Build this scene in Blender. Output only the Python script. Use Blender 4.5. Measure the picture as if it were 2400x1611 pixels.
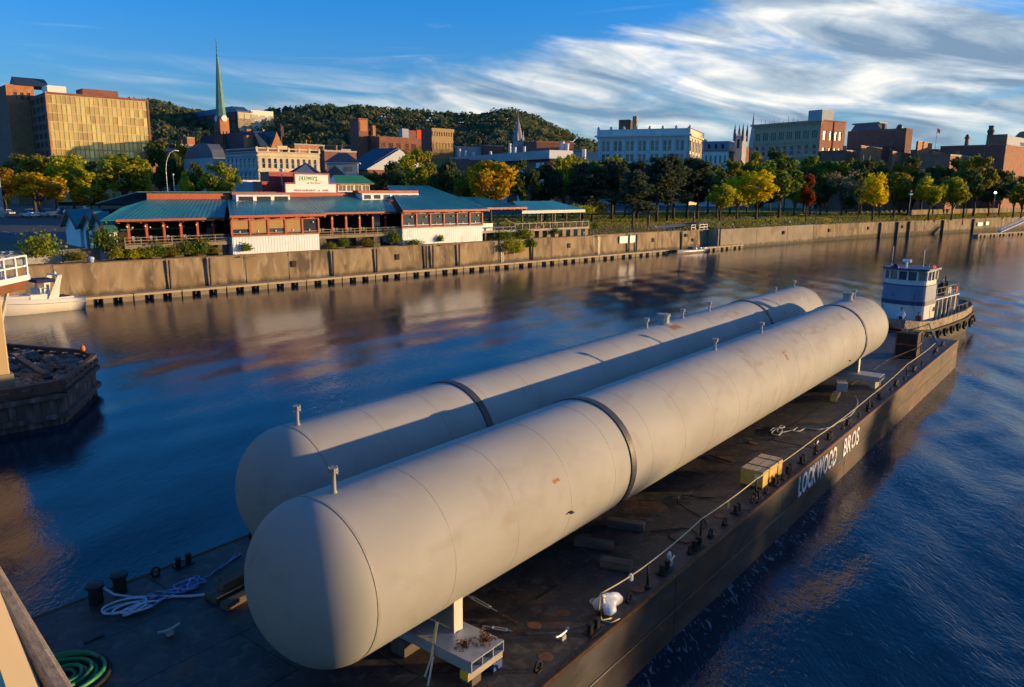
import bpy, bmesh, math, random
from mathutils import Vector, Matrix
rad = math.radians
for o in list(bpy.data.objects): bpy.data.objects.remove(o)
sc = bpy.context.scene
C = sc.collection
random.seed(7)

# ---------------------------------------------------------------- camera
F_PX, PITCH, ROLL, CAM_H = 1823.0, 11.3, 0.4, 14.0
_t, _r = rad(PITCH), rad(ROLL)
_fw = Vector((0, math.cos(_t), -math.sin(_t))); _x = Vector((1, 0, 0)); _u = _x.cross(_fw)
_rt = _x*math.cos(_r) + _u*math.sin(_r); _up = _u*math.cos(_r) - _x*math.sin(_r)
cd = bpy.data.cameras.new('camera'); cam = bpy.data.objects.new('camera', cd); C.objects.link(cam)
cd.sensor_fit = 'HORIZONTAL'; cd.sensor_width = 36; cd.lens = 36*F_PX/2400
cd.clip_start = 0.05; cd.clip_end = 20000
M = Matrix.Identity(4)
for i in range(3):
    M[i][0], M[i][1], M[i][2] = _rt[i], _up[i], -_fw[i]
M[2][3] = CAM_H
cam.matrix_world = M
sc.camera = cam

# ---------------------------------------------------------------- sun and sky
SUN_AZ, SUN_EL = 86.0, 5.6          # degrees clockwise from +Y, above the horizon
EXPOSURE = 0.65
sd = bpy.data.lights.new('sun', 'SUN'); sd.energy = 3.9; sd.angle = rad(0.5); sd.color = (1.0, 0.66, 0.31)
sun = bpy.data.objects.new('sun', sd); C.objects.link(sun)
_s = Vector((math.sin(rad(SUN_AZ))*math.cos(rad(SUN_EL)), math.cos(rad(SUN_AZ))*math.cos(rad(SUN_EL)), math.sin(rad(SUN_EL))))
sun.rotation_euler = _s.to_track_quat('Z', 'Y').to_euler()
sun.location = (60, 0, 60)

w = bpy.data.worlds.new('World'); sc.world = w; w.use_nodes = True
nt = w.node_tree; N = nt.nodes; L = nt.links; N.clear()
def nd(t, **k):
    n = N.new(t)
    for a, b in k.items(): setattr(n, a, b)
    return n
def mth(op, a, b=None, clamp=False):
    n = nd('ShaderNodeMath', operation=op, use_clamp=clamp)
    for i, v in enumerate((a, b)):
        if v is None: continue
        if isinstance(v, (int, float)): n.inputs[i].default_value = v
        else: L.new(v, n.inputs[i])
    return n.outputs[0]
def smooth(v, a, b):
    n = nd('ShaderNodeMapRange', interpolation_type='SMOOTHSTEP')
    n.inputs['From Min'].default_value = a; n.inputs['From Max'].default_value = b
    L.new(v, n.inputs['Value']); return n.outputs[0]
sky = nd('ShaderNodeTexSky', sky_type='NISHITA', sun_disc=False)
sky.sun_elevation = rad(SUN_EL); sky.sun_rotation = rad(SUN_AZ)
sky.air_density = 1.0; sky.dust_density = 0.3; sky.ozone_density = 3.0
hs = nd('ShaderNodeHueSaturation'); hs.inputs['Saturation'].default_value = 0.55; hs.inputs['Hue'].default_value = 0.5
L.new(sky.outputs[0], hs.inputs['Color'])
tint = nd('ShaderNodeMix', data_type='RGBA', blend_type='MULTIPLY'); tint.inputs[0].default_value = 1
L.new(hs.outputs[0], tint.inputs[6]); TINT_H, TINT_Z = (0.46, 0.80, 1.00, 1), (0.075, 0.66, 1.52, 1)      # horizon and upper sky
bg = nd('ShaderNodeBackground'); bg.inputs['Strength'].default_value = 0.15
L.new(tint.outputs[2], bg.inputs['Color'])
tc = nd('ShaderNodeTexCoord'); sep = nd('ShaderNodeSeparateXYZ'); L.new(tc.outputs['Generated'], sep.inputs[0])
dx, dy, dz = sep.outputs
az = mth('MULTIPLY', mth('ARCTAN2', dx, dy), 180/math.pi)
el = mth('MULTIPLY', mth('ARCSINE', dz), 180/math.pi)
tz_ = nd('ShaderNodeMix', data_type='RGBA'); tz_.inputs[6].default_value = TINT_H; tz_.inputs[7].default_value = TINT_Z
_m = nd('ShaderNodeMapRange', interpolation_type='SMOOTHSTEP'); _m.inputs['From Min'].default_value = -1; _m.inputs['From Max'].default_value = 15; L.new(el, _m.inputs['Value'])
L.new(_m.outputs[0], tz_.inputs[0])
# warm glow round the low sun
dt = nd('ShaderNodeVectorMath', operation='DOT_PRODUCT'); L.new(tc.outputs['Generated'], dt.inputs[0]); dt.inputs[1].default_value = _s
gl = nd('ShaderNodeMapRange', interpolation_type='SMOOTHSTEP'); gl.inputs['From Min'].default_value = .55; gl.inputs['From Max'].default_value = 1.0; L.new(dt.outputs['Value'], gl.inputs['Value'])
tw_ = nd('ShaderNodeMix', data_type='RGBA'); L.new(gl.outputs[0], tw_.inputs[0]); L.new(tz_.outputs[2], tw_.inputs[6]); tw_.inputs[7].default_value = (.55, .48, .42, 1)
L.new(tw_.outputs[2], tint.inputs[7])
# cloud sheet: rises towards the sunset side, streaks lie along the horizon and dip to the right
def cvec(sa, se, skew, off=0):
    cb = nd('ShaderNodeCombineXYZ')
    L.new(mth('MULTIPLY', az, sa), cb.inputs[0])
    L.new(mth('MULTIPLY', mth('ADD', el, mth('MULTIPLY', az, skew)), se), cb.inputs[1])
    cb.inputs[2].default_value = off
    return cb.outputs[0]
def noise(vec, scale, det, dist=0.0, ro=0.55):
    n = nd('ShaderNodeTexNoise'); n.inputs['Scale'].default_value = scale; n.inputs['Detail'].default_value = det
    n.inputs['Distortion'].default_value = dist; n.inputs['Roughness'].default_value = ro
    L.new(vec, n.inputs['Vector']); return n.outputs[0]
n1 = noise(cvec(.07, .22, .16), 1.0, 7, 1.2, .52)
n3 = noise(cvec(.30, .95, .12, 9.1), 1.0, 6, .8, .6)
azc = mth('MINIMUM', mth('MAXIMUM', az, -60), 42)
edge = mth('ADD', mth('MULTIPLY', azc, .21), 9.0)                 # upper edge of the sheet, degrees
edge = mth('SUBTRACT', edge, mth('MULTIPLY', smooth(az, 60, 130), 14))      # unseen part of the bank thinned to cut its white fill light
below = mth('SUBTRACT', edge, el)
band = mth('MULTIPLY', smooth(below, -2.0, 2.2), smooth(el, .5, 4.5))
cov = mth('ADD', mth('ADD', mth('MULTIPLY', n1, .93), mth('MULTIPLY', n3, .17)), mth('MULTIPLY', band, .36))
dens = smooth(cov, .66, .95)
n2 = noise(cvec(.045, .95, .05, 4.2), 1.0, 6, .5)
streak = mth('MULTIPLY', smooth(n2, .42, .66), mth('MULTIPLY', smooth(el, 9, 3.5), mth('MULTIPLY', mth('MULTIPLY', smooth(az, -46, -14), smooth(az, 140, 70)), .80)))
wisp = mth('MULTIPLY', smooth(noise(cvec(.035, .8, -.05, 17.), 1.0, 7, .7, .62), .56, .86), .26)
mask = mth('MAXIMUM', mth('MAXIMUM', mth('MULTIPLY', dens, .95), streak), wisp)
mask = mth('MULTIPLY', mask, smooth(el, -2, .5))
ccol = nd('ShaderNodeValToRGB')
ccol.color_ramp.elements[0].position = .38; ccol.color_ramp.elements[0].color = (.17, .25, .35, 1)
ccol.color_ramp.elements[1].position = .62; ccol.color_ramp.elements[1].color = (.86, .82, .75, 1)
e = ccol.color_ramp.elements.new(.50); e.color = (.42, .49, .55, 1)
shade = mth('ADD', mth('MULTIPLY', noise(cvec(.075, .42, .20, 2.7), 1.0, 5, 1.0, .5), .86), mth('MULTIPLY', n3, .14))
L.new(shade, ccol.inputs[0])
bgc = nd('ShaderNodeBackground'); bgc.inputs['Strength'].default_value = 0.86
L.new(ccol.outputs[0], bgc.inputs['Color'])
mx = nd('ShaderNodeMixShader'); L.new(mask, mx.inputs[0]); L.new(bg.outputs[0], mx.inputs[1]); L.new(bgc.outputs[0], mx.inputs[2])
out = nd('ShaderNodeOutputWorld'); L.new(mx.outputs[0], out.inputs[0])

sc.view_settings.view_transform = 'Standard'; sc.view_settings.look = 'None'
sc.view_settings.exposure = EXPOSURE; sc.view_settings.gamma = 1; sc.view_settings.use_curve_mapping = False
sc.render.resolution_x, sc.render.resolution_y = 1024, 687
sc.cycles.max_bounces = 5; sc.cycles.use_light_tree = False; sc.cycles.diffuse_bounces = 3; sc.cycles.glossy_bounces = 2; sc.cycles.transmission_bounces = 2
sc.cycles.use_adaptive_sampling = True; sc.cycles.adaptive_threshold = 0.02
sc.cycles.caustics_reflective = False; sc.cycles.caustics_refractive = False

# ---------------------------------------------------------------- surveying helpers (photo bearings -> places on the ground)
def ray(px, py):
    return _fw + _rt*((px-1200)/F_PX) - _up*((py-805.5)/F_PX)
def gz(px, py, z):
    d = ray(px, py); k = (z-CAM_H)/d.z; return Vector((0, 0, CAM_H)) + d*k
def gy(px, py, Y):
    d = ray(px, py); return Vector((0, 0, CAM_H)) + d*(Y/d.y)
# barge frame: x forward along the barge, y to port, measured from its starboard deck edge
BA = Vector((0.8326, 16.868, 0)); BD = Vector((.61831, .78593, 0)); BROT = math.atan2(BD.y, BD.x)
ZD = 2.25
def Bp(u, v, z=0.0): return BA + BD*u + Vector((BD.y, -BD.x, 0))*v + Vector((0, 0, z))
# quay frame: x along the river wall, y inland
_h = rad(46.5); QA = Vector((math.sin(_h), math.cos(_h), 0)); QB = Vector((-QA.y, QA.x, 0)); QROT = math.atan2(QA.y, QA.x)
QO = Vector((-51.4, 91.0, 0)) + QB*3
def Qp(s, t, z=0.0): return QO + QA*s + QB*t + Vector((0, 0, z))

# ---------------------------------------------------------------- mesh helpers
class MB:
    def __init__(self): self.v = []; self.f = []
    def add(self, vs, fs):
        b = len(self.v); self.v += [tuple(p) for p in vs]; self.f += [tuple(i+b for i in q) for q in fs]; return self
    def bx(self, x0, x1, y0, y1, z0, z1):
        return self.add([(x0,y0,z0),(x1,y0,z0),(x1,y1,z0),(x0,y1,z0),(x0,y0,z1),(x1,y0,z1),(x1,y1,z1),(x0,y1,z1)],
                        [(0,3,2,1),(4,5,6,7),(0,1,5,4),(1,2,6,5),(2,3,7,6),(3,0,4,7)])
    def bar(self, p, q, wd, ht, up=(0,0,1)):
        p = Vector(p); q = Vector(q); d = (q-p).normalized(); up = Vector(up)
        s = d.cross(up)
        if s.length < 1e-4: s = d.cross(Vector((1,0,0)))
        s.normalize(); n = s.cross(d)
        s = s*wd/2; n = n*ht/2
        vs = [p-s-n, p+s-n, p+s+n, p-s+n, q-s-n, q+s-n, q+s+n, q-s+n]
        return self.add(vs, [(0,1,2,3),(7,6,5,4),(0,4,5,1),(1,5,6,2),(2,6,7,3),(3,7,4,0)])
    def prism(self, poly, z0, z1):
        n = len(poly)
        vs = [(x,y,z0) for x,y in poly] + [(x,y,z1) for x,y in poly]
        fs = [tuple(reversed(range(n))), tuple(range(n,2*n))] + [(i,(i+1)%n,n+(i+1)%n,n+i) for i in range(n)]
        return self.add(vs, fs)
    def prx(self, prof, x0, x1):      # profile in (y,z) swept along x
        n = len(prof)
        vs = [(x0,y,z) for y,z in prof] + [(x1,y,z) for y,z in prof]
        fs = [tuple(reversed(range(n))), tuple(range(n,2*n))] + [(i,(i+1)%n,n+(i+1)%n,n+i) for i in range(n)]
        return self.add(vs, fs)
    def pry(self, prof, y0, y1):      # profile in (x,z) swept along y
        n = len(prof)
        vs = [(x,y0,z) for x,z in prof] + [(x,y1,z) for x,z in prof]
        fs = [tuple(range(n)), tuple(reversed(range(n,2*n)))] + [(i,n+i,n+(i+1)%n,(i+1)%n) for i in range(n)]
        return self.add(vs, fs)
    def tube(self, pts, r, n=6, r1=None, closed=False):
        pts = [Vector(p) for p in pts]; m = len(pts); vs = []; prev = None
        for i, p in enumerate(pts):
            a = pts[max(i-1,0)] if not closed else pts[i-1]
            b = pts[min(i+1,m-1)] if not closed else pts[(i+1)%m]
            d = (b-a)
            d = d.normalized() if d.length > 1e-9 else Vector((0,0,1))
            if prev is None:
                s = d.cross(Vector((0,0,1)))
                if s.length < 1e-3: s = d.cross(Vector((1,0,0)))
            else:
                s = prev - d*prev.dot(d)
                if s.length < 1e-4: s = d.cross(Vector((1,0,0)))
            s.normalize(); prev = s; t = d.cross(s)
            rr = r if r1 is None else r+(r1-r)*i/max(1,m-1)
            vs += [p + (s*math.cos(2*math.pi*k/n)+t*math.sin(2*math.pi*k/n))*rr for k in range(n)]
        fs = []
        for i in range(m if closed else m-1):
            j = (i+1) % m
            for k in range(n):
                fs.append((i*n+k, i*n+(k+1)%n, j*n+(k+1)%n, j*n+k))
        if not closed: fs += [tuple(reversed(range(n))), tuple(range((m-1)*n, m*n))]
        return self.add(vs, fs)
    def lathe(self, prof, n=16, c=(0,0,0), ax='z'):   # prof: (radius, height)
        vs = []; m = len(prof)
        for r, h in prof:
            for k in range(n):
                a = 2*math.pi*k/n; x, y = r*math.cos(a), r*math.sin(a)
                p = (x,y,h) if ax == 'z' else ((h,x,y) if ax == 'x' else (y,h,x))
                vs.append((p[0]+c[0], p[1]+c[1], p[2]+c[2]))
        fs = [(i*n+k, i*n+(k+1)%n, (i+1)*n+(k+1)%n, (i+1)*n+k) for i in range(m-1) for k in range(n)]
        if prof[0][0] > 1e-6: fs.append(tuple(reversed(range(n))))
        if prof[-1][0] > 1e-6: fs.append(tuple(range((m-1)*n, m*n)))
        return self.add(vs, fs)
    def mesh(self, name, smooth=False):
        me = bpy.data.meshes.new(name); me.from_pydata(self.v, [], self.f); me.update()
        if smooth: me.polygons.foreach_set('use_smooth', [True]*len(me.polygons))
        return me
    def build(self, name, mat, parent=None, smooth=False, loc=None, rz=0, bevel=0):
        me = self.mesh(name, smooth); me.materials.append(mat)
        o = bpy.data.objects.new(name, me); C.objects.link(o)
        if parent: o.parent = parent
        if loc is not None: o.location = loc
        if rz: o.rotation_euler.z = rz
        if bevel:
            b = o.modifiers.new('bevel', 'BEVEL'); b.width = bevel; b.segments = 2; b.limit_method = 'ANGLE'
        return o
LABELS = {}
def tag(o, label, cat, group=None, kind=None):
    o['label'] = label; o['category'] = cat
    if group: o['group'] = group
    if kind: o['kind'] = kind
    return o
def thing(name, label, cat, loc=(0,0,0), rz=0, group=None):
    o = bpy.data.objects.new(name, None); C.objects.link(o); o.location = loc; o.rotation_euler.z = rz
    o.empty_display_size = .3
    return tag(o, label, cat, group)
def struct(o):
    o['kind'] = 'structure'; return o
def link(name, me, parent, loc=(0,0,0), rot=(0,0,0), scale=(1,1,1), mat=None):
    o = bpy.data.objects.new(name, me); C.objects.link(o)
    if parent: o.parent = parent
    o.location = loc; o.rotation_euler = rot; o.scale = scale
    if mat:
        o.material_slots[0].link = 'OBJECT'; o.material_slots[0].material = mat
    return o
def copy_tree(o, parent=None):
    c = o.copy(); C.objects.link(c)
    if parent: c.parent = parent
    for ch in o.children: copy_tree(ch, c)
    return c
def catenary(p, q, sag, n=10):
    p = Vector(p); q = Vector(q)
    return [p.lerp(q, i/n) - Vector((0,0,sag*4*(i/n)*(1-i/n))) for i in range(n+1)]

# ---------------------------------------------------------------- material helper
def pmat(name, col, rough=.6, metal=0.0, var=.18, scale=2.0, col2=None, thr=.58, soft=.10, scale2=.8, bump=0.0, bscale=25.0,
         stretch=(1,1,1), col3=None, thr3=.66, scale3=6.0, coord='Object', spec=.5, tide=None):
    m = bpy.data.materials.new(name); m.use_nodes = True
    t = m.node_tree; n = t.nodes; l = t.links; b = n['Principled BSDF']
    b.inputs['Roughness'].default_value = rough; b.inputs['Metallic'].default_value = metal
    b.inputs['Specular IOR Level'].default_value = spec
    tc = n.new('ShaderNodeTexCoord'); mp = n.new('ShaderNodeMapping'); l.new(tc.outputs[coord], mp.inputs[0])
    mp.inputs['Scale'].default_value = stretch
    oi = n.new('ShaderNodeObjectInfo')
    ad = n.new('ShaderNodeVectorMath'); ad.operation = 'ADD'; l.new(mp.outputs[0], ad.inputs[0])
    ml = n.new('ShaderNodeVectorMath'); ml.operation = 'SCALE'; l.new(oi.outputs['Location'], ml.inputs[0]); ml.inputs['Scale'].default_value = .37
    l.new(ml.outputs[0], ad.inputs[1]); vec = ad.outputs[0]
    def nz(s, d=5, dist=0.3):
        q = n.new('ShaderNodeTexNoise'); q.inputs['Scale'].default_value = s; q.inputs['Detail'].default_value = d
        q.inputs['Distortion'].default_value = dist; l.new(vec, q.inputs['Vector']); return q.outputs[0]
    def ramp(src, a, bb, ca, cb):
        q = n.new('ShaderNodeValToRGB'); q.color_ramp.elements[0].position = a; q.color_ramp.elements[1].position = bb
        q.color_ramp.elements[0].color = ca; q.color_ramp.elements[1].color = cb; l.new(src, q.inputs[0]); return q.outputs[0]
    c4 = lambda c, k=1.0: (min(1, c[0]*k), min(1, c[1]*k), min(1, c[2]*k), 1)
    cur = ramp(nz(scale), .3, .7, c4(col, 1-var), c4(col, 1+var))
    for cc, th, s2 in ((col2, thr, scale2), (col3, thr3, scale3)):
        if cc is None: continue
        mk = ramp(nz(s2, 8, .6), th-soft/2, th+soft/2, (0,0,0,1), (1,1,1,1))
        mxn = n.new('ShaderNodeMix'); mxn.data_type = 'RGBA'; l.new(mk, mxn.inputs[0]); l.new(cur, mxn.inputs[6]); mxn.inputs[7].default_value = c4(cc)
        cur = mxn.outputs[2]
    if tide:      # weed and damp line left by the river, ragged along its upper edge
        sp = n.new('ShaderNodeSeparateXYZ'); l.new(tc.outputs[coord], sp.inputs[0])
        q = n.new('ShaderNodeMath'); q.operation = 'MULTIPLY_ADD'; l.new(nz(.7, 6, .5), q.inputs[0]); q.inputs[1].default_value = -1.6; l.new(sp.outputs[2], q.inputs[2])
        mr = n.new('ShaderNodeMapRange'); l.new(q.outputs[0], mr.inputs[0]); mr.inputs[1].default_value = tide-.8+.35; mr.inputs[2].default_value = tide-.8-.25; mr.inputs[3].default_value = 0; mr.inputs[4].default_value = .85
        mxn = n.new('ShaderNodeMix'); mxn.data_type = 'RGBA'; l.new(mr.outputs[0], mxn.inputs[0]); l.new(cur, mxn.inputs[6]); mxn.inputs[7].default_value = (.055,.050,.028,1); cur = mxn.outputs[2]
    l.new(cur, b.inputs['Base Color'])
    if bump:
        bp = n.new('ShaderNodeBump'); bp.inputs['Strength'].default_value = bump; bp.inputs['Distance'].default_value = .02
        l.new(nz(bscale, 4), bp.inputs['Height']); l.new(bp.outputs[0], b.inputs['Normal'])
    rr = n.new('ShaderNodeMapRange'); rr.inputs[3].default_value = max(0, rough-.12); rr.inputs[4].default_value = min(1, rough+.12)
    l.new(nz(scale*2.3, 3), rr.inputs[0]); l.new(rr.outputs[0], b.inputs['Roughness'])
    return m
def glass(name, col, rough=.06, metal=0.0, spec=.6):
    m = bpy.data.materials.new(name); m.use_nodes = True
    t = m.node_tree; n = t.nodes; l = t.links; b = n['Principled BSDF']
    oi = n.new('ShaderNodeObjectInfo'); r = n.new('ShaderNodeValToRGB'); l.new(oi.outputs['Random'], r.inputs[0])
    r.color_ramp.elements[0].color = (col[0]*.6, col[1]*.6, col[2]*.6, 1); r.color_ramp.elements[1].color = (min(1,col[0]*1.3), min(1,col[1]*1.3), min(1,col[2]*1.3), 1)
    l.new(r.outputs[0], b.inputs['Base Color'])
    b.inputs['Roughness'].default_value = rough; b.inputs['Metallic'].default_value = metal; b.inputs['Specular IOR Level'].default_value = spec
    tc = n.new('ShaderNodeTexCoord'); nz = n.new('ShaderNodeTexNoise'); nz.inputs['Scale'].default_value = .8; l.new(tc.outputs['Object'], nz.inputs[0])
    bp = n.new('ShaderNodeBump'); bp.inputs['Strength'].default_value = .10; bp.inputs['Distance'].default_value = .05; l.new(nz.outputs[0], bp.inputs['Height']); l.new(bp.outputs[0], b.inputs['Normal'])
    return m
def glow(name, col, s):
    m = bpy.data.materials.new(name); m.use_nodes = True; b = m.node_tree.nodes['Principled BSDF']
    b.inputs['Base Color'].default_value = (*col, 1); b.inputs['Emission Color'].default_value = (*col, 1); b.inputs['Emission Strength'].default_value = s
    return m
def leafmat(name, c1, c2, c3=None):
    m = bpy.data.materials.new(name); m.use_nodes = True
    t = m.node_tree; n = t.nodes; l = t.links; n.clear()
    g = n.new('ShaderNodeNewGeometry'); tc = n.new('ShaderNodeTexCoord')
    nz = n.new('ShaderNodeTexNoise'); nz.inputs['Scale'].default_value = .42; nz.inputs['Detail'].default_value = 3; l.new(tc.outputs['Object'], nz.inputs[0])
    ad = n.new('ShaderNodeMath'); ad.operation = 'MULTIPLY_ADD'; l.new(g.outputs['Random Per Island'], ad.inputs[0]); ad.inputs[1].default_value = .45; ad.inputs[2].default_value = -.2
    a2 = n.new('ShaderNodeMath'); a2.operation = 'ADD'; l.new(nz.outputs[0], a2.inputs[0]); l.new(ad.outputs[0], a2.inputs[1])
    r = n.new('ShaderNodeValToRGB'); r.color_ramp.elements[0].position = .34; r.color_ramp.elements[1].position = .66
    r.color_ramp.elements[0].color = (*c1, 1); r.color_ramp.elements[1].color = (*c2, 1)
    if c3: e = r.color_ramp.elements.new(.8); e.color = (*c3, 1)
    l.new(a2.outputs[0], r.inputs[0])
    d = n.new('ShaderNodeBsdfDiffuse'); tr = n.new('ShaderNodeBsdfTranslucent'); l.new(r.outputs[0], d.inputs[0]); l.new(r.outputs[0], tr.inputs[0])
    mx = n.new('ShaderNodeMixShader'); mx.inputs[0].default_value = .48; l.new(d.outputs[0], mx.inputs[1]); l.new(tr.outputs[0], mx.inputs[2])
    o = n.new('ShaderNodeOutputMaterial'); l.new(mx.outputs[0], o.inputs[0])
    return m
_fontcache = {}
def glyph(ch, ext=.02):
    """one letter as a mesh lying in local x (reading direction) / z (up), 1 unit cap height; returns mesh and width"""
    if ch in _fontcache: return _fontcache[ch]
    cu = bpy.data.curves.new('letter', 'FONT'); cu.body = ch; cu.size = 1.45; cu.extrude = ext; cu.offset = .022; cu.resolution_u = 3
    o = bpy.data.objects.new('letter', cu); C.objects.link(o)
    bpy.context.view_layer.update()
    me = bpy.data.meshes.new_from_object(o.evaluated_get(bpy.context.evaluated_depsgraph_get()))
    bpy.data.objects.remove(o)
    me.transform(Matrix.Rotation(rad(90), 4, 'X'))
    x0 = min(v.co.x for v in me.vertices); x1 = max(v.co.x for v in me.vertices)
    me.transform(Matrix.Translation((-x0, 0, 0))); me.name = 'letter'; me.materials.clear()
    _fontcache[ch] = (me, x1-x0); return _fontcache[ch]
def lettering(txt, x0, x1, y, z0, h, mat, parent, gap=.14, space=.45):
    """separate letters between x0 and x1 on a plane facing -y"""
    tot = sum((glyph(c)[1]+gap) if c != ' ' else space for c in txt) - gap
    k = (x1-x0)/tot; x = x0
    for c in txt:
        if c == ' ': x += space*k; continue
        me, wd = glyph(c)
        if not me.materials: me.materials.append(mat)
        link('letter', me, parent, (x, y, z0), (0,0,0), (k, 1, h), mat); x += (wd+gap)*k
# ================================================================ materials
M_conc = pmat('concrete', (.31,.225,.13), .9, var=.28, scale=.5, col2=(.12,.085,.055), thr=.57, soft=.22, scale2=.45, bump=.6, bscale=6, col3=(.42,.34,.23), thr3=.64, scale3=1.1, stretch=(1,1,.35), tide=1.0)
M_conc2 = pmat('smooth_concrete', (.30,.25,.18), .85, var=.15, scale=.35, col2=(.22,.18,.13), thr=.6, soft=.2, scale2=.25, bump=.3, bscale=5, tide=.7)
M_concdark = pmat('weathered_concrete', (.15,.13,.11), .9, var=.3, scale=.8, col2=(.28,.27,.26), thr=.6, soft=.2, scale2=.7, bump=.6, bscale=5)
M_cap = pmat('wall_cap', (.20,.14,.10), .9, var=.3, scale=1)
M_grass = pmat('grass', (.11,.115,.035), .95, var=.35, scale=.12, col2=(.16,.09,.03), thr=.60, soft=.25, scale2=.06, bump=.6, bscale=3)
M_asph = pmat('asphalt', (.045,.05,.06), .9, var=.2, scale=.3)
M_path = pmat('gravel_path', (.27,.23,.18), .95, var=.15, scale=.3)
M_dirt = pmat('earth', (.10,.08,.055), .95, var=.3, scale=.3)
M_white = pmat('white_paint', (.77,.78,.80), .55, var=.06, scale=.8)
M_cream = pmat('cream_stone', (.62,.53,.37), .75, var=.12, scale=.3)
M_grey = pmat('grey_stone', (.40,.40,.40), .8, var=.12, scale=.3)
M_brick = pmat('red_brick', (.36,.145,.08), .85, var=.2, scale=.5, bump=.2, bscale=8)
M_brick2 = pmat('dark_brick', (.24,.10,.07), .85, var=.2, scale=.5)  # on partly sunlit blocks it also carries the shade of the off-sun walls
M_brickor = pmat('orange_brick', (.48,.20,.085), .85, var=.18, scale=.5)  # on walls facing the sun its orange also stands for sunlight
M_navy = pmat('navy_roof', (.03,.05,.085), .6, var=.2, scale=.4)
M_slate = pmat('slate_roof', (.10,.11,.14), .6, var=.2, scale=.4)
M_teal = pmat('teal_metal_roof', (.03,.20,.225), .32, var=.14, scale=.25, col2=(.045,.25,.25), thr=.6, soft=.3, scale2=.2, spec=.6)
M_green = pmat('green_metal_roof', (.03,.20,.10), .4, var=.12, scale=.5)
M_copper = pmat('copper_green', (.10,.24,.18), .6, var=.2, scale=.4)
M_red = pmat('red_trim', (.42,.075,.03), .55, var=.12, scale=.8)
M_redb = pmat('red_panel', (.30,.02,.025), .5, var=.12, scale=.8)
M_tan = pmat('tan_blind', (.40,.24,.09), .7, var=.08, scale=1)
M_wood = pmat('grey_wood', (.26,.21,.14), .85, var=.2, scale=1.5, stretch=(1,4,4))
M_timber = pmat('old_timber', (.13,.10,.075), .9, var=.35, scale=2, stretch=(.5,3,3), bump=.4, bscale=8)
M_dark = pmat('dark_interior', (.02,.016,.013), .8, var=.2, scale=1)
M_black = pmat('black_rubber', (.012,.012,.013), .8, var=.2, scale=3)
M_bark = pmat('bark', (.10,.075,.05), .95, var=.3, scale=2)
M_win = glass('window_glass', (.06,.08,.10), .08)
M_wint = glass('tan_window', (.22,.17,.11), .15)
M_gold = glass('sunset_gold_glass', (.95,.60,.20), .22, .45)  # sunset reflection put into the pane colour
M_mull = pmat('gold_mullion', (.62,.46,.22), .45, var=.1, scale=1)
M_blueg = pmat('blue_grey_siding', (.32,.37,.42), .7, var=.08, scale=.6)
M_steel = pmat('galvanised_steel', (.45,.46,.46), .45, .3, var=.1, scale=1.5)
M_lampw = pmat('lamp_globe', (.85,.80,.65), .25, var=.02)
M_signw = pmat('sign_board', (.82,.81,.78), .5, var=.03)
M_siding = pmat('white_corrugated', (.82,.83,.84), .5, var=.05, scale=.3, col2=(.55,.46,.33), thr=.70, soft=.2, scale2=.5)

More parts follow.
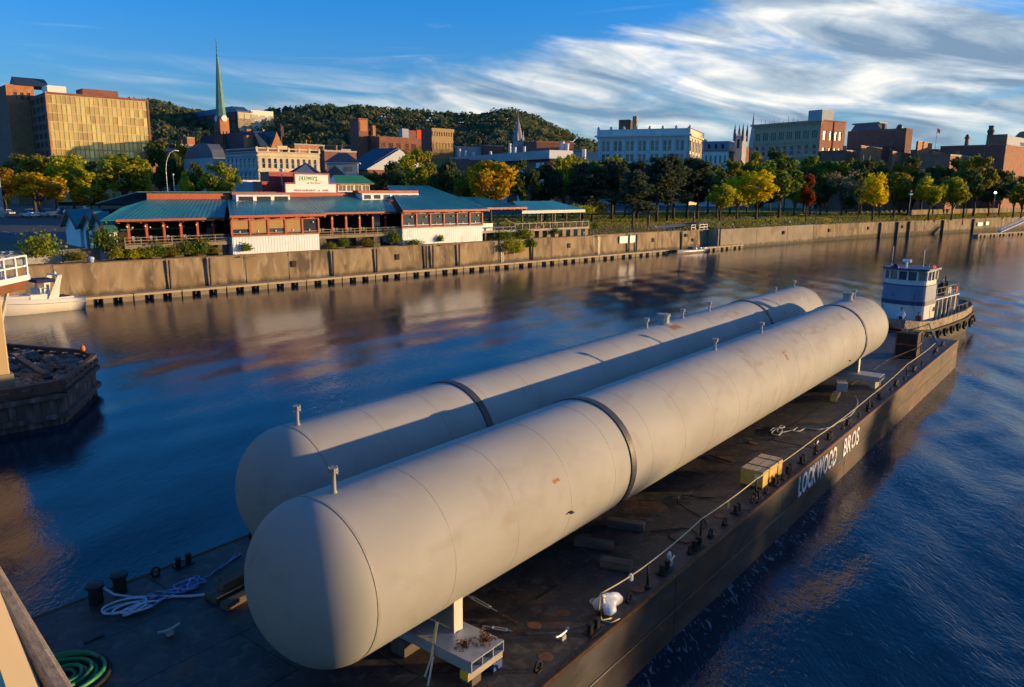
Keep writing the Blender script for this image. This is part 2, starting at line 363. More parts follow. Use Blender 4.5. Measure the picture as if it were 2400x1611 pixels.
# ================================================================ water
def make_water():
    m = bpy.data.materials.new('river_water'); m.use_nodes = True
    t = m.node_tree; n = t.nodes; l = t.links; b = n['Principled BSDF']
    b.inputs['Base Color'].default_value = (.008,.028,.052,1); b.inputs['Roughness'].default_value = .06
    b.inputs['IOR'].default_value = 1.333
    g = n.new('ShaderNodeNewGeometry')
    at = n.new('ShaderNodeAttribute'); at.attribute_name = 'rough'   # how disturbed the surface is here
    def nz(scale, det, st=(1,1,1), rot=0, dist=0.):
        mp = n.new('ShaderNodeMapping'); mp.inputs['Scale'].default_value = st; mp.inputs['Rotation'].default_value = (0,0,rot)
        l.new(g.outputs['Position'], mp.inputs[0])
        q = n.new('ShaderNodeTexNoise'); q.inputs['Scale'].default_value = scale; q.inputs['Detail'].default_value = det; q.inputs['Distortion'].default_value = dist
        l.new(mp.outputs[0], q.inputs['Vector']); return q.outputs[0]
    def mt(op, a, bb):
        q = n.new('ShaderNodeMath'); q.operation = op
        for i, v in enumerate((a, bb)):
            if isinstance(v, (int,float)): q.inputs[i].default_value = v
            else: l.new(v, q.inputs[i])
        return q.outputs[0]
    xf = nz(13, 2, (1,.55,1), rad(28)); fine = nz(4.6, 3, (1,.42,1), rad(20)); mid = nz(1.5, 3, (1,.5,1), rad(35), .3); big = nz(.22, 3, (1,.4,1), rad(50))
    patch = nz(.035, 3)
    rid = mt('SUBTRACT', 1.0, mt('ABSOLUTE', mt('SUBTRACT', mt('MULTIPLY', fine, 2.0), 1.0), 0.0))
    h = mt('ADD', mt('ADD', mt('MULTIPLY', rid, .020), mt('MULTIPLY', xf, .0065)), mt('MULTIPLY', mid, .034))
    pr = n.new('ShaderNodeMapRange'); l.new(patch, pr.inputs[0]); pr.inputs[1].default_value = .35; pr.inputs[2].default_value = .65; pr.inputs[3].default_value = .45; pr.inputs[4].default_value = 1.0
    h = mt('MULTIPLY', h, mt('ADD', mt('MULTIPLY', pr.outputs[0], .8), mt('MULTIPLY', at.outputs['Fac'], 1.6)))
    h = mt('ADD', h, mt('MULTIPLY', mt('MULTIPLY', big, .22), at.outputs['Fac']))
    bp = n.new('ShaderNodeBump'); bp.inputs['Strength'].default_value = .55; bp.inputs['Distance'].default_value = 1.0
    l.new(h, bp.inputs['Height']); l.new(bp.outputs[0], b.inputs['Normal'])
    # foam threads beside the hull
    fa = n.new('ShaderNodeAttribute'); fa.attribute_name = 'foam'
    fn = nz(5.5, 10, (1,.4,1), rad(52), 1.0)
    r = n.new('ShaderNodeMapRange'); l.new(mt('ADD', fn, mt('MULTIPLY', fa.outputs['Fac'], .16)), r.inputs[0]); r.inputs[1].default_value = .71; r.inputs[2].default_value = .82
    fm = mt('MULTIPLY', r.outputs[0], mt('MINIMUM', mt('MULTIPLY', fa.outputs['Fac'], 1.5), .75))
    mx = n.new('ShaderNodeMix'); mx.data_type = 'RGBA'; l.new(fm, mx.inputs[0]); mx.inputs[6].default_value = (.008,.028,.052,1); mx.inputs[7].default_value = (.26,.30,.34,1)
    l.new(mx.outputs[2], b.inputs['Base Color'])
    r2 = n.new('ShaderNodeMapRange'); l.new(fm, r2.inputs[0]); r2.inputs[3].default_value = .075; r2.inputs[4].default_value = .7; l.new(r2.outputs[0], b.inputs['Roughness'])
    # sheet: fine grid round the barge (u,v), wide apron outside it
    rng = random.Random(3)
    U = [-2600,-900,-300,-90] + [-40+.55*i for i in range(300)] + [160,230,400,900,3000]
    V = [-3000,-900,-300,-120] + [-60+.55*i for i in range(200)] + [75,130,300,900,3000]
    sm = lambda a, b, x: (lambda q: q*q*(3-2*q))(min(1, max(0, (x-a)/(b-a))))
    waves = []
    for i in range(9):
        a = rng.uniform(-.5,.9)+rad(60); lam = rng.uniform(2.2, 7.5)
        waves.append((math.cos(a)*2*math.pi/lam, math.sin(a)*2*math.pi/lam, rng.uniform(0,6.3), .011*lam**.7))
    vs = []; ro = []; fo = []
    for v in V:
        for u in U:
            p = Bp(u, v)
            inside = sm(-40,-30,u)*sm(125,112,u)*sm(-60,-50,v)*sm(50,42,v)
            wk = sm(-1,3,v)*sm(60,20,v) + sm(50,75,u)*sm(-16,-8,v)*.9 + .25*sm(-10,-16,v)
            wk = min(1.0, wk)
            z = 0
            for kx, ky, ph, am in waves: z += am*math.sin(kx*u+ky*v+ph+.6*math.sin(.11*u+.17*v))
            # diverging ripples pushed off the hull
            if v > 0:
                q = v*1.0 - .16*u + 1.2*math.sin(.22*u+.3*v)
                z += .035*math.sin(q*2.1)*sm(0,2,v)*sm(22,8,v)*(.4+.6*math.sin(.13*u-.2*v)**2)
                for cu, cv, rr in ((9.5,9.5,3.2),(5.2,8.6,2.6),(17,12,4)):
                    dd = math.hypot(u-cu,(v-cv)*1.0); z += .03*math.sin((dd-rr)*3.6)*math.exp(-((dd-rr)/1.1)**2)
            z *= inside*wk
            vs.append((p.x, p.y, z)); ro.append(wk*.75 if abs(u) < 400 else .3)
            f = 0
            if -12 < u < 57: f = sm(.9,.0,abs(v-.25)) + .42*sm(7,1,v)*sm(-1,1,v) + sm(1.2,.2,abs(v+12.9))*.6
            if 57 <= u < 110: f = max(f, .5*sm(9,2,abs(v+4)))
            fo.append(min(1, f))
    nu = len(U)
    fs = [(j*nu+i, j*nu+nu+i, j*nu+nu+i+1, j*nu+i+1) for j in range(len(V)-1) for i in range(nu-1)]
    me = bpy.data.meshes.new('river_water'); me.from_pydata(vs, [], fs); me.update(); me.polygons.foreach_set('use_smooth', [True]*len(fs))
    if me.polygons[0].normal.z < 0: me.flip_normals()
    for nm, dat in (('rough', ro), ('foam', fo)):
        a = me.attributes.new(nm, 'FLOAT', 'POINT'); a.data.foreach_set('value', dat)
    me.materials.append(m)
    o = bpy.data.objects.new('river_water', me); C.objects.link(o); struct(o)
make_water()

# ================================================================ land behind the quay
def wall_t(s):          # quay line: straight, then it swings out into the river
    pts = [(-400,0),(140,0),(140.01,-3),(184,-4.2),(222,-7),(260,-12),(300,-17),(420,-34),(900,-120),(3000,-500)]
    for (a,b),(c,d) in zip(pts, pts[1:]):
        if s <= c: return b+(d-b)*(s-a)/(c-a)
    return pts[-1][1]
def ground_z(s, t):
    q = t - wall_t(s)
    return 4.55 + .95*min(1, max(0, (q-1)/9))
m = MB(); SS = [-900,-300,-100,-40,-20,0,20,40,60,80,100,120,139.9,140.1,160,184,203,222,241,260,280,300,340,380,420,560,900,2200]
TT = [.35,2,4,6,8,10.5,16,30,60,120,300,800,3500]
for s in SS:
    for q in TT: m.v.append((s, wall_t(s)+q, ground_z(s, wall_t(s)+q)))
nt_ = len(TT)
for i in range(len(SS)-1):
    for j in range(nt_-1): m.f.append((i*nt_+j, (i+1)*nt_+j, (i+1)*nt_+j+1, i*nt_+j+1))
struct(m.build('ground', M_grass, None, True, QO, QROT))
def sheet(name, pts, mat, dz):       # flat patch following the ground, in quay coordinates
    mb = MB(); n = len(pts)
    mb.add([(s,t,ground_z(s,t)+dz) for s,t in pts], [tuple(range(n))]); return struct(mb.build(name, mat, None, False, QO, QROT))
sheet('parking_lot', [(-130,28),(60,28),(60,330),(-130,330)], M_asph, .012)
sheet('street', [(60,75),(330,105),(420,105),(420,150),(250,160),(60,150)], M_asph, .016)
def strip(name, cl, wd, mat, dz):
    mb = MB()
    for i, (s, t) in enumerate(cl):
        a = cl[max(0,i-1)]; b = cl[min(len(cl)-1,i+1)]; d = Vector((b[0]-a[0], b[1]-a[1])).normalized()
        for k in (-1, 1):
            x, y = s-d.y*k*wd/2, t+d.x*k*wd/2; mb.v.append((x, y, ground_z(x,y)+dz))
    mb.f = [(2*i, 2*i+2, 2*i+3, 2*i+1) for i in range(len(cl)-1)]
    return struct(mb.build(name, mat, None, True, QO, QROT))
strip('footpath', [(126,6),(140,8.2),(155,13),(170,18),(190,21.5),(215,23.5),(242,24),(270,22),(300,19),(340,13),(400,6),(470,-4)], 4.2, M_path, .02)
m = MB()
for i in range(9): m.bx(-40+i*11.5, -40+i*11.5+.15, 60, 66, 5.523, 5.527)
for i in range(9): m.bx(-30+i*7, -30+i*7+.15, 130, 136, 5.523, 5.527)
struct(m.build('painted_bay_lines', M_white, None, False, QO, QROT))

# ================================================================ river wall
wall = thing('river_wall', 'long stained tan concrete river wall under the restaurant', 'wall', QO, QROT)
joints = [-60,-32,-9,-1.5,11.5,16.8,22.3,28.8,35.5,43.5,53,60,68.5,78,84,96,107,118,127]
rw = random.Random(5)
for a, b in zip(joints, joints[1:]):
    dy = rw.uniform(-.05,.05); tp = 4.62+rw.uniform(-.05,.05)
    MB().prx([(dy-.22,-2),(dy+.9,-2),(dy+.9,tp),(dy,tp)], a+.06, b-.06).build('concrete_panel', M_conc, wall, bevel=.03)
    MB().bx(a-.02, b+.02, -.06, 1.0, tp, tp+.12).build('coping', M_cap, wall)
for s in joints[1:-1]:
    MB().bx(s-.16, s+.16, -.02, .5, -1, 4.5).build('joint_strip', M_concdark, wall)
for s in (11.5, 16.8, 35.6, 43.4, 53.2, 54.6, 60.3, 78.2, 107.2, 109.8):
    mb = MB().lathe([(.17,-2),(.16,4.5),(0,4.55)], 8, (s+.35,-.42,0)); mb.build('fender_pile', M_timber, wall, True)
for s in (29.2, 47.5, 88.5, 116):
    MB().bx(s, s+.75, -.24, .1, 2.5, 3.4).build('drain_opening', M_dark, wall)
for s, w_ in ((21.4,2.5),(56.5,5.3),(97,4.)):
    MB().bx(s, s+w_, -.45, -.07, 4.35, 4.48).build('ledge', M_cap, wall)
for s in (97.5, 70.5):
    l1 = MB()
    for k in (0, .45): l1.bar((s+k,-.45,.2),(s+k,-.3,4.7), .05, .05)
    for i in range(13): l1.bar((s,-.43+.01*i,.5+.33*i),(s+.45,-.43+.01*i,.5+.33*i), .04, .04)
    l1.build('ladder', M_steel, wall)
MB().bx(104.5,110.4,-.30,-.20,2.7,4.2).build('notice_board', M_signw, wall)
# stairs recess then the smoother wall
w1 = thing('river_wall_end', 'stained concrete wall block with small landing beside the motorboat', 'wall', QO, QROT)
MB().prx([(-.3,-2),(2,-2),(2,4.5),(0,4.5)], 127.1, 138).build('concrete_panel', M_conc, w1, bevel=.03)
MB().bx(127.1,138.2,-.06,1.9,4.5,4.62).build('coping', M_cap, w1)
MB().bx(126.95,127.35,-.34,-.2,-1,4.5).build('fender_pile', M_black, w1)
for (s,z) in ((128.6,3.2),(131.5,2.0)): MB().bx(s,s+.8,-.36,0,z,z+.7).build('drain_opening', M_dark, w1)
MB().prx([(-2.9,-2),(2,-2),(2,4.7),(-2.9,4.7)], 138.2, 138.6).build('return_wall', M_conc2, w1)
w2 = thing('river_wall_smooth', 'smooth pale concrete river wall below the yellow trees', 'wall', QO, QROT)
for a, b in ((139,155),(155.05,170),(170.05,184)):
    MB().prism([(a,wall_t(a+1.1)-.1),(b,wall_t(b)-.1),(b,wall_t(b)+1.2),(a,wall_t(a+1.1)+1.2)], -2, 4.72).build('concrete_panel', M_conc2, w2, bevel=.03)
MB().bx(167.5,168.4,-4.2,-3.0,2.6,3.5).build('drain_opening', M_dark, w2)
w3 = thing('river_wall_far', 'weathered tan concrete river wall curving away on the far right', 'wall', QO, QROT)
fj = [184.3,197,210,223,233,246,260,275,292,312,340,380,420,520,700,1000]
for a, b in zip(fj, fj[1:]):
    tp = 4.62
    MB().prism([(a+.04,wall_t(a)-.1+.6),(b-.04,wall_t(b)+.5),(b-.04,wall_t(b)+2),(a+.04,wall_t(a)+2)], -2, tp).build('concrete_panel', M_conc, w3, bevel=.03)
for s in (184.1,223,233,240,262,284):
    MB().bx(s-.3,s+.3,wall_t(s)-.1,wall_t(s)+.9,-2,4.4).build('fender_pile', M_timber, w3)
for s in (193,215.5,236):
    MB().bx(s,s+.9,wall_t(s)+.2,wall_t(s)+1.2,2.4,3.3).build('drain_opening', M_dark, w3)
w4 = thing('terrace_wall', 'upper tan terrace wall above the river wall on the right', 'wall', QO, QROT)
for i, (a, b) in enumerate(zip([264+12*i for i in range(14)], [276+12*i for i in range(14)])):
    MB().prism([(a+.05,wall_t(a)+12),(b-.05,wall_t(b)+12),(b-.05,wall_t(b)+13),(a+.05,wall_t(a)+13)], 4.6, 7.5).build('concrete_panel', M_conc, w4, bevel=.03)

# landing with white railing at the wall end, two dark posts
lr = thing('landing_rail', 'small white railing on the wall landing above the motorboat', 'railing', QO, QROT)
for s in (131,132.6,134.4,136.2,137.6): MB().bar((s,-.15,4.62),(s,-.15,5.9),.12,.12).build('post', M_white, lr)
for z in (5.25,5.85): MB().bx(131,132.6,-.2,-.1,z-.06,z+.06).build('rail', M_white, lr); MB().bx(134.4,137.6,-.2,-.1,z-.06,z+.06).build('rail', M_white, lr)
MB().bx(130.5,138,-.4,.4,4.63,4.72).build('landing_plate', M_red, lr)
for i, (px, py, h) in enumerate(((1519,545,3.2),(1625,535,3.2))):
    p = gz(px, py-8, 4.9); o = MB().lathe([(.28,0),(.26,h),(.1,h+.1)],8).build('mooring_pile', M_timber, None, True, p)
    tag(o, ('tall dark mooring pile at the end of the wire fence', 'tall dark mooring pile behind the white landing railing')[i], 'mooring pile')

# ================================================================ floating docks
def float_dock(th, s0, s1, yf, n, warm):
    seg = (s1-s0)/n
    for i in range(n):
        a = s0+i*seg; b = a+seg-.12; L_ = b-a
        MB().bx(a, b, yf, yf+1.7, .72, .86).build('deck_section', warm, th, bevel=.02)
        MB().bx(a, b, yf-.05, yf+.02, .60, .87).build('fascia_board', warm, th)
        for f0, f1 in ((.0,.22),(.40,.60),(.78,1.0)):
            MB().bx(a+L_*f0+.02, a+L_*f1-.02, yf+.04, yf+1.6, -.4, .60).build('float_tank', M_wood, th, bevel=.04)
        MB().bx(a, b, yf+.7, yf+.75, -.4, .72).build('gap_shade_panel', M_dark, th)  # dark panel added so the gaps between floats look shaded
        for k in (.30,.70): MB().bx(a+L_*k-.05, a+L_*k+.05, yf-.02, yf+.1, .2, .72).build('bracket', M_timber, th)
M_dockw = pmat('dock_wood', (.48,.37,.22), .8, var=.15, scale=1, stretch=(.6,4,4))
dk1 = thing('floating_dock', 'long pale floating dock lying along the foot of the river wall', 'dock', QO, QROT)
float_dock(dk1, 0.5, 118.5, -3.0, 20, M_dockw)
dk2 = thing('floating_dock', 'short end of floating dock to the right of the motorboat', 'dock', QO, QROT, None)
float_dock(dk2, 130.5, 147.5, -2.8-1.6, 3, M_dockw)
pp = gz(2292, 556, 0); q = gz(2460, 546, 0); dv = (q-pp)
dk3 = thing('floating_dock', 'sunlit floating dock at the right edge below the gangway', 'dock', pp, math.atan2(dv.y, dv.x))
float_dock(dk3, 0, dv.length, 0, 8, M_dockw)
gw = thing('gangway', 'sunlit white metal gangway rising from the right-hand dock', 'gangway')
g0 = gz(2345,545,.7); g1 = g0 + (gz(2415,552,0)-gz(2345,552,0)) + Vector((2.5,3.5,4.6))
for off, nm in ((0,'stringer'),(1.3,'stringer')):
    n_ = Vector((-(g1-g0).y, (g1-g0).x, 0)).normalized()*off
    MB().bar(g0+n_, g1+n_, .15, .35).build('stringer', M_white, gw)
    MB().bar(g0+n_+Vector((0,0,1.05)), g1+n_+Vector((0,0,1.05)), .09, .12).build('handrail', M_white, gw)
    MB().bar(g0+n_+Vector((0,0,.6)), g1+n_+Vector((0,0,.6)), .06, .08).build('mid_rail', M_white, gw)
    for i in range(7):
        p = (g0+n_).lerp(g1+n_, i/6); MB().bar(p, p+Vector((0,0,1.05)), .07, .07).build('post', M_white, gw)
n_ = Vector((-(g1-g0).y, (g1-g0).x, 0)).normalized()
MB().bar(g0+n_*.65, g1+n_*.65, 1.2, .08).build('walkway', M_steel, gw)
for i, (px, py, wd, ht, lb) in enumerate(((2297,526,1.9,1.25,'larger of two white signs on the far right wall'),(2314,524,1.2,1.25,'smaller of two white signs on the far right wall'))):
    s_ = 262+i*5.2
    d_ = ray(px,py); k = None
    o = MB().bx(-wd,wd,-.05,.05,-ht/2,ht/2)
    # stands just off the wall face
    best = None
    for j in range(4000):
        p = Vector((0,0,CAM_H)) + d_*(180+j*.05)
        lp = p-QO; s = lp.dot(QA); t = lp.dot(QB)
        if t > wall_t(s)+.2: best = (p, s); break
    sl = math.atan2(wall_t(best[1]+4)-wall_t(best[1]), 4)
    tag(o.build('wall_sign', M_signw, None, False, best[0], QROT+sl), lb, 'sign')

GRASS_HERE = 1
# ================================================================ wooded hill
sky_px = [(150,300),(250,262),(330,247),(380,252),(440,268),(520,285),(600,290),(640,270),(700,266),(750,262),(850,265),(905,268),(950,272),(1050,279),(1130,283),(1160,275),(1200,272),(1240,284),(1275,298),(1310,316),(1350,336),(1400,350),(1460,362),(1560,380)]
def sky_y(x):
    for (a,b),(c,d) in zip(sky_px, sky_px[1:]):
        if x <= c: return b+(d-b)*(x-a)/(c-a)
    return sky_px[-1][1]
HX = [150+i*20 for i in range(71)]; HF = [0,.15,.3,.45,.6,.75,.88,1,1.15,1.5]
def hill_pt(x, f):
    Yr = 760; Y = 430+(Yr-430)*f
    top = gy(x, sky_y(x)+7, Yr).z
    p = gy(x, 400, Y); q = min(f,1); z = 5.4+(top-5.4)*(q*q*(3-2*q)*.6+q*.4) - (f>1)*(f-1)*60
    return Vector((p.x, p.y, z))
mb = MB()
for x in HX:
    for f in HF: mb.v.append(tuple(hill_pt(x,f)))
k = len(HF); mb.f = [(i*k+j,(i+1)*k+j,(i+1)*k+j+1,i*k+j+1) for i in range(len(HX)-1) for j in range(k-1)]
struct(mb.build('hill', pmat('hill_soil', (.03,.035,.014), .95, var=.3, scale=.02), None, True))
M_hillleaf = leafmat('hill_foliage', (.09,.14,.09), (.18,.20,.09), (.36,.25,.06))
M_hillleaf.node_tree.nodes['Noise Texture'].inputs['Scale'].default_value = .028
def leaf_quad(mb, p, nrm, s, rng):
    n = nrm; t = n.cross(Vector((rng.uniform(-1,1), rng.uniform(-1,1), rng.uniform(-1,1))))
    if t.length < 1e-4: t = n.cross(Vector((0,0,1.01)))
    t.normalize(); b = n.cross(t); t = t*s; b = b*s*rng.uniform(.55,.95)
    k = len(mb.v); mb.v += [tuple(p-t), tuple(p-b*.9), tuple(p+t), tuple(p+b)]; mb.f.append((k,k+1,k+2,k+3))
def rdir(rng):
    z = rng.uniform(-1,1); a = rng.uniform(0,2*math.pi); r = math.sqrt(1-z*z); return Vector((r*math.cos(a), r*math.sin(a), z))
rg = random.Random(77); mb = MB()
for i in range(52000):
    s_ = rg.uniform(97,400); t_ = wall_t(s_)+rg.uniform(1.2,75 if s_ < 260 else 40)
    q = t_-wall_t(s_)
    if 123 < s_ and abs(t_-(8.2+ (s_-140)*.22 if s_ < 200 else 23-max(0,(s_-270))*.14)) < 2.4: continue
    p = Vector((s_,t_,ground_z(s_,t_)+.10)); a = rg.uniform(0,6.28); hh = rg.uniform(.16,.34); wd = rg.uniform(.10,.26)
    k = len(mb.v); dx_, dy_ = math.cos(a)*wd, math.sin(a)*wd; lx, ly = rg.uniform(-.1,.1), rg.uniform(-.1,.1)
    mb.v += [(p.x-dx_,p.y-dy_,p.z-.12),(p.x+dx_,p.y+dy_,p.z-.12),(p.x+dx_*.4+lx,p.y+dy_*.4+ly,p.z+hh),(p.x-dx_*.6+lx,p.y-dy_*.6+ly,p.z+hh*.8)]; mb.f.append((k,k+1,k+2,k+3))
M_gr2 = leafmat('grass_blades',(.16,.20,.04),(.34,.32,.07),(.46,.30,.08)); M_gr2.node_tree.nodes['Noise Texture'].inputs['Scale'].default_value = .09
o = mb.build('grass', M_gr2, None, False, QO, QROT); tag(o, 'short green and rusty grass of the riverside park', 'grass', None, 'stuff')
rng = random.Random(11); mb = MB()
for i in range(1500):
    x = rng.uniform(180,1520); f = rng.uniform(.1,1.04)
    if i < 330: f = rng.uniform(.9,1.04)
    p = hill_pt(x,f); R = rng.uniform(4.0,7.5)
    for j in range(34):
        d = rdir(rng)
        if d.z < -.2: d.z = -d.z
        q = p+Vector((d.x*R, d.y*R, 3+d.z*R*1.05*rng.uniform(.75,1.05))); leaf_quad(mb, q, (d+rdir(rng)*.7).normalized(), rng.uniform(1.1,2.0), rng)
o = mb.build('hillside_wood', M_hillleaf); tag(o, 'dark green and rust autumn wood covering the hillside', 'wood', None, 'stuff')
# ================================================================ barge
M_hull = pmat('hull_steel', (.048,.046,.047), .62, .1, var=.45, scale=1.1, col2=(.13,.060,.028), thr=.61, soft=.16, scale2=.55, bump=.3, bscale=9, stretch=(.6,1,1.6), col3=(.028,.026,.026), thr3=.55, scale3=.5)
M_hullrust = pmat('rusty_hull_steel', (.075,.050,.036), .7, .1, var=.3, scale=.9, col2=(.19,.080,.025), thr=.60, soft=.2, scale2=.7, bump=.3, bscale=9, stretch=(.5,1,1.8), col3=(.06,.05,.045), thr3=.60, scale3=.8)
M_deck = pmat('deck_steel', (.042,.040,.040), .6, .1, var=.45, scale=1.3, col2=(.12,.055,.028), thr=.63, soft=.2, scale2=.7, bump=.5, bscale=10, col3=(.12,.105,.09), thr3=.62, scale3=3.0)
M_fit = pmat('black_iron', (.018,.016,.015), .6, .2, var=.3, scale=4)
M_rust = pmat('rust', (.17,.075,.03), .8, var=.3, scale=5)
M_rope = pmat('white_rope', (.55,.60,.70), .9, var=.15, scale=12)
M_ropey = pmat('yellow_rope', (.62,.54,.28), .9, var=.12, scale=8)
M_hose = pmat('green_hose', (.03,.24,.075), .45, var=.12, scale=6)
M_letter = pmat('worn_white_lettering', (.86,.86,.85), .6, var=.1, scale=4, col2=(.09,.075,.065), thr=.62, soft=.12, scale2=3.0)
BW, U0, U1 = 12.7, -11.0, 56.65
barge = thing('barge', 'long flat rusty black deck barge carrying two tanks', 'barge', Bp(0,0,0), BROT)
# local coords: x = along, y = to port (deck edge at y=0), z up
mb = MB(); mb.bx(U0+.03,U1-.03,.03,BW-.03,-1.2,ZD-.05); mb.build('hull', M_hull, barge)
hullp = barge.children[-1] if barge.children else None
rb = random.Random(21)
ny = 5; ls = [U0,-3.4,4.6,13.2,22,31,40,48.5,U1]
for i, (a,b) in enumerate(zip(ls, ls[1:])):
    for j in range(ny):
        y0, y1 = BW*j/ny, BW*(j+1)/ny; off = (j%2)*1.7 if 0 < i else 0
        a2 = a + (off if i > 0 else 0); b2 = b + ((j%2)*1.7 if i < len(ls)-2 else 0)
        dz = rb.uniform(-.012,.012)
        MB().bx(a2+.012,b2-.012,y0+.012,y1-.012,ZD-.06+dz,ZD-.006+dz).build('deck_plate', M_deck, barge)
for i, (a,b) in enumerate(zip([U0,-2,7,16.5,25.5,34,42.5,50],[-2,7,16.5,25.5,34,42.5,50,U1])):
    for zz0, zz1 in ((-.6,1.02),(1.05,ZD-.09)):
        MB().bx(a+.012,b-.012,-.018+rb.uniform(-.006,.006),.02,zz0,zz1).build('hull_plate', M_hullrust if b > 27 else M_hull, barge)
    MB().bx(a+.02,b-.02,BW-.02,BW+.018,-.6,ZD-.09).build('hull_plate', M_hull, barge)
    MB().tube([(a+.01,-.03,1.035),(b-.01,-.03,1.035)],.035,6).build('rub_bar', M_hull, barge)
for y in (0.0, BW):
    MB().tube([(U0,y,ZD-.05),(U1,y,ZD-.05)],.075,8).build('gunwale_bar', M_rust, barge, True)
MB().bx(U1-.05,U1+.03,0,BW,-.6,ZD-.05).build('end_plate', M_hullrust, barge)
lettering('LOCKWOOD', 18.45, 23.85, -.032, 1.13, .62*1.45, M_letter, barge, gap=.13)
lettering('BROS', 25.05, 27.75, -.032, 1.13, .62*1.45, M_letter, barge, gap=.13)
# deck fittings are welded to the deck: parts of the barge
def fitting(kind, u, v):
    y = -v
    if kind == 'ring':
        mb = MB(); mb.tube([(u+.13*math.cos(a),y,ZD+.14+.13*math.sin(a)) for a in [i*math.pi/5 for i in range(10)]],.035,5,closed=True); mb.bx(u-.1,u+.1,y-.08,y+.08,ZD-.01,ZD+.05); mb.build('mooring_ring', M_fit, barge)
    elif kind == 'bitt':
        mb = MB().bx(u-.3,u+.3,y-.16,y+.16,ZD-.005,ZD+.03)
        for k in (-.17,.17): mb.lathe([(.085,ZD),(.085,ZD+.27),(.11,ZD+.27),(.11,ZD+.31),(0,ZD+.32)],8,(u+k,y,0))
        mb.build('bitt', M_fit, barge)
    elif kind == 'cleat':
        mb = MB().bx(u-.09,u+.09,y-.07,y+.07,ZD-.005,ZD+.13); mb.tube([(u-.30,y,ZD+.20),(u-.12,y,ZD+.15),(u+.12,y,ZD+.15),(u+.30,y,ZD+.20)],.035,6); mb.build('cleat', M_steel, barge)
    elif kind == 'patch':
        mb = MB().lathe([(.20,ZD-.004),(.20,ZD+.008),(0,ZD+.009)],12,(u,y,0)); mb.build('deck_hatch', M_rust, barge)
    elif kind == 'bollard':
        mb = MB().lathe([(.20,ZD),(.18,ZD+.45),(.25,ZD+.47),(.25,ZD+.55),(0,ZD+.57)],12,(u,y,0)); mb.build('bollard', M_fit, barge)
for k, u, v in (('ring',.3,-.4),('bitt',2.65,-.28),('cleat',1.81,-.72),('ring',4.6,-.3),('patch',5.4,-.45),('bitt',6.9,-.35),('cleat',7.4,-.42),('ring',8.6,-.3),('bitt',9.1,-.3),('ring',10.2,-.3),
                ('patch',12.0,-.75),('ring',11.4,-.3),('bitt',12.8,-.4),('ring',14.0,-.3),('bitt',14.4,-.3),('ring',15.3,-.25),('bitt',16.5,-.3),('ring',17.2,-.25),('bitt',18.2,-.35),('bitt',19.8,-.3),('ring',21.8,-.3),('cleat',22.3,-.5),
                ('bitt',24.0,-.4),('ring',26,-.35),('bitt',27,-.35),('ring',28.8,-.3),('bitt',30.6,-.3),('ring',31.5,-.3),('bitt',33.5,-.4),('ring',36,-.35),('bitt',37.5,-.4),('ring',39.5,-.35),('bitt',42.5,-.4),('ring',45,-.4),('bitt',50.5,-.5),('bitt',53.5,-.6),
                ('patch',1.9,-1.7),('patch',2.9,-1.45),('patch',21,-3.0),('patch',.9,-.6),('bollard',-5.06,-12.2),('bollard',-4.33,-12.3),('bitt',-2.3,-12.4),('ring',-3.2,-12.4),('bitt',1.3,-12.35),('ring',.2,-12.4),('cleat',-4.6,-9.0)): fitting(k, u, v)
for (u,v,l_) in ((-6.2,-10.3,.5),(3.0,-2.4,1.1)):
    MB().bx(u,u+l_,-v,-v+.09,ZD-.004,ZD+.03).build('deck_bar', M_fit, barge)
# life-line posts: welded stanchions
PO = [(3.25,-.45),(5.67,-.27),(9.63,-.42),(14.47,-.37),(21.27,-.22),(30.13,-.2),(40.58,-.45),(49.4,-.45)]
for i, (u,v) in enumerate(PO):
    lean = (.02,-.05,.03,0,.04,.12,.0,.05)[i]; y = -v
    mb = MB().tube([(u,y,ZD),(u+lean,y,ZD+.8)],.038,8); mb.lathe([(.10,ZD-.003),(.10,ZD+.05),(.04,ZD+.1)],8,(u,y,0)); mb.build('stanchion', M_fit, barge, True)
# ---------------------------------------------------------------- line strung along the posts
def Bobj(mb, name, mat, label, cat, group=None, smooth=False):
    return tag(mb.build(name, mat, None, smooth, Bp(0,0,0), BROT), label, cat, group)
pts = []
tops = [(u+(.02,-.05,.03,0,.04,.12,.0,.05)[i], -v, ZD+.79) for i,(u,v) in enumerate(PO)]
for a, b in zip(tops, tops[1:]): pts += catenary(a, b, .03+.004*(b[0]-a[0]), 8)[:-1]
pts.append(tops[-1]); Bobj(MB().tube(pts,.022,5), 'safety_rope', M_ropey, 'yellowish safety rope strung along the posts of the barge edge', 'rope', smooth=True)
Bobj(MB().tube([(3.25,.45,ZD+.80),(3.20,.45,ZD+.4),(3.28,.47,ZD+.15),(3.22,.36,ZD+.025),(3.5,.22,ZD+.02)],.025,5).tube([(3.22,.36,ZD+.025),(3.3,.1,ZD+.02),(3.62,.02,ZD+.02)],.02,5), 'tied_rope_end', M_ropey, 'yellow rope end hanging down the nearest post', 'rope', smooth=True)
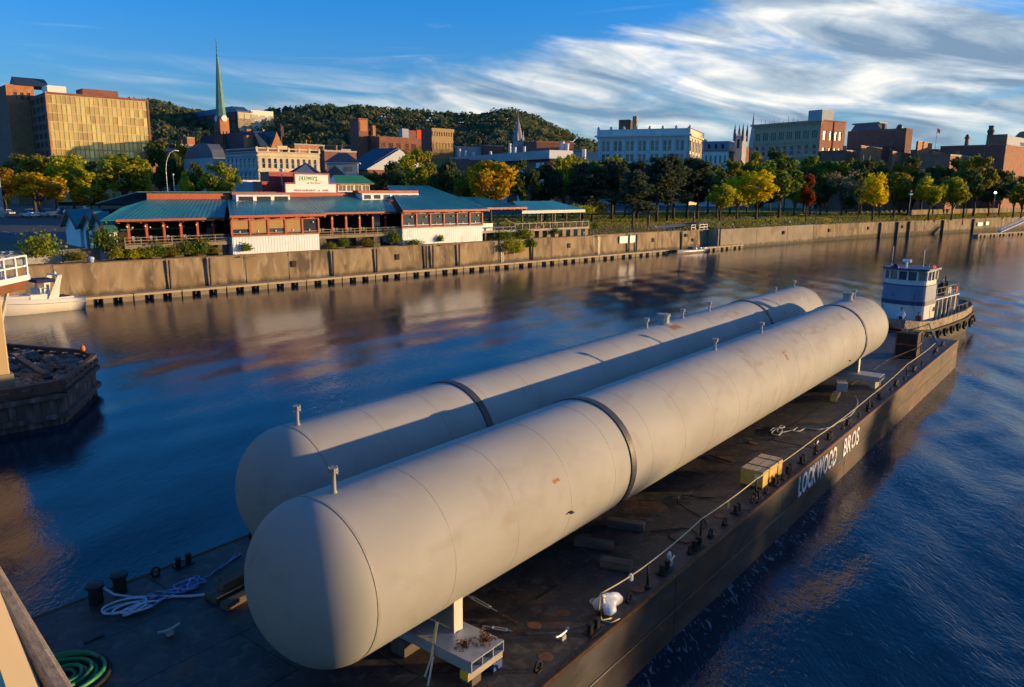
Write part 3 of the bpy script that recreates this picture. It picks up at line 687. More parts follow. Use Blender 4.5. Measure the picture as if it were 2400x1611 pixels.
def lump(cx, cy, cz, rx, ry, rz, seed, n=10, rough=.18):
    r = random.Random(seed); mb = MB(); ph = [(r.uniform(0,6),r.uniform(1,4),r.uniform(1,4)) for _ in range(5)]
    prof = []
    for i in range(n+1):
        th = math.pi*i/n
        for k in range(14):
            a = 2*math.pi*k/14
            d = Vector((math.sin(th)*math.cos(a), math.sin(th)*math.sin(a), math.cos(th)))
            q = 1+rough*sum(math.sin(p+f1*d.x*2+f2*d.y*2+d.z*f1) for p,f1,f2 in ph)/3
            mb.v.append((cx+d.x*rx*q, cy+d.y*ry*q, max(cz-rz*.9, cz+d.z*rz*q)))
    mb.f = [(i*14+k,i*14+(k+1)%14,(i+1)*14+(k+1)%14,(i+1)*14+k) for i in range(n) for k in range(14)]
    return mb
M_bag = pmat('white_plastic', (.72,.76,.82), .4, var=.06, scale=6, bump=.6, bscale=12)
b_ = lump(3.85,.55,ZD+.22,.46,.32,.25,4,14,.34); b_.lathe([(.10,0),(.05,.12),(.10,.2),(0,.21)],8,(3.45,.50,ZD+.42))
Bobj(b_, 'plastic_bag', M_bag, 'full white plastic bag at the foot of the nearest rope post', 'bag', smooth=True)
Bobj(lump(4.75,.35,ZD+.68,.06,.06,.12,9,8,.3), 'plastic_bag', M_bag, 'small white plastic bag knotted onto the safety rope', 'bag', smooth=True)
Bobj(MB().bar((11.9,.42,ZD+.72),(11.92,.42,ZD+.45),.05,.01).bar((11.93,.42,ZD+.72),(11.98,.43,ZD+.38),.05,.01), 'ribbon', M_ropey, 'yellow ribbon hanging from the rope beside the crate', 'ribbon')
Bobj(lump(7.75,.62,ZD+.12,.09,.07,.14,3,8,.2), 'plastic_scrap', M_bag, 'small white plastic scrap caught on a fitting at the barge edge', 'scrap', smooth=True)
# ---------------------------------------------------------------- crate
M_crate = pmat('yellow_plywood', (.72,.44,.09), .7, var=.12, scale=1.5, stretch=(.4,3,3)); M_cratetop = pmat('plywood_lid', (.55,.42,.24), .75, var=.12, scale=1.5, stretch=(.4,3,3))
cr = thing('wooden_crate', 'yellow plywood crate lashed with dark straps on the barge deck', 'crate', Bp(15.5,-.48,ZD), BROT)
x0,x1,y0,y1,h = 0,2.2,0,.92,.72
for nm, q in (('side_panel',(x0+.03,x1-.03,y0,y0+.03,.06,h-.03)),('side_panel',(x0+.03,x1-.03,y1-.03,y1,.06,h-.03)),('end_panel',(x0,x0+.03,y0,y1,.06,h-.03)),('end_panel',(x1-.03,x1,y0,y1,.06,h-.03))):
    MB().bx(*q).build(nm, M_crate, cr)
for i in range(4): MB().bx(x0+.01,x1-.01,y0+i*.232+.008,y0+i*.232+.220,h-.03,h+.004*(i%2)).build('lid_board', M_cratetop, cr)
for u in (.0,1.05,2.0): MB().bx(u+.05,u+.17,.02,.9,-.003,.06).build('skid', M_timber, cr)
MB().bx(-.012,0,.12,.34,.40,.58).build('shipping_label', M_signw, cr)
for u in (.62,1.62):
    mb = MB(); mb.bx(u,u+.06,y0-.008,y1+.008,h+.006,h+.014); mb.bx(u,u+.06,y0-.012,y0-.002,.02,h+.01); mb.bx(u,u+.06,y1+.002,y1+.012,.02,h+.01); mb.build('lashing_strap', M_black, cr)
# ---------------------------------------------------------------- loose timbers, blocks, hoses, ropes on deck
def timber(u, v, l, wd, ht, ang, label, mat=M_timber, group=None, z=0, cat='timber', endcol=None):
    th = thing('timber', label, cat, Bp(u,v,ZD+z), BROT+rad(ang), group)
    o = MB().bx(-l/2,l/2,-wd/2,wd/2,.002,ht).build('beam', mat, th, bevel=.012)
    if endcol: MB().bx(-l/2-.008,-l/2,-wd/2+.005,wd/2-.005,.005,ht-.005).build('painted_end', endcol, th)
    return th
M_redend = pmat('red_end_paint', (.35,.02,.015), .6, var=.1); M_yelend = pmat('yellow_end_paint', (.75,.50,.03), .6, var=.1)
timber(6.95,-3.0,1.3,.30,.26,-70+180,'dark timber with a red painted end lying beside the front tank', endcol=M_redend)
timber(8.9,-2.9,1.3,.32,.30,-70,'dark timber baulk behind the red-ended one on the deck')
timber(6.15,-1.65,1.0,.34,.28,-72,'short grey timber block near the second rope post')
for i, (u,v,l,a,z,lb) in enumerate(((-1.7,-10.0,2.6,8,0,'lowest grey plank in the stack left of the rear tank'),(-1.75,-9.65,2.5,5,0,'grey plank on the right of the stack beside the rear tank'),(-1.6,-9.85,2.2,10,.22,'topmost grey plank lying across the stack near the white rope'),(-1.3,-10.4,1.9,3,0,'short loose plank at the rope side of the plank stack'),(-2.0,-9.1,2.0,6,0,'dark plank lying closest to the front tank dome'))):
    timber(u,v,l,.30,.21,a,lb,M_timber,'planks left of the rear tank',z)
timber(-1.95,-6.6,1.3,.5,.4,80,'dark timber block under the rounded end of the front tank')
timber(-2.2,-4.9,1.4,.45,.42,95,'grey wooden block in the shade below the front tank end')
timber(31.7,-2.35,1.5,.36,.30,8,'long timber with yellow end beside the far saddle', endcol=M_yelend)
timber(34.1,-2.7,1.0,.6,.5,20,'pale concrete block beside the far saddle', M_grey, cat='block')
def spiral(cu, cv, r0, r1, turns, n, z0, dz, rng, wob=.05, sq=1.0):
    P = []
    for i in range(n+1):
        f = i/n; a = 2*math.pi*turns*f; r = r0+(r1-r0)*(.5+.5*math.sin(f*turns*2.1)) if turns > 5 else r0+(r1-r0)*f
        P.append((cu+r*math.cos(a)*sq+rng.uniform(-wob,wob), -cv+r*math.sin(a)+rng.uniform(-wob,wob), z0+dz*f+rng.uniform(0,.01)))
    return P
r_ = random.Random(8)
mb = MB()
for q in range(6):
    rr = .38+.14*q
    mb.tube([(-7.25+rr*.85*math.cos(a)+.05*math.sin(q*3), 9.15+rr*.78*math.sin(a)+.05*math.cos(q*2), ZD+.05+.09*(q%2)+.02*math.sin(3*a+q)) for a in [i*2*math.pi/36 for i in range(36)]],.05,7,closed=True)
mb.tube([(-7.25+.9*math.cos(a), 9.15+.86*math.sin(a), ZD+.17+.03*a) for a in [i*.12 for i in range(40)]],.05,7)
Bobj(mb, 'hose_coil', M_hose, 'coiled bright green hose at the bottom left of the deck', 'hose', smooth=True)
Bobj(MB().tube([(-7.25+1.06*math.cos(a), 9.15+1.03*math.sin(a), ZD+.05) for a in [i*2*math.pi/40 for i in range(40)]],.06,6,closed=True), 'cable_ring', M_black, 'black cable ring lying around the green hose coil', 'cable', smooth=True)
# white mooring rope: loops faked down beside the bollards, tail running to the planks
P = []
for i in range(520):
    f = i/520; a = i*.17; P.append((-4.75+.62*math.cos(a*.5)*(.6+.4*math.sin(a*.071+1))+.10*math.sin(a*.33)+.2*f, 11.05-.42*math.sin(a*.5+.5*math.sin(a*.09))*(.55+.35*math.cos(a*.053))-.15*f+.18*math.cos(a*.043), ZD+.03+.11*abs(math.sin(a*.13))))
P += [Vector(P[-1]).lerp(Vector((-3.9,10.9,ZD+.03)), q/6) for q in range(1,7)]
P += [(-3.75+.11*i, 10.85-.09*i+.06*math.sin(i*.9), ZD+.03) for i in range(9)]
Bobj(MB().tube(P,.032,5), 'mooring_rope', M_rope, 'heap of pale blue-white mooring rope beside the two black bollards', 'rope', smooth=True)
Bobj(MB().tube([(-4.9,12.1,ZD+.45),(-4.7,11.9,ZD+.2),(-4.3,11.6,ZD+.04),(-3.9,11.2,ZD+.04),(-3.4,10.6,ZD+.03),(-2.9,10.1,ZD+.03),(-2.75,9.95,ZD+.03)],.035,6), 'mooring_rope', M_rope, 'single pale rope running from the left bollard to the planks', 'rope', smooth=True)
P = []
for i in range(330):
    a = i*.17; i = i*.45; P.append((-3.05+.35*math.sin(a*.61)+.009*i*math.cos(a*.05), 10.95+.28*math.cos(a*.47)+.10*math.sin(a), ZD+.03+.07*abs(math.sin(a*.7))))
P += [(-2.2+.22*i, 11.05+.10*i+.05*math.sin(i*1.3), ZD+.03) for i in range(7)] + [(-.8,11.72,ZD+.03),(-.75,11.6,ZD+.03),(-1.2,11.45,ZD+.03),(-1.8,11.2,ZD+.03)]
Bobj(MB().tube(P,.026,5), 'frayed_rope', pmat('blue_rope',(.25,.33,.62),.9,var=.2,scale=9), 'tangled blue-white rope lying behind the grey planks', 'rope', smooth=True)
def deckline(pts, r, mat, name, label, cat):
    Bobj(MB().tube([(u,-v,ZD+r+.005) for u,v in pts], r, 6), name, mat, label, cat, smooth=True)
def sm_curve(ctrl, n=8):
    out = []
    for i in range(len(ctrl)-1):
        p0 = Vector(ctrl[max(0,i-1)]); p1 = Vector(ctrl[i]); p2 = Vector(ctrl[i+1]); p3 = Vector(ctrl[min(len(ctrl)-1,i+2)])
        for k in range(n):
            t = k/n; out.append(.5*((2*p1)+(p2-p0)*t+(2*p0-5*p1+4*p2-p3)*t*t+(3*p1-p0-3*p2+p3)*t**3))
    out.append(Vector(ctrl[-1])); return [(p.x,p.y) for p in out]
def dkp(px, py):
    p = gz(px,py,ZD)-BA; return (p.x*BD.x+p.y*BD.y, p.x*BD.y-p.y*BD.x)
deckline(sm_curve([dkp(*q) for q in ((1710,1163),(1650,1168),(1598,1163),(1588,1175),(1605,1192),(1640,1212),(1655,1228),(1648,1242))]), .022, M_black, 'air_hose', 'black hose curving across the deck beside the crate', 'hose')
deckline(sm_curve([dkp(*q) for q in ((1525,1248),(1570,1243),(1610,1241),(1634,1255),(1620,1274),(1590,1272),(1566,1258),(1575,1246),(1600,1240))]), .022, M_black, 'air_hose', 'black hose loop lying on the deck behind the third post', 'hose')
deckline(sm_curve([dkp(*q) for q in ((1665,1070),(1690,1078),(1716,1085))]), .03, M_black, 'iron_rod', 'thin dark rod on deck behind the yellow crate', 'rod')
c_ = [dkp(*q) for q in ((1805,1013),(1815,1005),(1832,1010),(1825,1022),(1808,1018),(1820,1008),(1838,1003),(1830,1000),(1822,1015),(1852,1012),(1868,1005),(1858,1012),(1872,1013),(1890,1006),(1915,1009),(1945,1004),(1965,992),(1990,978),(2004,962),(2010,945),(2005,930))]
deckline(sm_curve(c_,5), .035, pmat('grey_rope',(.42,.40,.35),.9,var=.15,scale=9), 'mooring_rope', 'grey mooring rope snaking over the deck below the front tank', 'rope')
Bobj(MB().tube([(3.95+.16*math.cos(a), 1.02+.16*math.sin(a), ZD+.03) for a in [i*math.pi/6 for i in range(12)]],.03,6,closed=True),'steel_ring',M_steel,'small pale steel ring on the deck beside the white bag','ring', smooth=True)
# turnbuckles
for i, (a,b,lb) in enumerate((((1093,1418),(1218,1466),'upper turnbuckle chain running from the near saddle to the deck'),((1145,1475),(1240,1490),'lower turnbuckle chain running from the near saddle to the deck'))):
    ua, va = dkp(*a); ub, vb = dkp(*b); p = Vector((ua,-va,ZD+.32-.25*i)); q = Vector((ub,-vb,ZD+.05)); d = (q-p)
    th = thing('turnbuckle', lb, 'turnbuckle', Bp(0,0,0), BROT, 'lashing turnbuckles')
    n_ = d.cross(Vector((0,0,1))).normalized()*.05
    MB().tube([p+d*.1+n_,p+d*.45+n_],.018,5).tube([p+d*.1-n_,p+d*.45-n_],.018,5).tube([p+d*.1+n_,p+d*.1-n_],.025,5).tube([p+d*.45+n_,p+d*.45-n_],.025,5).build('frame', M_steel, th)
    MB().tube([p-d*.15,p+d*.14],.018,5).tube([p+d*.42,p+d*.6],.018,5).build('screw', M_steel, th)
    mb = MB()
    for k in range(7):
        c = p+d*(.62+.055*k); mb.tube([c+(d.normalized()*.05*math.cos(a)+(n_*.7 if k%2 else Vector((0,0,.035)))*math.sin(a)) for a in [j*math.pi/4 for j in range(8)]],.014,4,closed=True)
    mb.build('chain', M_rust, th)
# rusty steel frame box at the far end of the deck
fb = thing('steel_box', 'tall rusty dark steel box standing on the far deck end', 'steel box', Bp(46.6,-1.1,ZD), BROT)
MB().bx(.06,1.5,.06,1.36,.0,1.72).build('body', pmat('rust_dark',(.035,.02,.016),.8,var=.3,scale=2), fb)
for x,y in ((0,0),(0,1.36),(1.5,0),(1.5,1.36)): MB().bx(x,x+.09,y,y+.09,-.003,1.82).build('corner_post', M_rust, fb)
for z in (0.03,.9,1.74):
    MB().bx(-.012,.05,.09,1.36,z,z+.09).build('cross_bar', M_rust, fb); MB().bx(.09,1.5,-.012,.05,z,z+.09).build('cross_bar', M_rust, fb)
Bobj(MB().tube([(47,.9,ZD+.9),(44.5,2.6,ZD+.05)],.04,6),'prop_bar',M_rust,'rusty bar propped against the tall steel box','bar')
# ================================================================ tanks
M_tank = pmat('tank_paint', (.40,.395,.37), .72, var=.06, scale=.4, col2=(.355,.345,.32), thr=.58, soft=.35, scale2=.28, stretch=(1,1.3,1.3), col3=(.32,.285,.235), thr3=.72, scale3=.9, spec=.25, bump=.10, bscale=2.2)
M_weld = pmat('weld_bead', (.31,.295,.26), .6, var=.1, scale=3)
M_strap = pmat('strap_steel', (.055,.055,.06), .5, .2, var=.2, scale=2)
M_plate = pmat('white_plate', (.70,.64,.52), .55, var=.08, scale=2, col2=(.30,.10,.03), thr=.72, soft=.1, scale2=2)
M_skid = pmat('skid_steel', (.36,.41,.47), .5, .2, var=.1, scale=2, col2=(.22,.22,.23), thr=.66, soft=.2, scale2=2)
RT, ZC = 1.97, 5.1756
def ring(mb, x, r, hw, hh, n=96, a0=0, a1=2*math.pi):
    full = abs(a1-a0-2*math.pi) < 1e-6; k = n if full else n+1
    for i in range(k):
        a = a0+(a1-a0)*i/n; c, s = math.cos(a), math.sin(a)
        for xx, rr in ((x-hw,r-.01),(x-hw,r+hh),(x+hw,r+hh),(x+hw,r-.01)): mb.v.append((xx, rr*c, rr*s))
    b = len(mb.v)-4*k
    for i in range(n):
        j = (i+1)%k
        for q in range(4): mb.f.append((b+i*4+q, b+j*4+q, b+j*4+(q+1)%4, b+i*4+(q+1)%4))
    return mb
def nozzle(th, x, h, r, fl, ang=90, name='nozzle'):
    mb = MB().lathe([(r*1.6,0),(r*1.25,.05),(r,.08),(r,h),(fl*.85,h),(fl*.85,h+.04),(fl*.7,h+.05),(fl*.7,h+.07),(fl*.85,h+.08),(fl*.85,h+.12),(0,h+.12)],12)
    for k in range(6): mb.lathe([(.014,h-.03),(.014,h+.15),(0,h+.15)],5,(fl*.74*math.cos(k*math.pi/3),fl*.8*math.sin(k*math.pi/3),0))
    o = mb.build(name, M_tank, th, False); o.location = (x, (RT-.02)*math.cos(rad(ang)), (RT-.02)*math.sin(rad(ang))); o.rotation_euler.x = rad(ang-90)
def tank(label, v, xa, xb, welds, straps, nozzles, manway, lugs):
    th = thing('storage_tank', label, 'tank', Bp(0,v,ZC), BROT, 'tanks on the barge')
    prof = [(0,xa-1.5)]
    for i in range(1,17): a = math.pi/2*i/16; prof.append((RT*math.sin(a), xa-1.5*math.cos(a)))
    L_ = xb-xa
    for i in range(1,19): prof.append((RT, xa+L_*i/18))
    for i in range(1,17): a = math.pi/2*i/16; prof.append((RT*math.cos(a) if i < 16 else 0, xb+1.5*math.sin(a)))
    MB().lathe(prof, 128, ax='x').build('shell', M_tank, th, True)
    for i, x in enumerate((xa, xb)): ring(MB(), x, RT, .035, .010).build('head_weld', M_weld, th)
    for x in welds: ring(MB(), x, RT, .009, .003).build('seam_weld', M_weld, th)
    for k, (x, y0) in enumerate(zip(welds, welds[1:])):      # short lengthwise welds, staggered from course to course
        a = rad((38, 64, 50)[k % 3]); mb = MB().bar((x, (RT+.0)*math.cos(a), RT*math.sin(a)), (y0, RT*math.cos(a), RT*math.sin(a)), .018, .008, up=(0,math.cos(a),math.sin(a))); mb.build('seam_weld', M_weld, th)
    for x in straps:
        ring(MB(), x, RT+.012, .15, .03, 80, rad(-42), rad(222)).build('hold_down_strap', M_strap, th)
    for x, h, r, fl in nozzles: nozzle(th, x, h, r, fl)
    for x in manway: nozzle(th, x, .42, .30, .42, 90, 'manway')
    for x, a in lugs:
        o = MB().bx(-.08,.08,-.012,.012,-.02,.12).lathe([(.03,-.02),(.03,.02)],8,(0,0,.06)).build('lifting_lug', M_strap, th); o.location = (x, RT*math.cos(rad(a)), RT*math.sin(rad(a))); o.rotation_euler.x = rad(a-90)
    return th
# starboard side is local -y, so straps are open there from -42 degrees down
cour = lambda a, b: [a+2.44*i for i in range(1, int((b-a)/2.44))]
T1 = tank('nearer cream storage tank with a steel strap, lying along the barge edge', -3.769, -3.58, 40.4, cour(-3.58,40.4), [7.3,35.2], [(-3.1,.50,.055,.14),(17.7,.42,.06,.15),(23.1,.42,.06,.15),(39.3,.45,.06,.15)], [37.8], [(3.68,187),(32.2,200)])
T2 = tank('farther cream storage tank, half in the shadow of the nearer one', -8.684, -.67, 43.3, cour(-.67,43.3), [6.15,33.4], [(-.45,.48,.055,.14),(20.6,.40,.06,.15),(24.6,.40,.06,.15),(28.0,.42,.06,.15),(38.6,.25,.05,.12),(42.4,.4,.05,.13)], [22.4], [(11.5,170)])
M_grime = pmat('grey_scuffed_paint', (.33,.31,.275), .75, var=.15, scale=1.6, col2=(.405,.39,.35), thr=.55, soft=.25, scale2=2.0)
M_rustspot = pmat('rust_spot', (.36,.15,.05), .85, var=.3, scale=9)
def patch(th, x0, x1, a0, a1, mat, name, ragged=.12, seed=1):
    r = random.Random(seed); mb = MB(); nx, na = 14, 10; R_ = RT+.0035
    for i in range(nx+1):
        lo = rad(a0)+r.uniform(0,ragged); hi = rad(a1)-r.uniform(0,ragged)
        for j in range(na+1):
            a = lo+(hi-lo)*j/na; mb.v.append((x0+(x1-x0)*i/nx, -R_*math.cos(a), R_*math.sin(a)))
    k = na+1; mb.f = [(i*k+j,i*k+j+1,(i+1)*k+j+1,(i+1)*k+j) for i in range(nx) for j in range(na)]
    mb.build(name, mat, th, True)
patch(T1,18.2,19.1,40,80,M_grime,'scuffed_paint',.10,2); patch(T1,19.0,23.6,38,47,M_grime,'scuffed_paint',.06,3); patch(T1,24.2,33.6,44,72,M_grime,'scuffed_paint',.14,4); patch(T1,36.2,40.3,48,84,M_grime,'scuffed_paint',.10,5)
patch(T1,22.1,22.5,40,46,M_rustspot,'rust_mark',.05,6); patch(T1,3.05,3.35,22,26,M_rustspot,'rust_mark',.03,7); patch(T1,22.16,22.36,30,41,M_rustspot,'rust_mark',.07,8); patch(T1,-.6,-.1,24,26,M_grime,'scuffed_paint',.01,9)
patch(T2,22.0,22.9,62,78,M_rustspot,'rust_mark',.10,10); patch(T2,26,30,56,70,M_grime,'scuffed_paint',.09,11); patch(T2,36,42,50,74,M_grime,'scuffed_paint',.12,12)
# saddles: welded plates are part of each tank, the steel skid and blocking below are things of their own
def saddle(th, x, z_top=3.0):
    zb = z_top-ZC
    for y in (-1.45,1.35):
        mb = MB().bx(x-.16,x+.16,y-.02,y+.02,zb,-.95*math.sqrt(max(0,RT*RT-y*y))*.98); mb.build('saddle_plate', M_plate, th)
    mb = MB(); n = 16; pr = []
    for i in range(n+1):
        y = -1.4+2.75*i/n; pr.append((y, -math.sqrt(RT*RT-y*y)+.01))
    prof = [(-1.4,zb),(1.35,zb)] + list(reversed(pr)); mb.prx(prof, x-.02, x+.02); mb.build('saddle_web', pmat('saddle_grey',(.30,.30,.28),.6,var=.1) if 'saddle_grey' not in bpy.data.materials else bpy.data.materials['saddle_grey'], th)
def skid(u, v0, v1, label, wd=1.22):
    th = thing('steel_skid', label, 'steel beam', Bp(u,0,ZD), BROT)
    z0, z1 = .45, .74
    mb = MB(); mb.bx(-wd/2,wd/2,v0,v1,z1-.03,z1).bx(-wd/2,wd/2,v0,v1,z0,z0+.03); mb.build('flange_plate', M_skid, th)
    for k in range(4): x = -wd/2+.012+k*(wd-.024)/3; MB().bx(x-.012,x+.012,v0+.006,v1-.006,z0+.03,z1-.03).build('web_plate', M_skid, th)
    MB().bx(-wd/2+.03,wd/2-.03,v0+.6,v0+.62,z0+.03,z1-.03).build('bulkhead', M_dark, th)
    return th
saddle(T1,-.53); saddle(T1,36.2); saddle(T2,2.4); saddle(T2,39.1)
skid(-.72,1.16,6.2,'blue-grey box girder skid under the near end of the front tank')
skid(36.2,.95,6.2,'blue-grey skid under the far end of the front tank')
skid(2.4,6.8,11.2,'shaded skid under the near end of the rear tank')
skid(39.1,6.8,11.2,'shaded skid under the far end of the rear tank')
def blocking(u, v, l, wd, z0, z1, lb, mat, ang=0, end=None):
    th = thing('blocking_timber', lb, 'timber', Bp(u,v,ZD), BROT+rad(ang))
    MB().bx(-l/2,l/2,-wd/2,wd/2,z0,z1).build('beam', mat, th, bevel=.01)
    if end: MB().bx(-l/2-.01,-l/2,-wd/2,wd/2,z0,z1).build('painted_end', end, th)
M_paletim = pmat('pale_timber', (.42,.36,.28), .85, var=.2, scale=2, stretch=(.5,3,3))
M_bluep = pmat('blue_paint', (.04,.10,.30), .6, var=.2, scale=3)
blocking(-.72,-1.36,1.3,.26,.225,.445,'pale timber with yellow end bearing the near steel skid',M_paletim,0,M_yelend)
blocking(-1.05,-1.45,.34,.4,.002,.22,'grey packing block below the pale timber, left one',M_timber)
blocking(-.28,-1.38,.34,.34,.002,.22,'blue packing block below the pale timber, right one',M_bluep)
blocking(-.72,-3.6,1.4,.5,.002,.445,'dark packing timber in the shade under the near skid',M_timber)
blocking(-.72,-5.5,1.4,.5,.002,.445,'dark packing timber farthest under the near skid',M_timber)
blocking(36.2,-1.3,1.3,.3,.002,.445,'pale packing timber under the open end of the far skid',M_paletim)
blocking(36.2,-5.2,1.3,.4,.002,.445,'packing timber deep under the far skid of the front tank',M_timber)
blocking(2.4,-7.6,1.3,.4,.002,.445,'packing timber below the rear tank near skid, starboard side',M_timber)
blocking(2.4,-10.6,1.3,.4,.002,.445,'packing timber below the rear tank near skid, port side',M_timber)
blocking(39.1,-7.6,1.3,.4,.002,.445,'packing timber below the rear tank far skid, starboard side',M_timber)
blocking(39.1,-10.6,1.3,.4,.002,.445,'packing timber below the rear tank far skid, port side',M_timber)
# chain heaps on the near skid
for i, (cu,cv,n_,lb) in enumerate(((-.95,-1.75,26,'left heap of rusty chain on the near steel skid'),(-.42,-1.55,34,'right heap of rusty chain trailing over the near steel skid'))):
    r = random.Random(40+i); mb = MB()
    for k in range(n_):
        c = Vector((cu+r.gauss(0,.11)+(.3 if k > 24 and i else 0)*r.uniform(-1,.4), -cv+r.gauss(0,.11)-(.02*max(0,k-22) if i else 0), ZD+.755+r.uniform(0,.09)))
        d = rdir(r); d.z *= .4; d.normalize(); e_ = d.cross(rdir(r)).normalized()
        mb.tube([c+d*.055*math.cos(a)+e_*.032*math.sin(a) for a in [j*math.pi/4 for j in range(8)]],.013,4,closed=True)
    Bobj(mb,'chain_heap',M_rust,lb,'chain','rusty chain on the skid')
bn = thing('come_along', 'pale webbing strap and ratchet hanging off the near skid', 'strap', Bp(0,0,0), BROT)
MB().bar((-1.05,2.55,ZD+1.15),(-1.45,2.35,ZD+.5),.07,.012).build('webbing', M_ropey, bn)
MB().bar((-1.45,2.35,ZD+.5),(-1.75,2.3,ZD+.1),.05,.02).bar((-1.45,2.3,ZD+.5),(-1.9,2.05,ZD+.06),.05,.02).build('ratchet_handle', M_steel, bn)
# ================================================================ people
def person(name, label, loc, rz, scale, jacket, trousers, hairc, pose=0, hood=False):
    th = thing(name, label, 'person', loc, rz); th.scale = (scale,)*3
    def skin(nm, verts, edges, radii, mat, root=0, sub=1):
        me = bpy.data.meshes.new(nm); me.from_pydata(verts, edges, []); me.materials.append(mat)
        o = bpy.data.objects.new(nm, me); C.objects.link(o); o.parent = th
        o.modifiers.new('skin','SKIN')
        for i, r in enumerate(radii): me.skin_vertices[0].data[i].radius = (r, r*.85)
        me.skin_vertices[0].data[root].use_root = True
        s = o.modifiers.new('sub','SUBSURF'); s.levels = s.render_levels = sub
        return o
    el = .30 if pose else .25; hy = -.22 if pose else -.10
    V = [(0,0,.95),(0,0,1.15),(0,0,1.38),(0,-.01,1.50),(0,-.02,1.62),(0,-.02,1.74),
         (.19,0,1.40),(el,.02,1.13),(.20,hy,.93),(.19,hy-.06,.87),(-.19,0,1.40),(-el,.02,1.13),(-.20,hy,.93),(-.19,hy-.06,.87),
         (.10,0,.90),(.11,-.01,.50),(.11,.02,.09),(.12,-.15,.04),(-.10,0,.90),(-.11,-.01,.50),(-.11,.02,.09),(-.12,-.15,.04)]
    E = [(0,1),(1,2),(2,3),(3,4),(4,5),(2,6),(6,7),(7,8),(8,9),(2,10),(10,11),(11,12),(12,13),(0,14),(14,15),(15,16),(16,17),(0,18),(18,19),(19,20),(20,21)]
    Rr = [.15,.14,.15,.06,.095,.08,.07,.05,.035,.035,.07,.05,.035,.035,.085,.06,.045,.04,.085,.06,.045,.04]
    skin('body', V, E, Rr, M_skin)
    skin('jacket', [V[i] for i in (0,1,2,6,7,8,10,11,12)]+[(0,0,1.46)], [(0,1),(1,2),(2,3),(3,4),(4,5),(2,6),(6,7),(7,8),(2,9)], [.185,.175,.185,.095,.075,.06,.095,.075,.06,.085], jacket)
    skin('trousers', [V[i] for i in (0,14,15,16,18,19,20)], [(0,1),(1,2),(2,3),(0,4),(4,5),(5,6)], [.175,.105,.08,.07,.105,.08,.07], trousers)
    h = MB().lathe([(0,.115),(.06,.10),(.098,.05),(.105,-.01),(.09,-.05)],12,(0,.012,1.70)); h.build('hair', hairc, th, True)
    for s in (-.035,.035): MB().lathe([(0,-.012),(.012,0),(0,.012)],6,(s,-.105,1.69)).build('eye', M_dark, th)
    MB().add([(-.015,-.10,1.655),(.015,-.10,1.655),(0,-.10,1.69),(0,-.135,1.66)],[(0,1,3),(1,2,3),(2,0,3)]).build('nose', M_skin, th)
    for s in (-1,1):
        mb = MB()
        for k in range(5): mb.tube([(s*.19+(k-2)*.014,hy-.08,.86),(s*.19+(k-2)*.016,hy-.10,.80-.004*abs(k-2)),(s*.19+(k-2)*.014,hy-.08,.775)],.009,5)
        mb.build('fingers', M_skin, th, True)
    return th
M_skin = pmat('skin', (.42,.24,.16), .6, var=.05)
M_hoodie = pmat('white_hoodie', (.62,.68,.80), .9, var=.06); M_redj = pmat('red_jacket', (.62,.06,.015), .8, var=.06)
M_jeans = pmat('dark_jeans', (.03,.04,.09), .9, var=.1); M_hair = pmat('brown_hair', (.05,.03,.02), .8, var=.1)

# ================================================================ tugboat  (local x: aft, bow at x=0; y to the tug's starboard as seen from ahead on the left)
TW = pmat('tug_white', (.60,.585,.54), .55, var=.12, scale=1, col2=(.34,.20,.10), thr=.66, soft=.15, scale2=1.2)
TB = pmat('tug_blue', (.16,.22,.31), .5, var=.08, scale=1); TN = pmat('tug_navy', (.03,.05,.12), .5, var=.1)
TH = pmat('tug_hull', (.035,.03,.03), .6, var=.3, scale=1, col2=(.22,.10,.04), thr=.62, soft=.2, scale2=1.0)
TD = pmat('tug_deck', (.10,.085,.07), .8, var=.2, scale=1)
TR = pmat('tug_rust_white', (.36,.28,.19), .65, var=.3, scale=2, col2=(.13,.06,.03), thr=.52, soft=.2, scale2=2)
tug = thing('tugboat', 'white and blue pusher tug behind the far end of the barge', 'tugboat', Bp(58.2,-7.0,0), BROT-rad(8))
def hull_ring(z, k, fl=0):
    # half breadths along the length (x, half beam), k scales beam
    st = [(0,.02),(.7,1.25),(1.8,2.15),(3.5,2.75),(6,3.0),(10,3.05),(15,2.95),(19,2.5),(21.3,1.6),(22,.3)]
    fx = lambda x: x + (1-k)*1.8*(1 if x < 8 else -1)*(1-abs(x-11)/11 if False else .6)*(0 if 2 < x < 20 else 1)
    right = [(fx(x), -b*k) for x, b in st]; left = [(fx(x), b*k) for x, b in reversed(st)]
    return [(x,y,z) for x,y in right+left]
def sheer(x): return 2.55 + .75*max(0,(6-x)/6)**1.5 + .25*max(0,(x-14)/8)
mb = MB(); rings = []
for z, k in ((-1.2,.78),(.3,.90),(1.2,.96),(None,1.0)):
    rg = hull_ring(0 if z is None else z, k); rg = [(x,y,(sheer(x)-.75 if z is None else z)) for x,y,_ in rg]; rings.append(rg)
n = len(rings[0])
for rg in rings: mb.v += rg
for i in range(len(rings)-1):
    for k in range(n): mb.f.append((i*n+k, i*n+(k+1)%n, (i+1)*n+(k+1)%n, (i+1)*n+k))
mb.build('hull', TH, tug)
rg = hull_ring(0,1.0)
mb = MB(); mb.v = [(x,y*.97,sheer(x)-.80) for x,y,_ in rg]; h2 = n//2
mb.f = [(i, i+1, n-2-i, n-1-i) for i in range(h2-1)]; mb.build('deck', TD, tug)
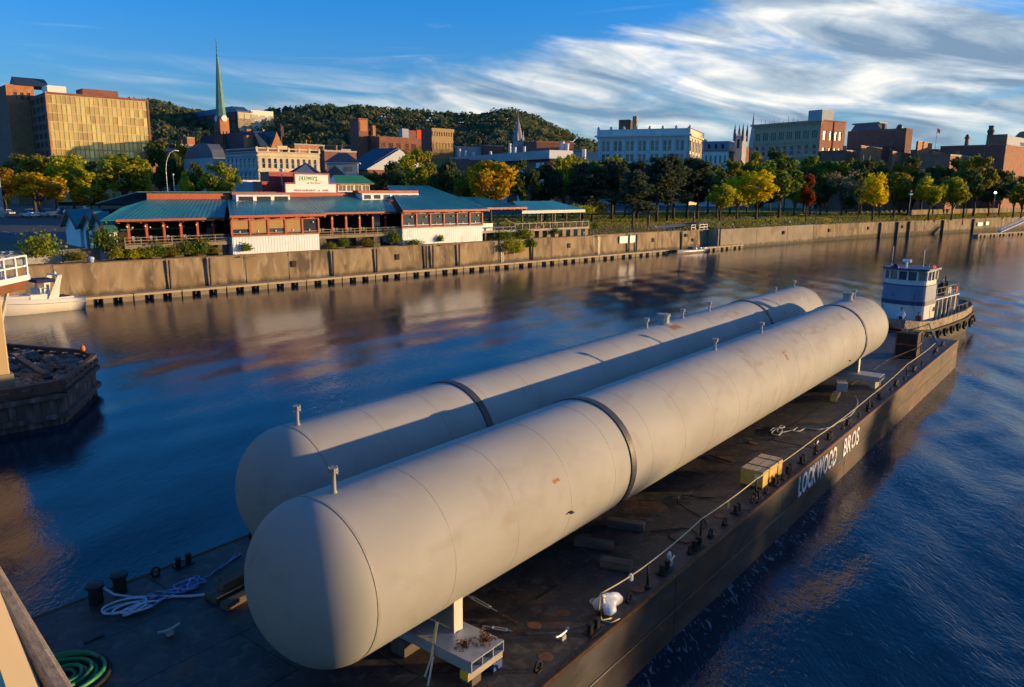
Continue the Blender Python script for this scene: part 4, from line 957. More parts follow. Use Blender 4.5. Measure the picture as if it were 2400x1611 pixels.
for half, mat in ((0, TR),(1, TH)):  # sun side tan, off side dark: light and shade put into the colours
    mb = MB(); idx = range(0,h2) if half == 0 else range(h2,n)
    V = [(rg[i][0], rg[i][1]) for i in idx]
    for x, y in V: mb.v += [(x,y,sheer(x)-.78),(x*1.0,y*1.02,sheer(x)),(x,y*.97,sheer(x)),(x,y*.95,sheer(x)-.78)]
    for i in range(len(V)-1):
        for q in range(4): mb.f.append((i*4+q,(i+1)*4+q,(i+1)*4+(q+1)%4,i*4+(q+1)%4))
    mb.build('bulwark', mat, tug)
MB().tube([(x,y*1.05,sheer(x)-.85) for x,y,_ in rg], .13, 6, closed=True).build('rubbing_strake', M_black, tug, True)
for i in range(11):
    f = i/10; x = 2.2+18*f; b = [b for xx,b in [(0,.02),(.7,1.25),(1.8,2.15),(3.5,2.75),(6,3.0),(10,3.05),(15,2.95),(19,2.5),(22,.3)] if xx >= x][0]
    bb = -(3.12 if 4 < x < 17 else (2.2+.3*min(x,4)-.0 if x <= 4 else 3.05-.12*(x-17)**1.6))
    mb = MB().tube([(x+.36*math.cos(a), bb-.05, 1.25+.36*math.sin(a)) for a in [k*math.pi/7 for k in range(14)]],.13,7,closed=True); mb.build('tyre_fender', M_black, tug, True)
mb = MB().lathe([(.45,-.6),(.55,0),(.45,.6)],10,(0,0,0)); o = mb.build('bow_fender', M_black, tug, True); o.location = (.15,0,2.2)
# deckhouse: lower tier with rounded front, upper wheelhouse
def house_poly(x0, x1, hw, rd, n=7, y0=0):
    P = [(x1, y0-hw)]
    P += [(x0+rd-rd*math.sin(a), y0-hw+rd*.0-0+ (hw)*(1-math.cos(a))*1.0) for a in [math.pi/2*i/n for i in range(n+1)]]
    P += [(x, 2*y0-y) for x, y in reversed(P[1:-1])] + [(x1, y0+hw)]
    return P
def tier(nm, mat, x0, x1, hw, rd, z0, z1, par): return MB().prism(list(reversed(house_poly(x0,x1,hw,rd))), z0, z1).build(nm, mat, par)
tier('deckhouse', TW, 6.2, 9.6, 1.95, .9, 1.75, 3.70, tug)
tier('stripe', TN, 6.16, 9.64, 1.99, .92, 3.70, 4.07, tug)
tier('blue_band', TB, 6.22, 9.5, 1.93, .9, 4.07, 5.45, tug)
tier('stripe', TN, 6.19, 9.53, 1.96, .92, 5.45, 5.55, tug)
wh = tier('wheelhouse', TW, 6.25, 9.4, 1.90, .9, 5.55, 5.97, tug)
poly = house_poly(6.25,9.4,1.90,.9)
tier('window_core', M_dark, 6.40, 9.25, 1.75, .85, 5.97, 6.75, tug)
def around(f):          # point along the front outline, 0..1
    ps = poly; ln = [0]
    for a, b in zip(ps, ps[1:]): ln.append(ln[-1]+math.hypot(b[0]-a[0], b[1]-a[1]))
    t = f*ln[-1]
    for i in range(len(ps)-1):
        if t <= ln[i+1]: q = (t-ln[i])/(ln[i+1]-ln[i]); return (ps[i][0]+(ps[i+1][0]-ps[i][0])*q, ps[i][1]+(ps[i+1][1]-ps[i][1])*q)
    return ps[-1]
nwin = 11
for i in range(nwin+1):
    x, y = around(i/nwin*.999); MB().bx(x-.07,x+.07,y-.07,y+.07,5.95,6.77).build('mullion', TW, tug)
for i in range(nwin):
    a = around((i+.14)/nwin); b = around((i+.86)/nwin)
    k = .985; MB().bar((a[0]*1+ .02,a[1]*k,6.35),(b[0]+.02,b[1]*k,6.35),.03,.74).build('window', M_win if i%3 else M_wint, tug)
tier('window_head', TW, 6.25, 9.4, 1.90, .9, 6.75, 6.87, tug)
rf = tier('roof', TN, 6.0, 9.7, 2.12, 1.0, 6.87, 7.05, tug)
for (x,y,h_) in ((6.6,1.2,1.9),(7.6,-1.2,1.7)): MB().tube([(x,y,7.05),(x,y,7.05+h_)],.025,5).build('antenna', M_white, tug)
mb = MB().bx(-.45,.45,-.10,.10,.5,.75).bx(-.07,.07,-.07,.07,0,.5); o = mb.build('radar', pmat('radar_white',(.72,.78,.88),.4,var=.05), tug); o.location = (7.2,.1,7.05); o.rotation_euler.z = rad(65); o.scale = (1,1,1)
MB().lathe([(.16,0),(.16,.25),(.1,.32),(0,.33)],8,(6.5,.85,7.05)).bx(6.3,6.7,.5,1.15,7.05,7.17).build('search_light', M_fit, tug)
MB().bx(6.1,6.3,-.2,.2,6.89,7.07).build('horn_box', M_white, tug)
MB().lathe([(.11,0),(.11,.16),(.0,.2)],8,(8.9,-1.75,7.05)).build('navigation_light', glow('red_lamp',(.9,.02,.02),1.5), tug)
MB().lathe([(.09,0),(.09,.12),(0,.14)],8,(8.7,-1.92,6.90)).build('lamp', glow('white_lamp',(1,.82,.5),3.5), tug)
MB().bx(7.4,7.46,-1.95,-1.90,3.2,3.7).build('porthole', M_dark, tug)
for x in (8.3,): MB().bx(x,x+.62,-1.99,-1.94,1.95,3.6).build('door', TW, tug)
MB().bx(8.9,9.4,-2.0,-1.94,3.0,3.4).build('vent', M_dark, tug)
# after house with rails, stack, winch gear
MB().prism([(9.6,-1.75),(16.2,-1.75),(16.8,-1.2),(16.8,1.2),(16.2,1.75),(9.6,1.75)],1.75,3.95).build('after_house', TR, tug)
MB().prism([(9.6,-1.95),(16.4,-1.95),(17,-1.35),(17,1.35),(16.4,1.95),(9.6,1.95)],3.95,4.05).build('boat_deck', TW, tug)
for x in (10.4,11.5,12.7,13.9,15.1): MB().tube([(x,-1.88,1.8),(x,-1.88,3.95)],.11,7).build('pillar', TW, tug)
for x in (10.2,12.0,13.6): MB().bx(x+.2,x+.75,-1.79,-1.74,2.2,3.5).build('door', M_dark, tug)
P = [(9.8,-1.9),(11,-1.9),(12.2,-1.9),(13.4,-1.9),(14.6,-1.9),(15.8,-1.9),(16.6,-1.3),(16.9,0),(16.6,1.3),(15.4,1.9),(12.6,1.9),(9.8,1.9)]
for x, y in P: MB().tube([(x,y,4.05),(x,y,5.05)],.035,5).build('rail_post', TR, tug)
for z in (4.55,5.05): MB().tube([(x,y,z) for x,y in P],.03,5).build('rail', TR, tug)
MB().bx(15.1,15.5,-1.98,-1.93,4.25,4.8).build('life_ring_board', M_redj, tug)
MB().lathe([(.55,4.05),(.50,5.9),(.56,5.95),(.56,6.1),(.40,6.1)],12,(11.6,.3,0)).build('funnel', M_fit, tug, True)
MB().tube([(11.9,-.2,5.9),(12.0,-.2,7.2)],.12,8).build('exhaust_pipe', TR, tug, True)
MB().tube([(13.5,.2,4.05),(13.3,.2,5.2)],.09,6).lathe([(.0,-.35),(.35,-.1),(.35,.2),(0,.35)],10,(13.3,.2,5.5)).build('ventilator', M_fit, tug, True)
mb = MB()
for k in range(6): mb.tube([(12.4+.5*k,-1.0+.3*math.sin(k*2),4.05),(12.5+.5*k,-.9+.3*math.sin(k*2),4.7+.3*(k%3))],.16,6)
mb.build('deck_gear', M_fit, tug)
MB().lathe([(.5,0),(.5,.9)],12,(14.6,.4,4.05)).build('winch_drum', M_steel, tug)
MB().tube([(17.5,0,1.8),(17.4,0,5.2)],.08,6).build('mast', TW, tug)
for k,(x,y,z,a_,b_,c_) in enumerate(((10.3,-1.3,4.05,.7,.5,.6),(12.9,-1.3,4.05,.9,.6,.8),(15.2,-.9,4.05,.8,.7,.6),(10.2,.9,4.05,.9,.8,1.1),(15.4,1.0,4.05,.6,.6,.9))): MB().bx(x,x+a_,y-b_/2,y+b_/2,z,z+c_).build('locker', (TR,TD,M_steel)[k%3], tug, bevel=.04)
for k,(x,y) in enumerate(((10.9,-.6),(12.2,.9),(14.1,-1.2),(14.9,.9))): MB().tube([(x,y,4.05),(x+.1,y,5.3+.25*k)],.07,6).build('vent_pipe', M_fit, tug)
MB().tube([(12.0,-.2,7.1),(9.4,-.2,7.05)],.02,4).tube([(12.0,-.2,7.1),(17.4,0,5.1)],.02,4).build('stay_wire', M_fit, tug)
for k in range(5): MB().tube([(6.1+.18*math.sin(k),-2.05+.9*k,4.75),(6.1+.18*math.sin(k),-2.05+.9*k,4.35)],.03,5).build('grab_rail', TN, tug)
for k in range(7): MB().tube([(9.9+1.05*k,-3.0 if k < 6 else -2.8,2.5),(9.9+1.05*k,-3.0 if k < 6 else -2.8,3.3)],.03,5).build('rail_post', TR, tug)
MB().tube([(9.9,-3.0,3.3),(15.2,-3.0,3.3),(16.3,-2.8,3.32)],.028,5).build('rail', TR, tug)
for i in range(4): MB().lathe([(.14,1.75),(.14,2.35),(.2,2.4),(0,2.42)],8,(2.6+.5*(i//2),(-.45 if i%2 else .45)*2,0)).build('bitt', M_fit, tug)
for i in range(3): MB().bx(3.6+.5*i,4.05+.5*i,-1.9+.3*i,-1.4+.3*i,1.85,2.35).build('deck_box', M_white if i == 1 else TD, tug)
for i, (a, b) in enumerate((((2.0,-2.0,2.6),(-6.0,-6.0,2.3)),((5.5,-2.9,2.4),(-3.0,-6.4,2.3)),((1.2,1.5,2.7),(-5.5,2.3,2.3)))):
    R_ = Matrix.Rotation(BROT-rad(8),4,'Z'); off = Bp(58.2,-7.0,0)
    p = R_ @ Vector(a) + off; q = R_ @ Vector(b) + off
    o = MB().tube(catenary(p,q,.12,8),.05,6).build('tow_line', pmat('tow_rope',(.22,.26,.33),.9,var=.15,scale=5) if 'tow_rope' not in bpy.data.materials else bpy.data.materials['tow_rope'], None, True)
    tag(o, ('pale push line from the tug bow to the barge corner','second push line from the tug side to the barge corner','push line on the far side of the tug bow')[i], 'rope')
R_ = Matrix.Rotation(BROT-rad(8),4,'Z'); off = Bp(58.2,-7.0,0)
person('person', 'person in a white hooded sweatshirt standing on the tug foredeck', R_ @ Vector((4.5,-.85,1.85))+off, BROT+rad(-98), 1.02, M_hoodie, M_jeans, M_hair, 1)
person('person', 'person in a red jacket standing on the tug foredeck', R_ @ Vector((4.7,-2.25,1.80))+off, BROT+rad(-68), .90, M_redj, M_jeans, M_hair, 0)

# ================================================================ moored cabin cruiser at the left
GEL = pmat('white_gelcoat', (.80,.75,.66), .3, var=.03, scale=1, spec=.6); CAN = pmat('navy_canvas', (.02,.025,.10), .9, var=.1); BLUS = pmat('blue_stripe', (.05,.13,.32), .4, var=.1)
bp_ = gz(15,742,0); bq = gz(182,724,0); bd = (bp_-bq); blen = bd.length + 1.8
boat = thing('cabin_cruiser', 'white cabin cruiser with navy canopy moored by the bridge pier', 'motor boat', bq + Vector((-.2,1.0,0)), math.atan2(bd.y, bd.x))
boat.scale = (1.06,1.2,1.36)
# local x: from stern (0) to bow (blen); y>0 is away from the camera side?  keep the boat symmetric
Lb = blen; BM = 1.35
st = [(0,1.0,.95),(1.5,1.0,1.0),(4,.98,1.08),(6,.84,1.20),(7.4,.55,1.32),(Lb,.04,1.45)] if Lb > 7.6 else [(0,1.0,.95),(1.2,1.0,1.0),(3.2,.98,1.05),(4.8,.84,1.12),(5.8,.55,1.2),(Lb,.04,1.3)]
mb = MB(); nsec = len(st)
for x, b, h in st:
    b *= BM
    mb.v += [(x, 0, -.4 if x < Lb-.1 else .3),(x,-b*.8,-.05 if x < Lb-.1 else .5),(x,-b*.98,.5),(x,-b,h),(x,-b*.9,h+.05),(x,b*.9,h+.05),(x,b,h),(x,b*.98,.5),(x,b*.8,-.05 if x < Lb-.1 else .5)]
for i in range(nsec-1):
    for q in range(9): mb.f.append((i*9+q,(i+1)*9+q,(i+1)*9+(q+1)%9,i*9+(q+1)%9))
mb.f.append(tuple(reversed(range(9)))); mb.f.append(tuple(range((nsec-1)*9, nsec*9)))
mb.build('hull', GEL, boat, True)
for s in (-1,1): MB().tube([(x, s*b*BM*1.0, h*.72) for x,b,h in st[:-1]],.035,5).build('rub_rail', M_grey, boat)
for s in (-1,1):
    MB().prism([(Lb*.55,s*.2),(Lb*.55,s*1.0),(Lb*.92,s*.25),(Lb*.92,0.0)] if s > 0 else [(Lb*.55,-.2),(Lb*.92,0),(Lb*.92,-.25),(Lb*.55,-1.0)],1.2,1.5).build('cuddy_cabin', GEL, boat, bevel=.08)
MB().prx([(-1.1,.95),(-.95,1.55),(.95,1.55),(1.1,.95)], 2.6, Lb*.58).build('cockpit_coaming', GEL, boat, bevel=.08)
MB().bx(1.0,2.5,-.95,.95,.95,1.15).build('aft_deck', GEL, boat)
MB().bx(1.3,2.4,-.8,.8,1.152,1.2).build('cockpit_well', CAN, boat)
MB().add([(Lb*.56,-1.0,1.5),(Lb*.56,1.0,1.5),(Lb*.46,.9,2.15),(Lb*.46,-.9,2.15),(Lb*.58,-1.0,1.5),(Lb*.58,1.0,1.5),(Lb*.48,.9,2.17),(Lb*.48,-.9,2.17)],[(0,1,2,3),(7,6,5,4),(0,4,5,1),(1,5,6,2),(2,6,7,3),(3,7,4,0)]).build('windscreen', M_win, boat)
for s in (-1,1):
    mb = MB().pry([(2.6,1.0),(3.7,1.0),(2.55,2.9),(2.2,3.05),(2.05,2.95),(2.35,2.1)], s*1.12-.05, s*1.12+.05); mb.build('arch_leg', GEL, boat, bevel=.03)
MB().bx(2.05,2.5,-1.17,1.17,2.88,3.02).build('arch_top', GEL, boat, bevel=.03)
MB().lathe([(.14,0),(.14,.14),(.07,.2),(0,.21)],10,(2.25,0,3.03)).build('radar_dome', M_white, boat)
MB().bx(2.7,Lb*.50,-1.1,1.1,2.45,2.72).build('bimini_canopy', CAN, boat, bevel=.06)
for x,y in ((4.2,-1.05),(4.2,1.05)): MB().tube([(x,y,1.5),(x-.2,y,2.5)],.025,5).build('canopy_pole', M_steel, boat)
for i, (x,y) in enumerate(((3.3,-.5),(3.3,.5),(4.0,-.5))): MB().bx(x,x+.5,y-.25,y+.25,1.5,1.95).bx(x-.08,x+.05,y-.25,y+.25,1.5,2.25).build('seat', M_white, boat, bevel=.05)
MB().bx(Lb*.80,Lb*.90,-.55,.55,1.36,1.42).build('bow_cover', BLUS, boat)
MB().lathe([(.09,-.01),(.09,.02)],10,(0,0,0)).build('porthole', M_dark, boat); boat.children[-1].location = (Lb*.62,1.17,.78); boat.children[-1].rotation_euler.x = rad(90)

# small motorboat moored at the dock
mp = Qp(119.2,-4.7,0); mbt = thing('motor_boat', 'small low open motorboat moored at the gap in the dock', 'motor boat', mp, QROT)
mb = MB(); st2 = [(0,.02,.95),(1.2,.55,.9),(2.8,.92,.82),(5,1.05,.74),(8,1.05,.70),(11.0,.95,.70)]
for x,b,h in st2: mb.v += [(x,0,-.3),(x,-b*.8,.05),(x,-b,h),(x,-b*.85,h+.03),(x,b*.85,h+.03),(x,b,h),(x,b*.8,.05)]
for i in range(5):
    for q in range(7): mb.f.append((i*7+q,(i+1)*7+q,(i+1)*7+(q+1)%7,i*7+(q+1)%7))
mb.f.append(tuple(range(35,42))); mb.build('hull', pmat('brown_white_hull',(.40,.33,.30),.35,var=.15,scale=.6), mbt, True)
MB().bx(4.5,9.5,-.75,.75,.68,.74).build('cockpit', M_dark, mbt)
MB().add([(4.4,-.8,.72),(4.4,.8,.72),(5.2,.7,1.35),(5.2,-.7,1.35)],[(0,1,2,3)]).bar((5.2,-.7,1.35),(5.2,.7,1.35),.04,.04).build('windscreen', M_win, mbt)
for x in (6.3,8.2): MB().bx(x,x+.5,-.6,.6,.74,1.15).build('seat', M_white, mbt, bevel=.05)
MB().bx(9.7,10.9,-.6,.6,.72,1.05).build('engine_cover', M_white, mbt, bevel=.08)
MB().tube([(6.0,-.85,.75),(6.1,-.8,1.75),(6.1,.8,1.75),(6.0,.85,.75)],.04,6).build('tow_arch', M_steel, mbt)

# ================================================================ bridge: pier, fender island, catwalk, deck and parapet
M_pier = pmat('pier_concrete', (.55,.41,.23), .8, var=.08, scale=.3, col2=(.36,.30,.21), thr=.65, soft=.25, scale2=.3)
M_fend = pmat('fender_timber', (.085,.072,.065), .9, var=.35, scale=1.5, col2=(.22,.21,.22), thr=.62, soft=.2, scale2=1.2, stretch=(2,2,.4), bump=.5, bscale=6)
M_waler = pmat('waler_timber', (.10,.065,.055), .85, var=.3, scale=2)
isl = thing('pier_fender', 'dark timber fender island full of rubble around the bridge pier', 'pier fender', (0,0,0))
IP = [(-26.6,44.75),(-28.45,51.95),(-30.2,53.6),(-37.2,55.7),(-44,49),(-44,38),(-34,36.6)]
cx_, cy_ = -34,46
def shrink(P, k): return [(cx_+(x-cx_)*k, cy_+(y-cy_)*k) for x,y in P]
MB().prism(shrink(IP,.965), -2, 2.05).build('core', M_concdark, isl)
rf_ = random.Random(12)
for (a, b) in list(zip(IP, IP[1:]+IP[:1]))[:4] + [(IP[6],IP[0])]:
    L_ = math.hypot(b[0]-a[0], b[1]-a[1]); n_ = max(3, int(L_/.42))
    d = Vector((b[0]-a[0], b[1]-a[1],0))/L_; nn = Vector((d.y,-d.x,0))
    for i in range(n_):
        p = Vector((*a,0))+d*(L_*i/n_+.01); q = Vector((*a,0))+d*(L_*(i+1)/n_-.015); off = -nn*(.13+rf_.uniform(-.02,.02))
        mbx = MB(); tz = 1.72+rf_.uniform(-.05,.05)
        vs = [p+off-nn*.0, q+off, q-nn*.35, p-nn*.35]
        mbx.add([(v.x,v.y,-1.5) for v in vs]+[(v.x,v.y,tz) for v in vs], [(0,3,2,1),(4,5,6,7),(0,1,5,4),(1,2,6,5),(2,3,7,6),(3,0,4,7)]); mbx.build('fender_plank', M_fend, isl)
    for z0, z1, pr in ((.42,.70,.10),(1.62,1.90,.10),(2.08,2.30,.04),(2.42,2.66,-.02)):
        p = Vector((*a,(z0+z1)/2))+nn*pr*.5-d*.1; q = Vector((*b,(z0+z1)/2))+nn*pr*.5+d*.1
        MB().bar(p-nn*.1, q-nn*.1, .30+pr, z1-z0).build('waler', M_waler if z0 > 2 else M_fend, isl)
    for i in range(max(2,int(L_/1.1))):
        p = Vector((*a,2.36))+d*(.6+i*1.1)-nn*.12; MB().bar(p, p+d*.5, .3, .14).build('spacer_block', M_waler, isl)
pa, pb = Vector((-30.0,53.2,2.52)), Vector((-33.2,44.6,2.52))
MB().bar((-33.5,51.5,2.45),(-28.9,46.8,2.45),.35,.28).build('brace_beam', M_waler, isl)
for i in range(420):
    x, y = rf_.uniform(-40,-27), rf_.uniform(39,55)
    q = True
    SP = shrink(IP,.93); ins = False; j = len(SP)-1
    for k in range(len(SP)):
        if (SP[k][1] > y) != (SP[j][1] > y) and x < (SP[j][0]-SP[k][0])*(y-SP[k][1])/(SP[j][1]-SP[k][1])+SP[k][0]: ins = not ins
        j = k
    if not ins: continue
    s = rf_.uniform(.28,.62); o = lump(0,0,0,s,s*rf_.uniform(.6,1),s*.5,100+i,6,.3).build('rubble_stone', M_concdark if i%3 else M_timber, isl); o.location = (x,y,2.05+s*.25); o.rotation_euler.z = rf_.uniform(0,6)
tag(MB().lathe([(.13,0),(.17,.12),(.17,.30),(.08,.42),(0,.45)],10).build('marker_buoy', pmat('orange_marker',(.62,.16,.02),.6,var=.1), None, True, (-29.95,53.1,2.62)), 'small orange marker standing on the tip of the pier fender', 'marker')
# pier column and head, wholly carried by the island
BRD = Vector((-.684,.7295,0)); BRN = Vector((.7295,.684,0))      # bridge direction (towards the far bank) and its downstream normal
pier = thing('bridge_pier', 'tan concrete bridge pier column at the left edge', 'bridge pier', (-29.35,44.25,0), math.atan2(QA.y,QA.x))
MB().prx([(0,0),(2.6,0),(2.6,8.2),(0,8.2)],-14,0).build('column', M_pier, pier, bevel=.08); pier.children[0].location.z = 2.0
MB().bx(-14.15,.15,-.15,2.75,1.9,3.15).build('plinth', M_conc2, pier)
cw = thing('catwalk', 'white railed inspection platform on a brown beam at the left edge', 'catwalk')
k0 = gy(64,648,47.0); kx = (gy(0,661,44.0)-k0); kx.z = 0; kx.normalize(); ky = (gy(18,636,52.5)-k0); ky.z = 0; ky = (ky-kx*ky.dot(kx)).normalized()
KP = lambda a, b, z=0: k0+kx*a+ky*b+Vector((0,0,z))
def kbox(mb, a0,a1,b0,b1,z0,z1): return mb.add([KP(a0,b0,z0),KP(a1,b0,z0),KP(a1,b1,z0),KP(a0,b1,z0),KP(a0,b0,z1),KP(a1,b0,z1),KP(a1,b1,z1),KP(a0,b1,z1)],[(0,3,2,1),(4,5,6,7),(0,1,5,4),(1,2,6,5),(2,3,7,6),(3,0,4,7)])
kbox(MB(),-.05,9,-.05,3.2,-.16,.0).build('floor', M_steel, cw); kbox(MB(),-.1,9,-.12,-.05,-.2,.12).build('kick_plate', M_white, cw)
kbox(MB(),.1,9,.1,.5,-.75,-.17).build('support_beam', pmat('brown_beam',(.20,.075,.03),.6,var=.15), cw); kbox(MB(),.1,9,2.4,2.8,-.75,-.17).build('support_beam', bpy.data.materials['brown_beam'], cw)
for z in (.65,1.25):
    MB().bar(KP(0,0,z),KP(9,0,z),.07,.09).build('rail', M_white, cw); MB().bar(KP(0,0,z),KP(0,3.1,z),.07,.09).build('rail', M_white, cw); MB().bar(KP(0,3.1,z),KP(9,3.1,z),.07,.09).build('rail', M_white, cw)
for a in (0,1.25,2.5,3.75,5): 
    MB().bar(KP(a,0,0),KP(a,0,1.28),.13,.13).build('post', M_white, cw); MB().bar(KP(a,3.1,0),KP(a,3.1,1.28),.11,.11).build('post', M_white, cw)
MB().bar(KP(0,1.5,0),KP(0,1.5,1.28),.11,.11).build('post', M_white, cw)
for a in (1.6,4): MB().bar(KP(a,.4,-.7),KP(a+.8,.6,-2.6),.16,.16).build('strut', M_steel, cw)
br = thing('bridge', 'road bridge whose tan parapet shows at the lower left corner', 'bridge')
e0 = Vector((-.93,1.40,0)); 
def brbox(nm, mat, a0,a1,n0,n1,z0,z1,bev=0):
    P = [e0+BRD*a+BRN*nn for a,nn in ((a0,n0),(a1,n0),(a1,n1),(a0,n1))]
    P = [P[0],P[3],P[2],P[1]]
    MB().add([(p.x,p.y,z0) for p in P]+[(p.x,p.y,z1) for p in P],[(0,3,2,1),(4,5,6,7),(0,1,5,4),(1,2,6,5),(2,3,7,6),(3,0,4,7)]).build(nm, mat, br, bevel=bev)
M_par = pmat('parapet_stucco', (.46,.37,.26), .9, var=.35, scale=30, bump=.9, bscale=160); M_parside = pmat('parapet_face', (.52,.41,.25), .7, var=.05, scale=2)
brbox('parapet_cap', M_par, -60, 120, .0, .043, 12.90, 13.0, .012)
A0, A1 = gz(0,1372,12.985), gz(95,1611,12.985); B0, B1 = gz(-12,1490,13.13), gz(14,1611,13.13)
dA = (A1-A0).normalized(); Q0, Q1 = A0-dA*6, A0+dA*4; R0, R1 = B1-dA*6, B1+dA*4
nn_ = (Q1-Q0).cross(R0-Q0).normalized()
if nn_.x < 0: nn_ = -nn_
MB().add([Q0,Q1,R1,R0,Q0-nn_*.04,Q1-nn_*.04,R1-nn_*.04,R0-nn_*.04],[(0,1,2,3),(7,6,5,4),(0,4,5,1),(1,5,6,2),(2,6,7,3),(3,7,4,0)]).build('rail_plate', M_parside, br)
brbox('parapet', M_conc2, -60, 120, -.02, .03, 12.2, 12.88)
brbox('road_deck', M_asph, -60, 120, -13, -.01, 11.7, 12.38)
for n0 in (-1.2,-6.5,-12.0): brbox('girder', pmat('girder_brown',(.16,.10,.06),.6,var=.1) if 'girder_brown' not in bpy.data.materials else bpy.data.materials['girder_brown'], -60, 120, n0, n0+.5, 10.2, 11.7)
# ================================================================ riverside restaurant (quay frame: x along the wall, y inland)
rs = thing('restaurant', 'long riverside restaurant with teal metal roof and red trim', 'restaurant', QO, QROT)
def rp(nm, mat, *q, par=None, bev=0): return MB().bx(*q).build(nm, mat, par or rs, bevel=bev)
def slab(nm, mat, a, b, c, d, th=.12, par=None):      # roof slope through four points (a,b eave left->right, c,d ridge right->left)
    P = [Vector(p) for p in (a,b,c,d)]; n = (P[1]-P[0]).cross(P[3]-P[0]).normalized()*th
    return MB().add([p-n for p in P]+P, [(0,3,2,1),(4,5,6,7),(0,1,5,4),(1,2,6,5),(2,3,7,6),(3,0,4,7)]).build(nm, mat, par or rs)
def seams(a, b, c, d, step, mat=None, h=.05):
    a,b,c,d = map(Vector,(a,b,c,d)); n = (b-a).cross(d-a).normalized()*h; mb = MB(); k = int((b-a).length/step)
    for i in range(1,k):
        p = a.lerp(b,i/k)+n*.4; q = d.lerp(c,i/k)+n*.4
        mb.bar(p,q,.06,h,up=n)
    o = mb.build('standing_seams', mat or M_teal, rs); o['kind'] = 'stuff'
def roof(a,b,c,d,step=.62,mat=None): slab('roof_slope', mat or M_teal, a,b,c,d); seams(a,b,c,d,step,mat)
# --- open terraces A and C
def terrace(s0, s1, zf, ze, npost):
    rp('terrace_floor', M_wood, s0, s1, .9, 9, zf-.25, zf)
    rp('floor_fascia', M_wood, s0, s1, .8, .9, zf-.45, zf+.02)
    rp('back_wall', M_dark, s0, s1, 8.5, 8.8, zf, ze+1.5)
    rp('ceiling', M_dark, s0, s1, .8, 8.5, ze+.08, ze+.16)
    for i in range(5):
        x = s0+1+(s1-s0-2)*i/4; rp('skirt_board', M_timber, x-.6, x+.6, 1.2, 1.3, 4.7, zf-.26)
    k = int((s1-s0)/1.9)
    for i in range(k+1):
        x = s0+.1+(s1-s0-.2)*i/k; rp('railing_post', M_wood, x-.06, x+.06, .86, .98, zf, zf+.95)
    for z in (.88,.5,.12): rp('railing_bar', M_wood, s0, s1, .88, .95, zf+z, zf+z+.09)
    for i in range(npost):
        x = s0+1.3+(s1-s0-2.6)*i/(npost-1); rp('column', M_red, x-.16, x+.16, 2.9, 3.2, zf, ze+.1)
        MB().lathe([(0,-.15),(.13,-.06),(.15,.02),(.1,.1),(0,.14)],8,(x-.3,2.6,ze-.55)).build('globe_lamp', M_lampw, rs, True)
        MB().lathe([(0,-.15),(.13,-.06),(.15,.02),(.1,.1),(0,.14)],8,(x+1.0,4.6,ze-.8)).build('globe_lamp', M_lampw, rs, True)
        MB().bx(x+.4,x+1.6,4.0,4.9,zf+.70,zf+.75).lathe([(.05,zf),(.05,zf+.7)],6,(x+1,4.4,0)).build('table', M_tan, rs)
        for q in (0,1): MB().bx(x+.55+q*.6,x+.9+q*.6,3.4,3.75,zf+.42,zf+.46).bx(x+.55+q*.6,x+.9+q*.6,3.72,3.76,zf+.46,zf+.95).build('chair', M_blueg, rs)
terrace(7.0,20.7,6.55,9.35,6); terrace(34.25,49.2,6.75,9.75,6)
# --- enclosed bays B (blinds) and D (glazed)
def bay(s0, s1, z0, z1, ze, nb, blinds):
    th = rs; y = .3
    rp('skirt', M_siding, s0, s1, y, y+.1, z0, z1)
    k = int((s1-s0)/.42); mb = MB()
    for i in range(k): x = s0+(s1-s0)*(i+.5)/k; mb.prism([(x-.10,y),(x-.07,y-.028),(x+.07,y-.028),(x+.10,y)], z0+.003, z1-.002)
    o = mb.build('siding_ribs', M_siding, rs); o['kind'] = 'stuff'
    rp('return_wall', M_siding, s0, s0+.1, y+.1, 6, z0, z1); rp('return_wall', M_siding, s1-.1, s1, y+.1, 6, z0, z1)
    rp('sill_beam', M_red, s0-.06, s1+.06, y-.1, y+.25, z1, z1+.22)
    rp('head_beam', M_red, s0-.06, s1+.06, y-.08, y+.25, ze-.28, ze)
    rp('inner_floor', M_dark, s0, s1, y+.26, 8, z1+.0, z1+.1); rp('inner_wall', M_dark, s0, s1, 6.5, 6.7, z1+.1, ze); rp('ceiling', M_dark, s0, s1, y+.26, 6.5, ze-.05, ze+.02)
    for i in range(nb+1):
        x = s0+(s1-s0)*i/nb; rp('post', M_red, x-.14, x+.14, y-.06, y+.22, z1+.22, ze-.28)
    for i in range(nb):
        a = s0+(s1-s0)*i/nb+.14; b = s0+(s1-s0)*(i+1)/nb-.14
        o = rp('window', M_win, a, b, y+.14, y+.17, z1+.22, ze-.28)
        MB().bx(a,b,y+.04,y+.12,z1+.42,z1+.52).build('transom', M_white if not blinds else M_tan, o)
        if blinds and i < nb-1:
            MB().bx(a+.03,b-.03,y+.06,y+.11,z1+.55 if i%2 else z1+1.05,ze-.3).build('blind', M_tan, o)
        else:
            MB().lathe([(0,-.15),(.13,-.06),(.15,.02),(.1,.1),(0,.14)],8,((a+b)/2+.4,y-.02,ze-.75)).build('globe_lamp', M_lampw, o, True)
        MB().lathe([(.10,0),(.16,.28),(0,.29)],7,((a+b)/2-.2,y+.06,z1+.53)).build('flower_pot', M_white, o)
bay(20.8,34.15,4.72,7.10,9.62,5,True); bay(49.3,66.55,4.75,7.45,9.98,6,False)
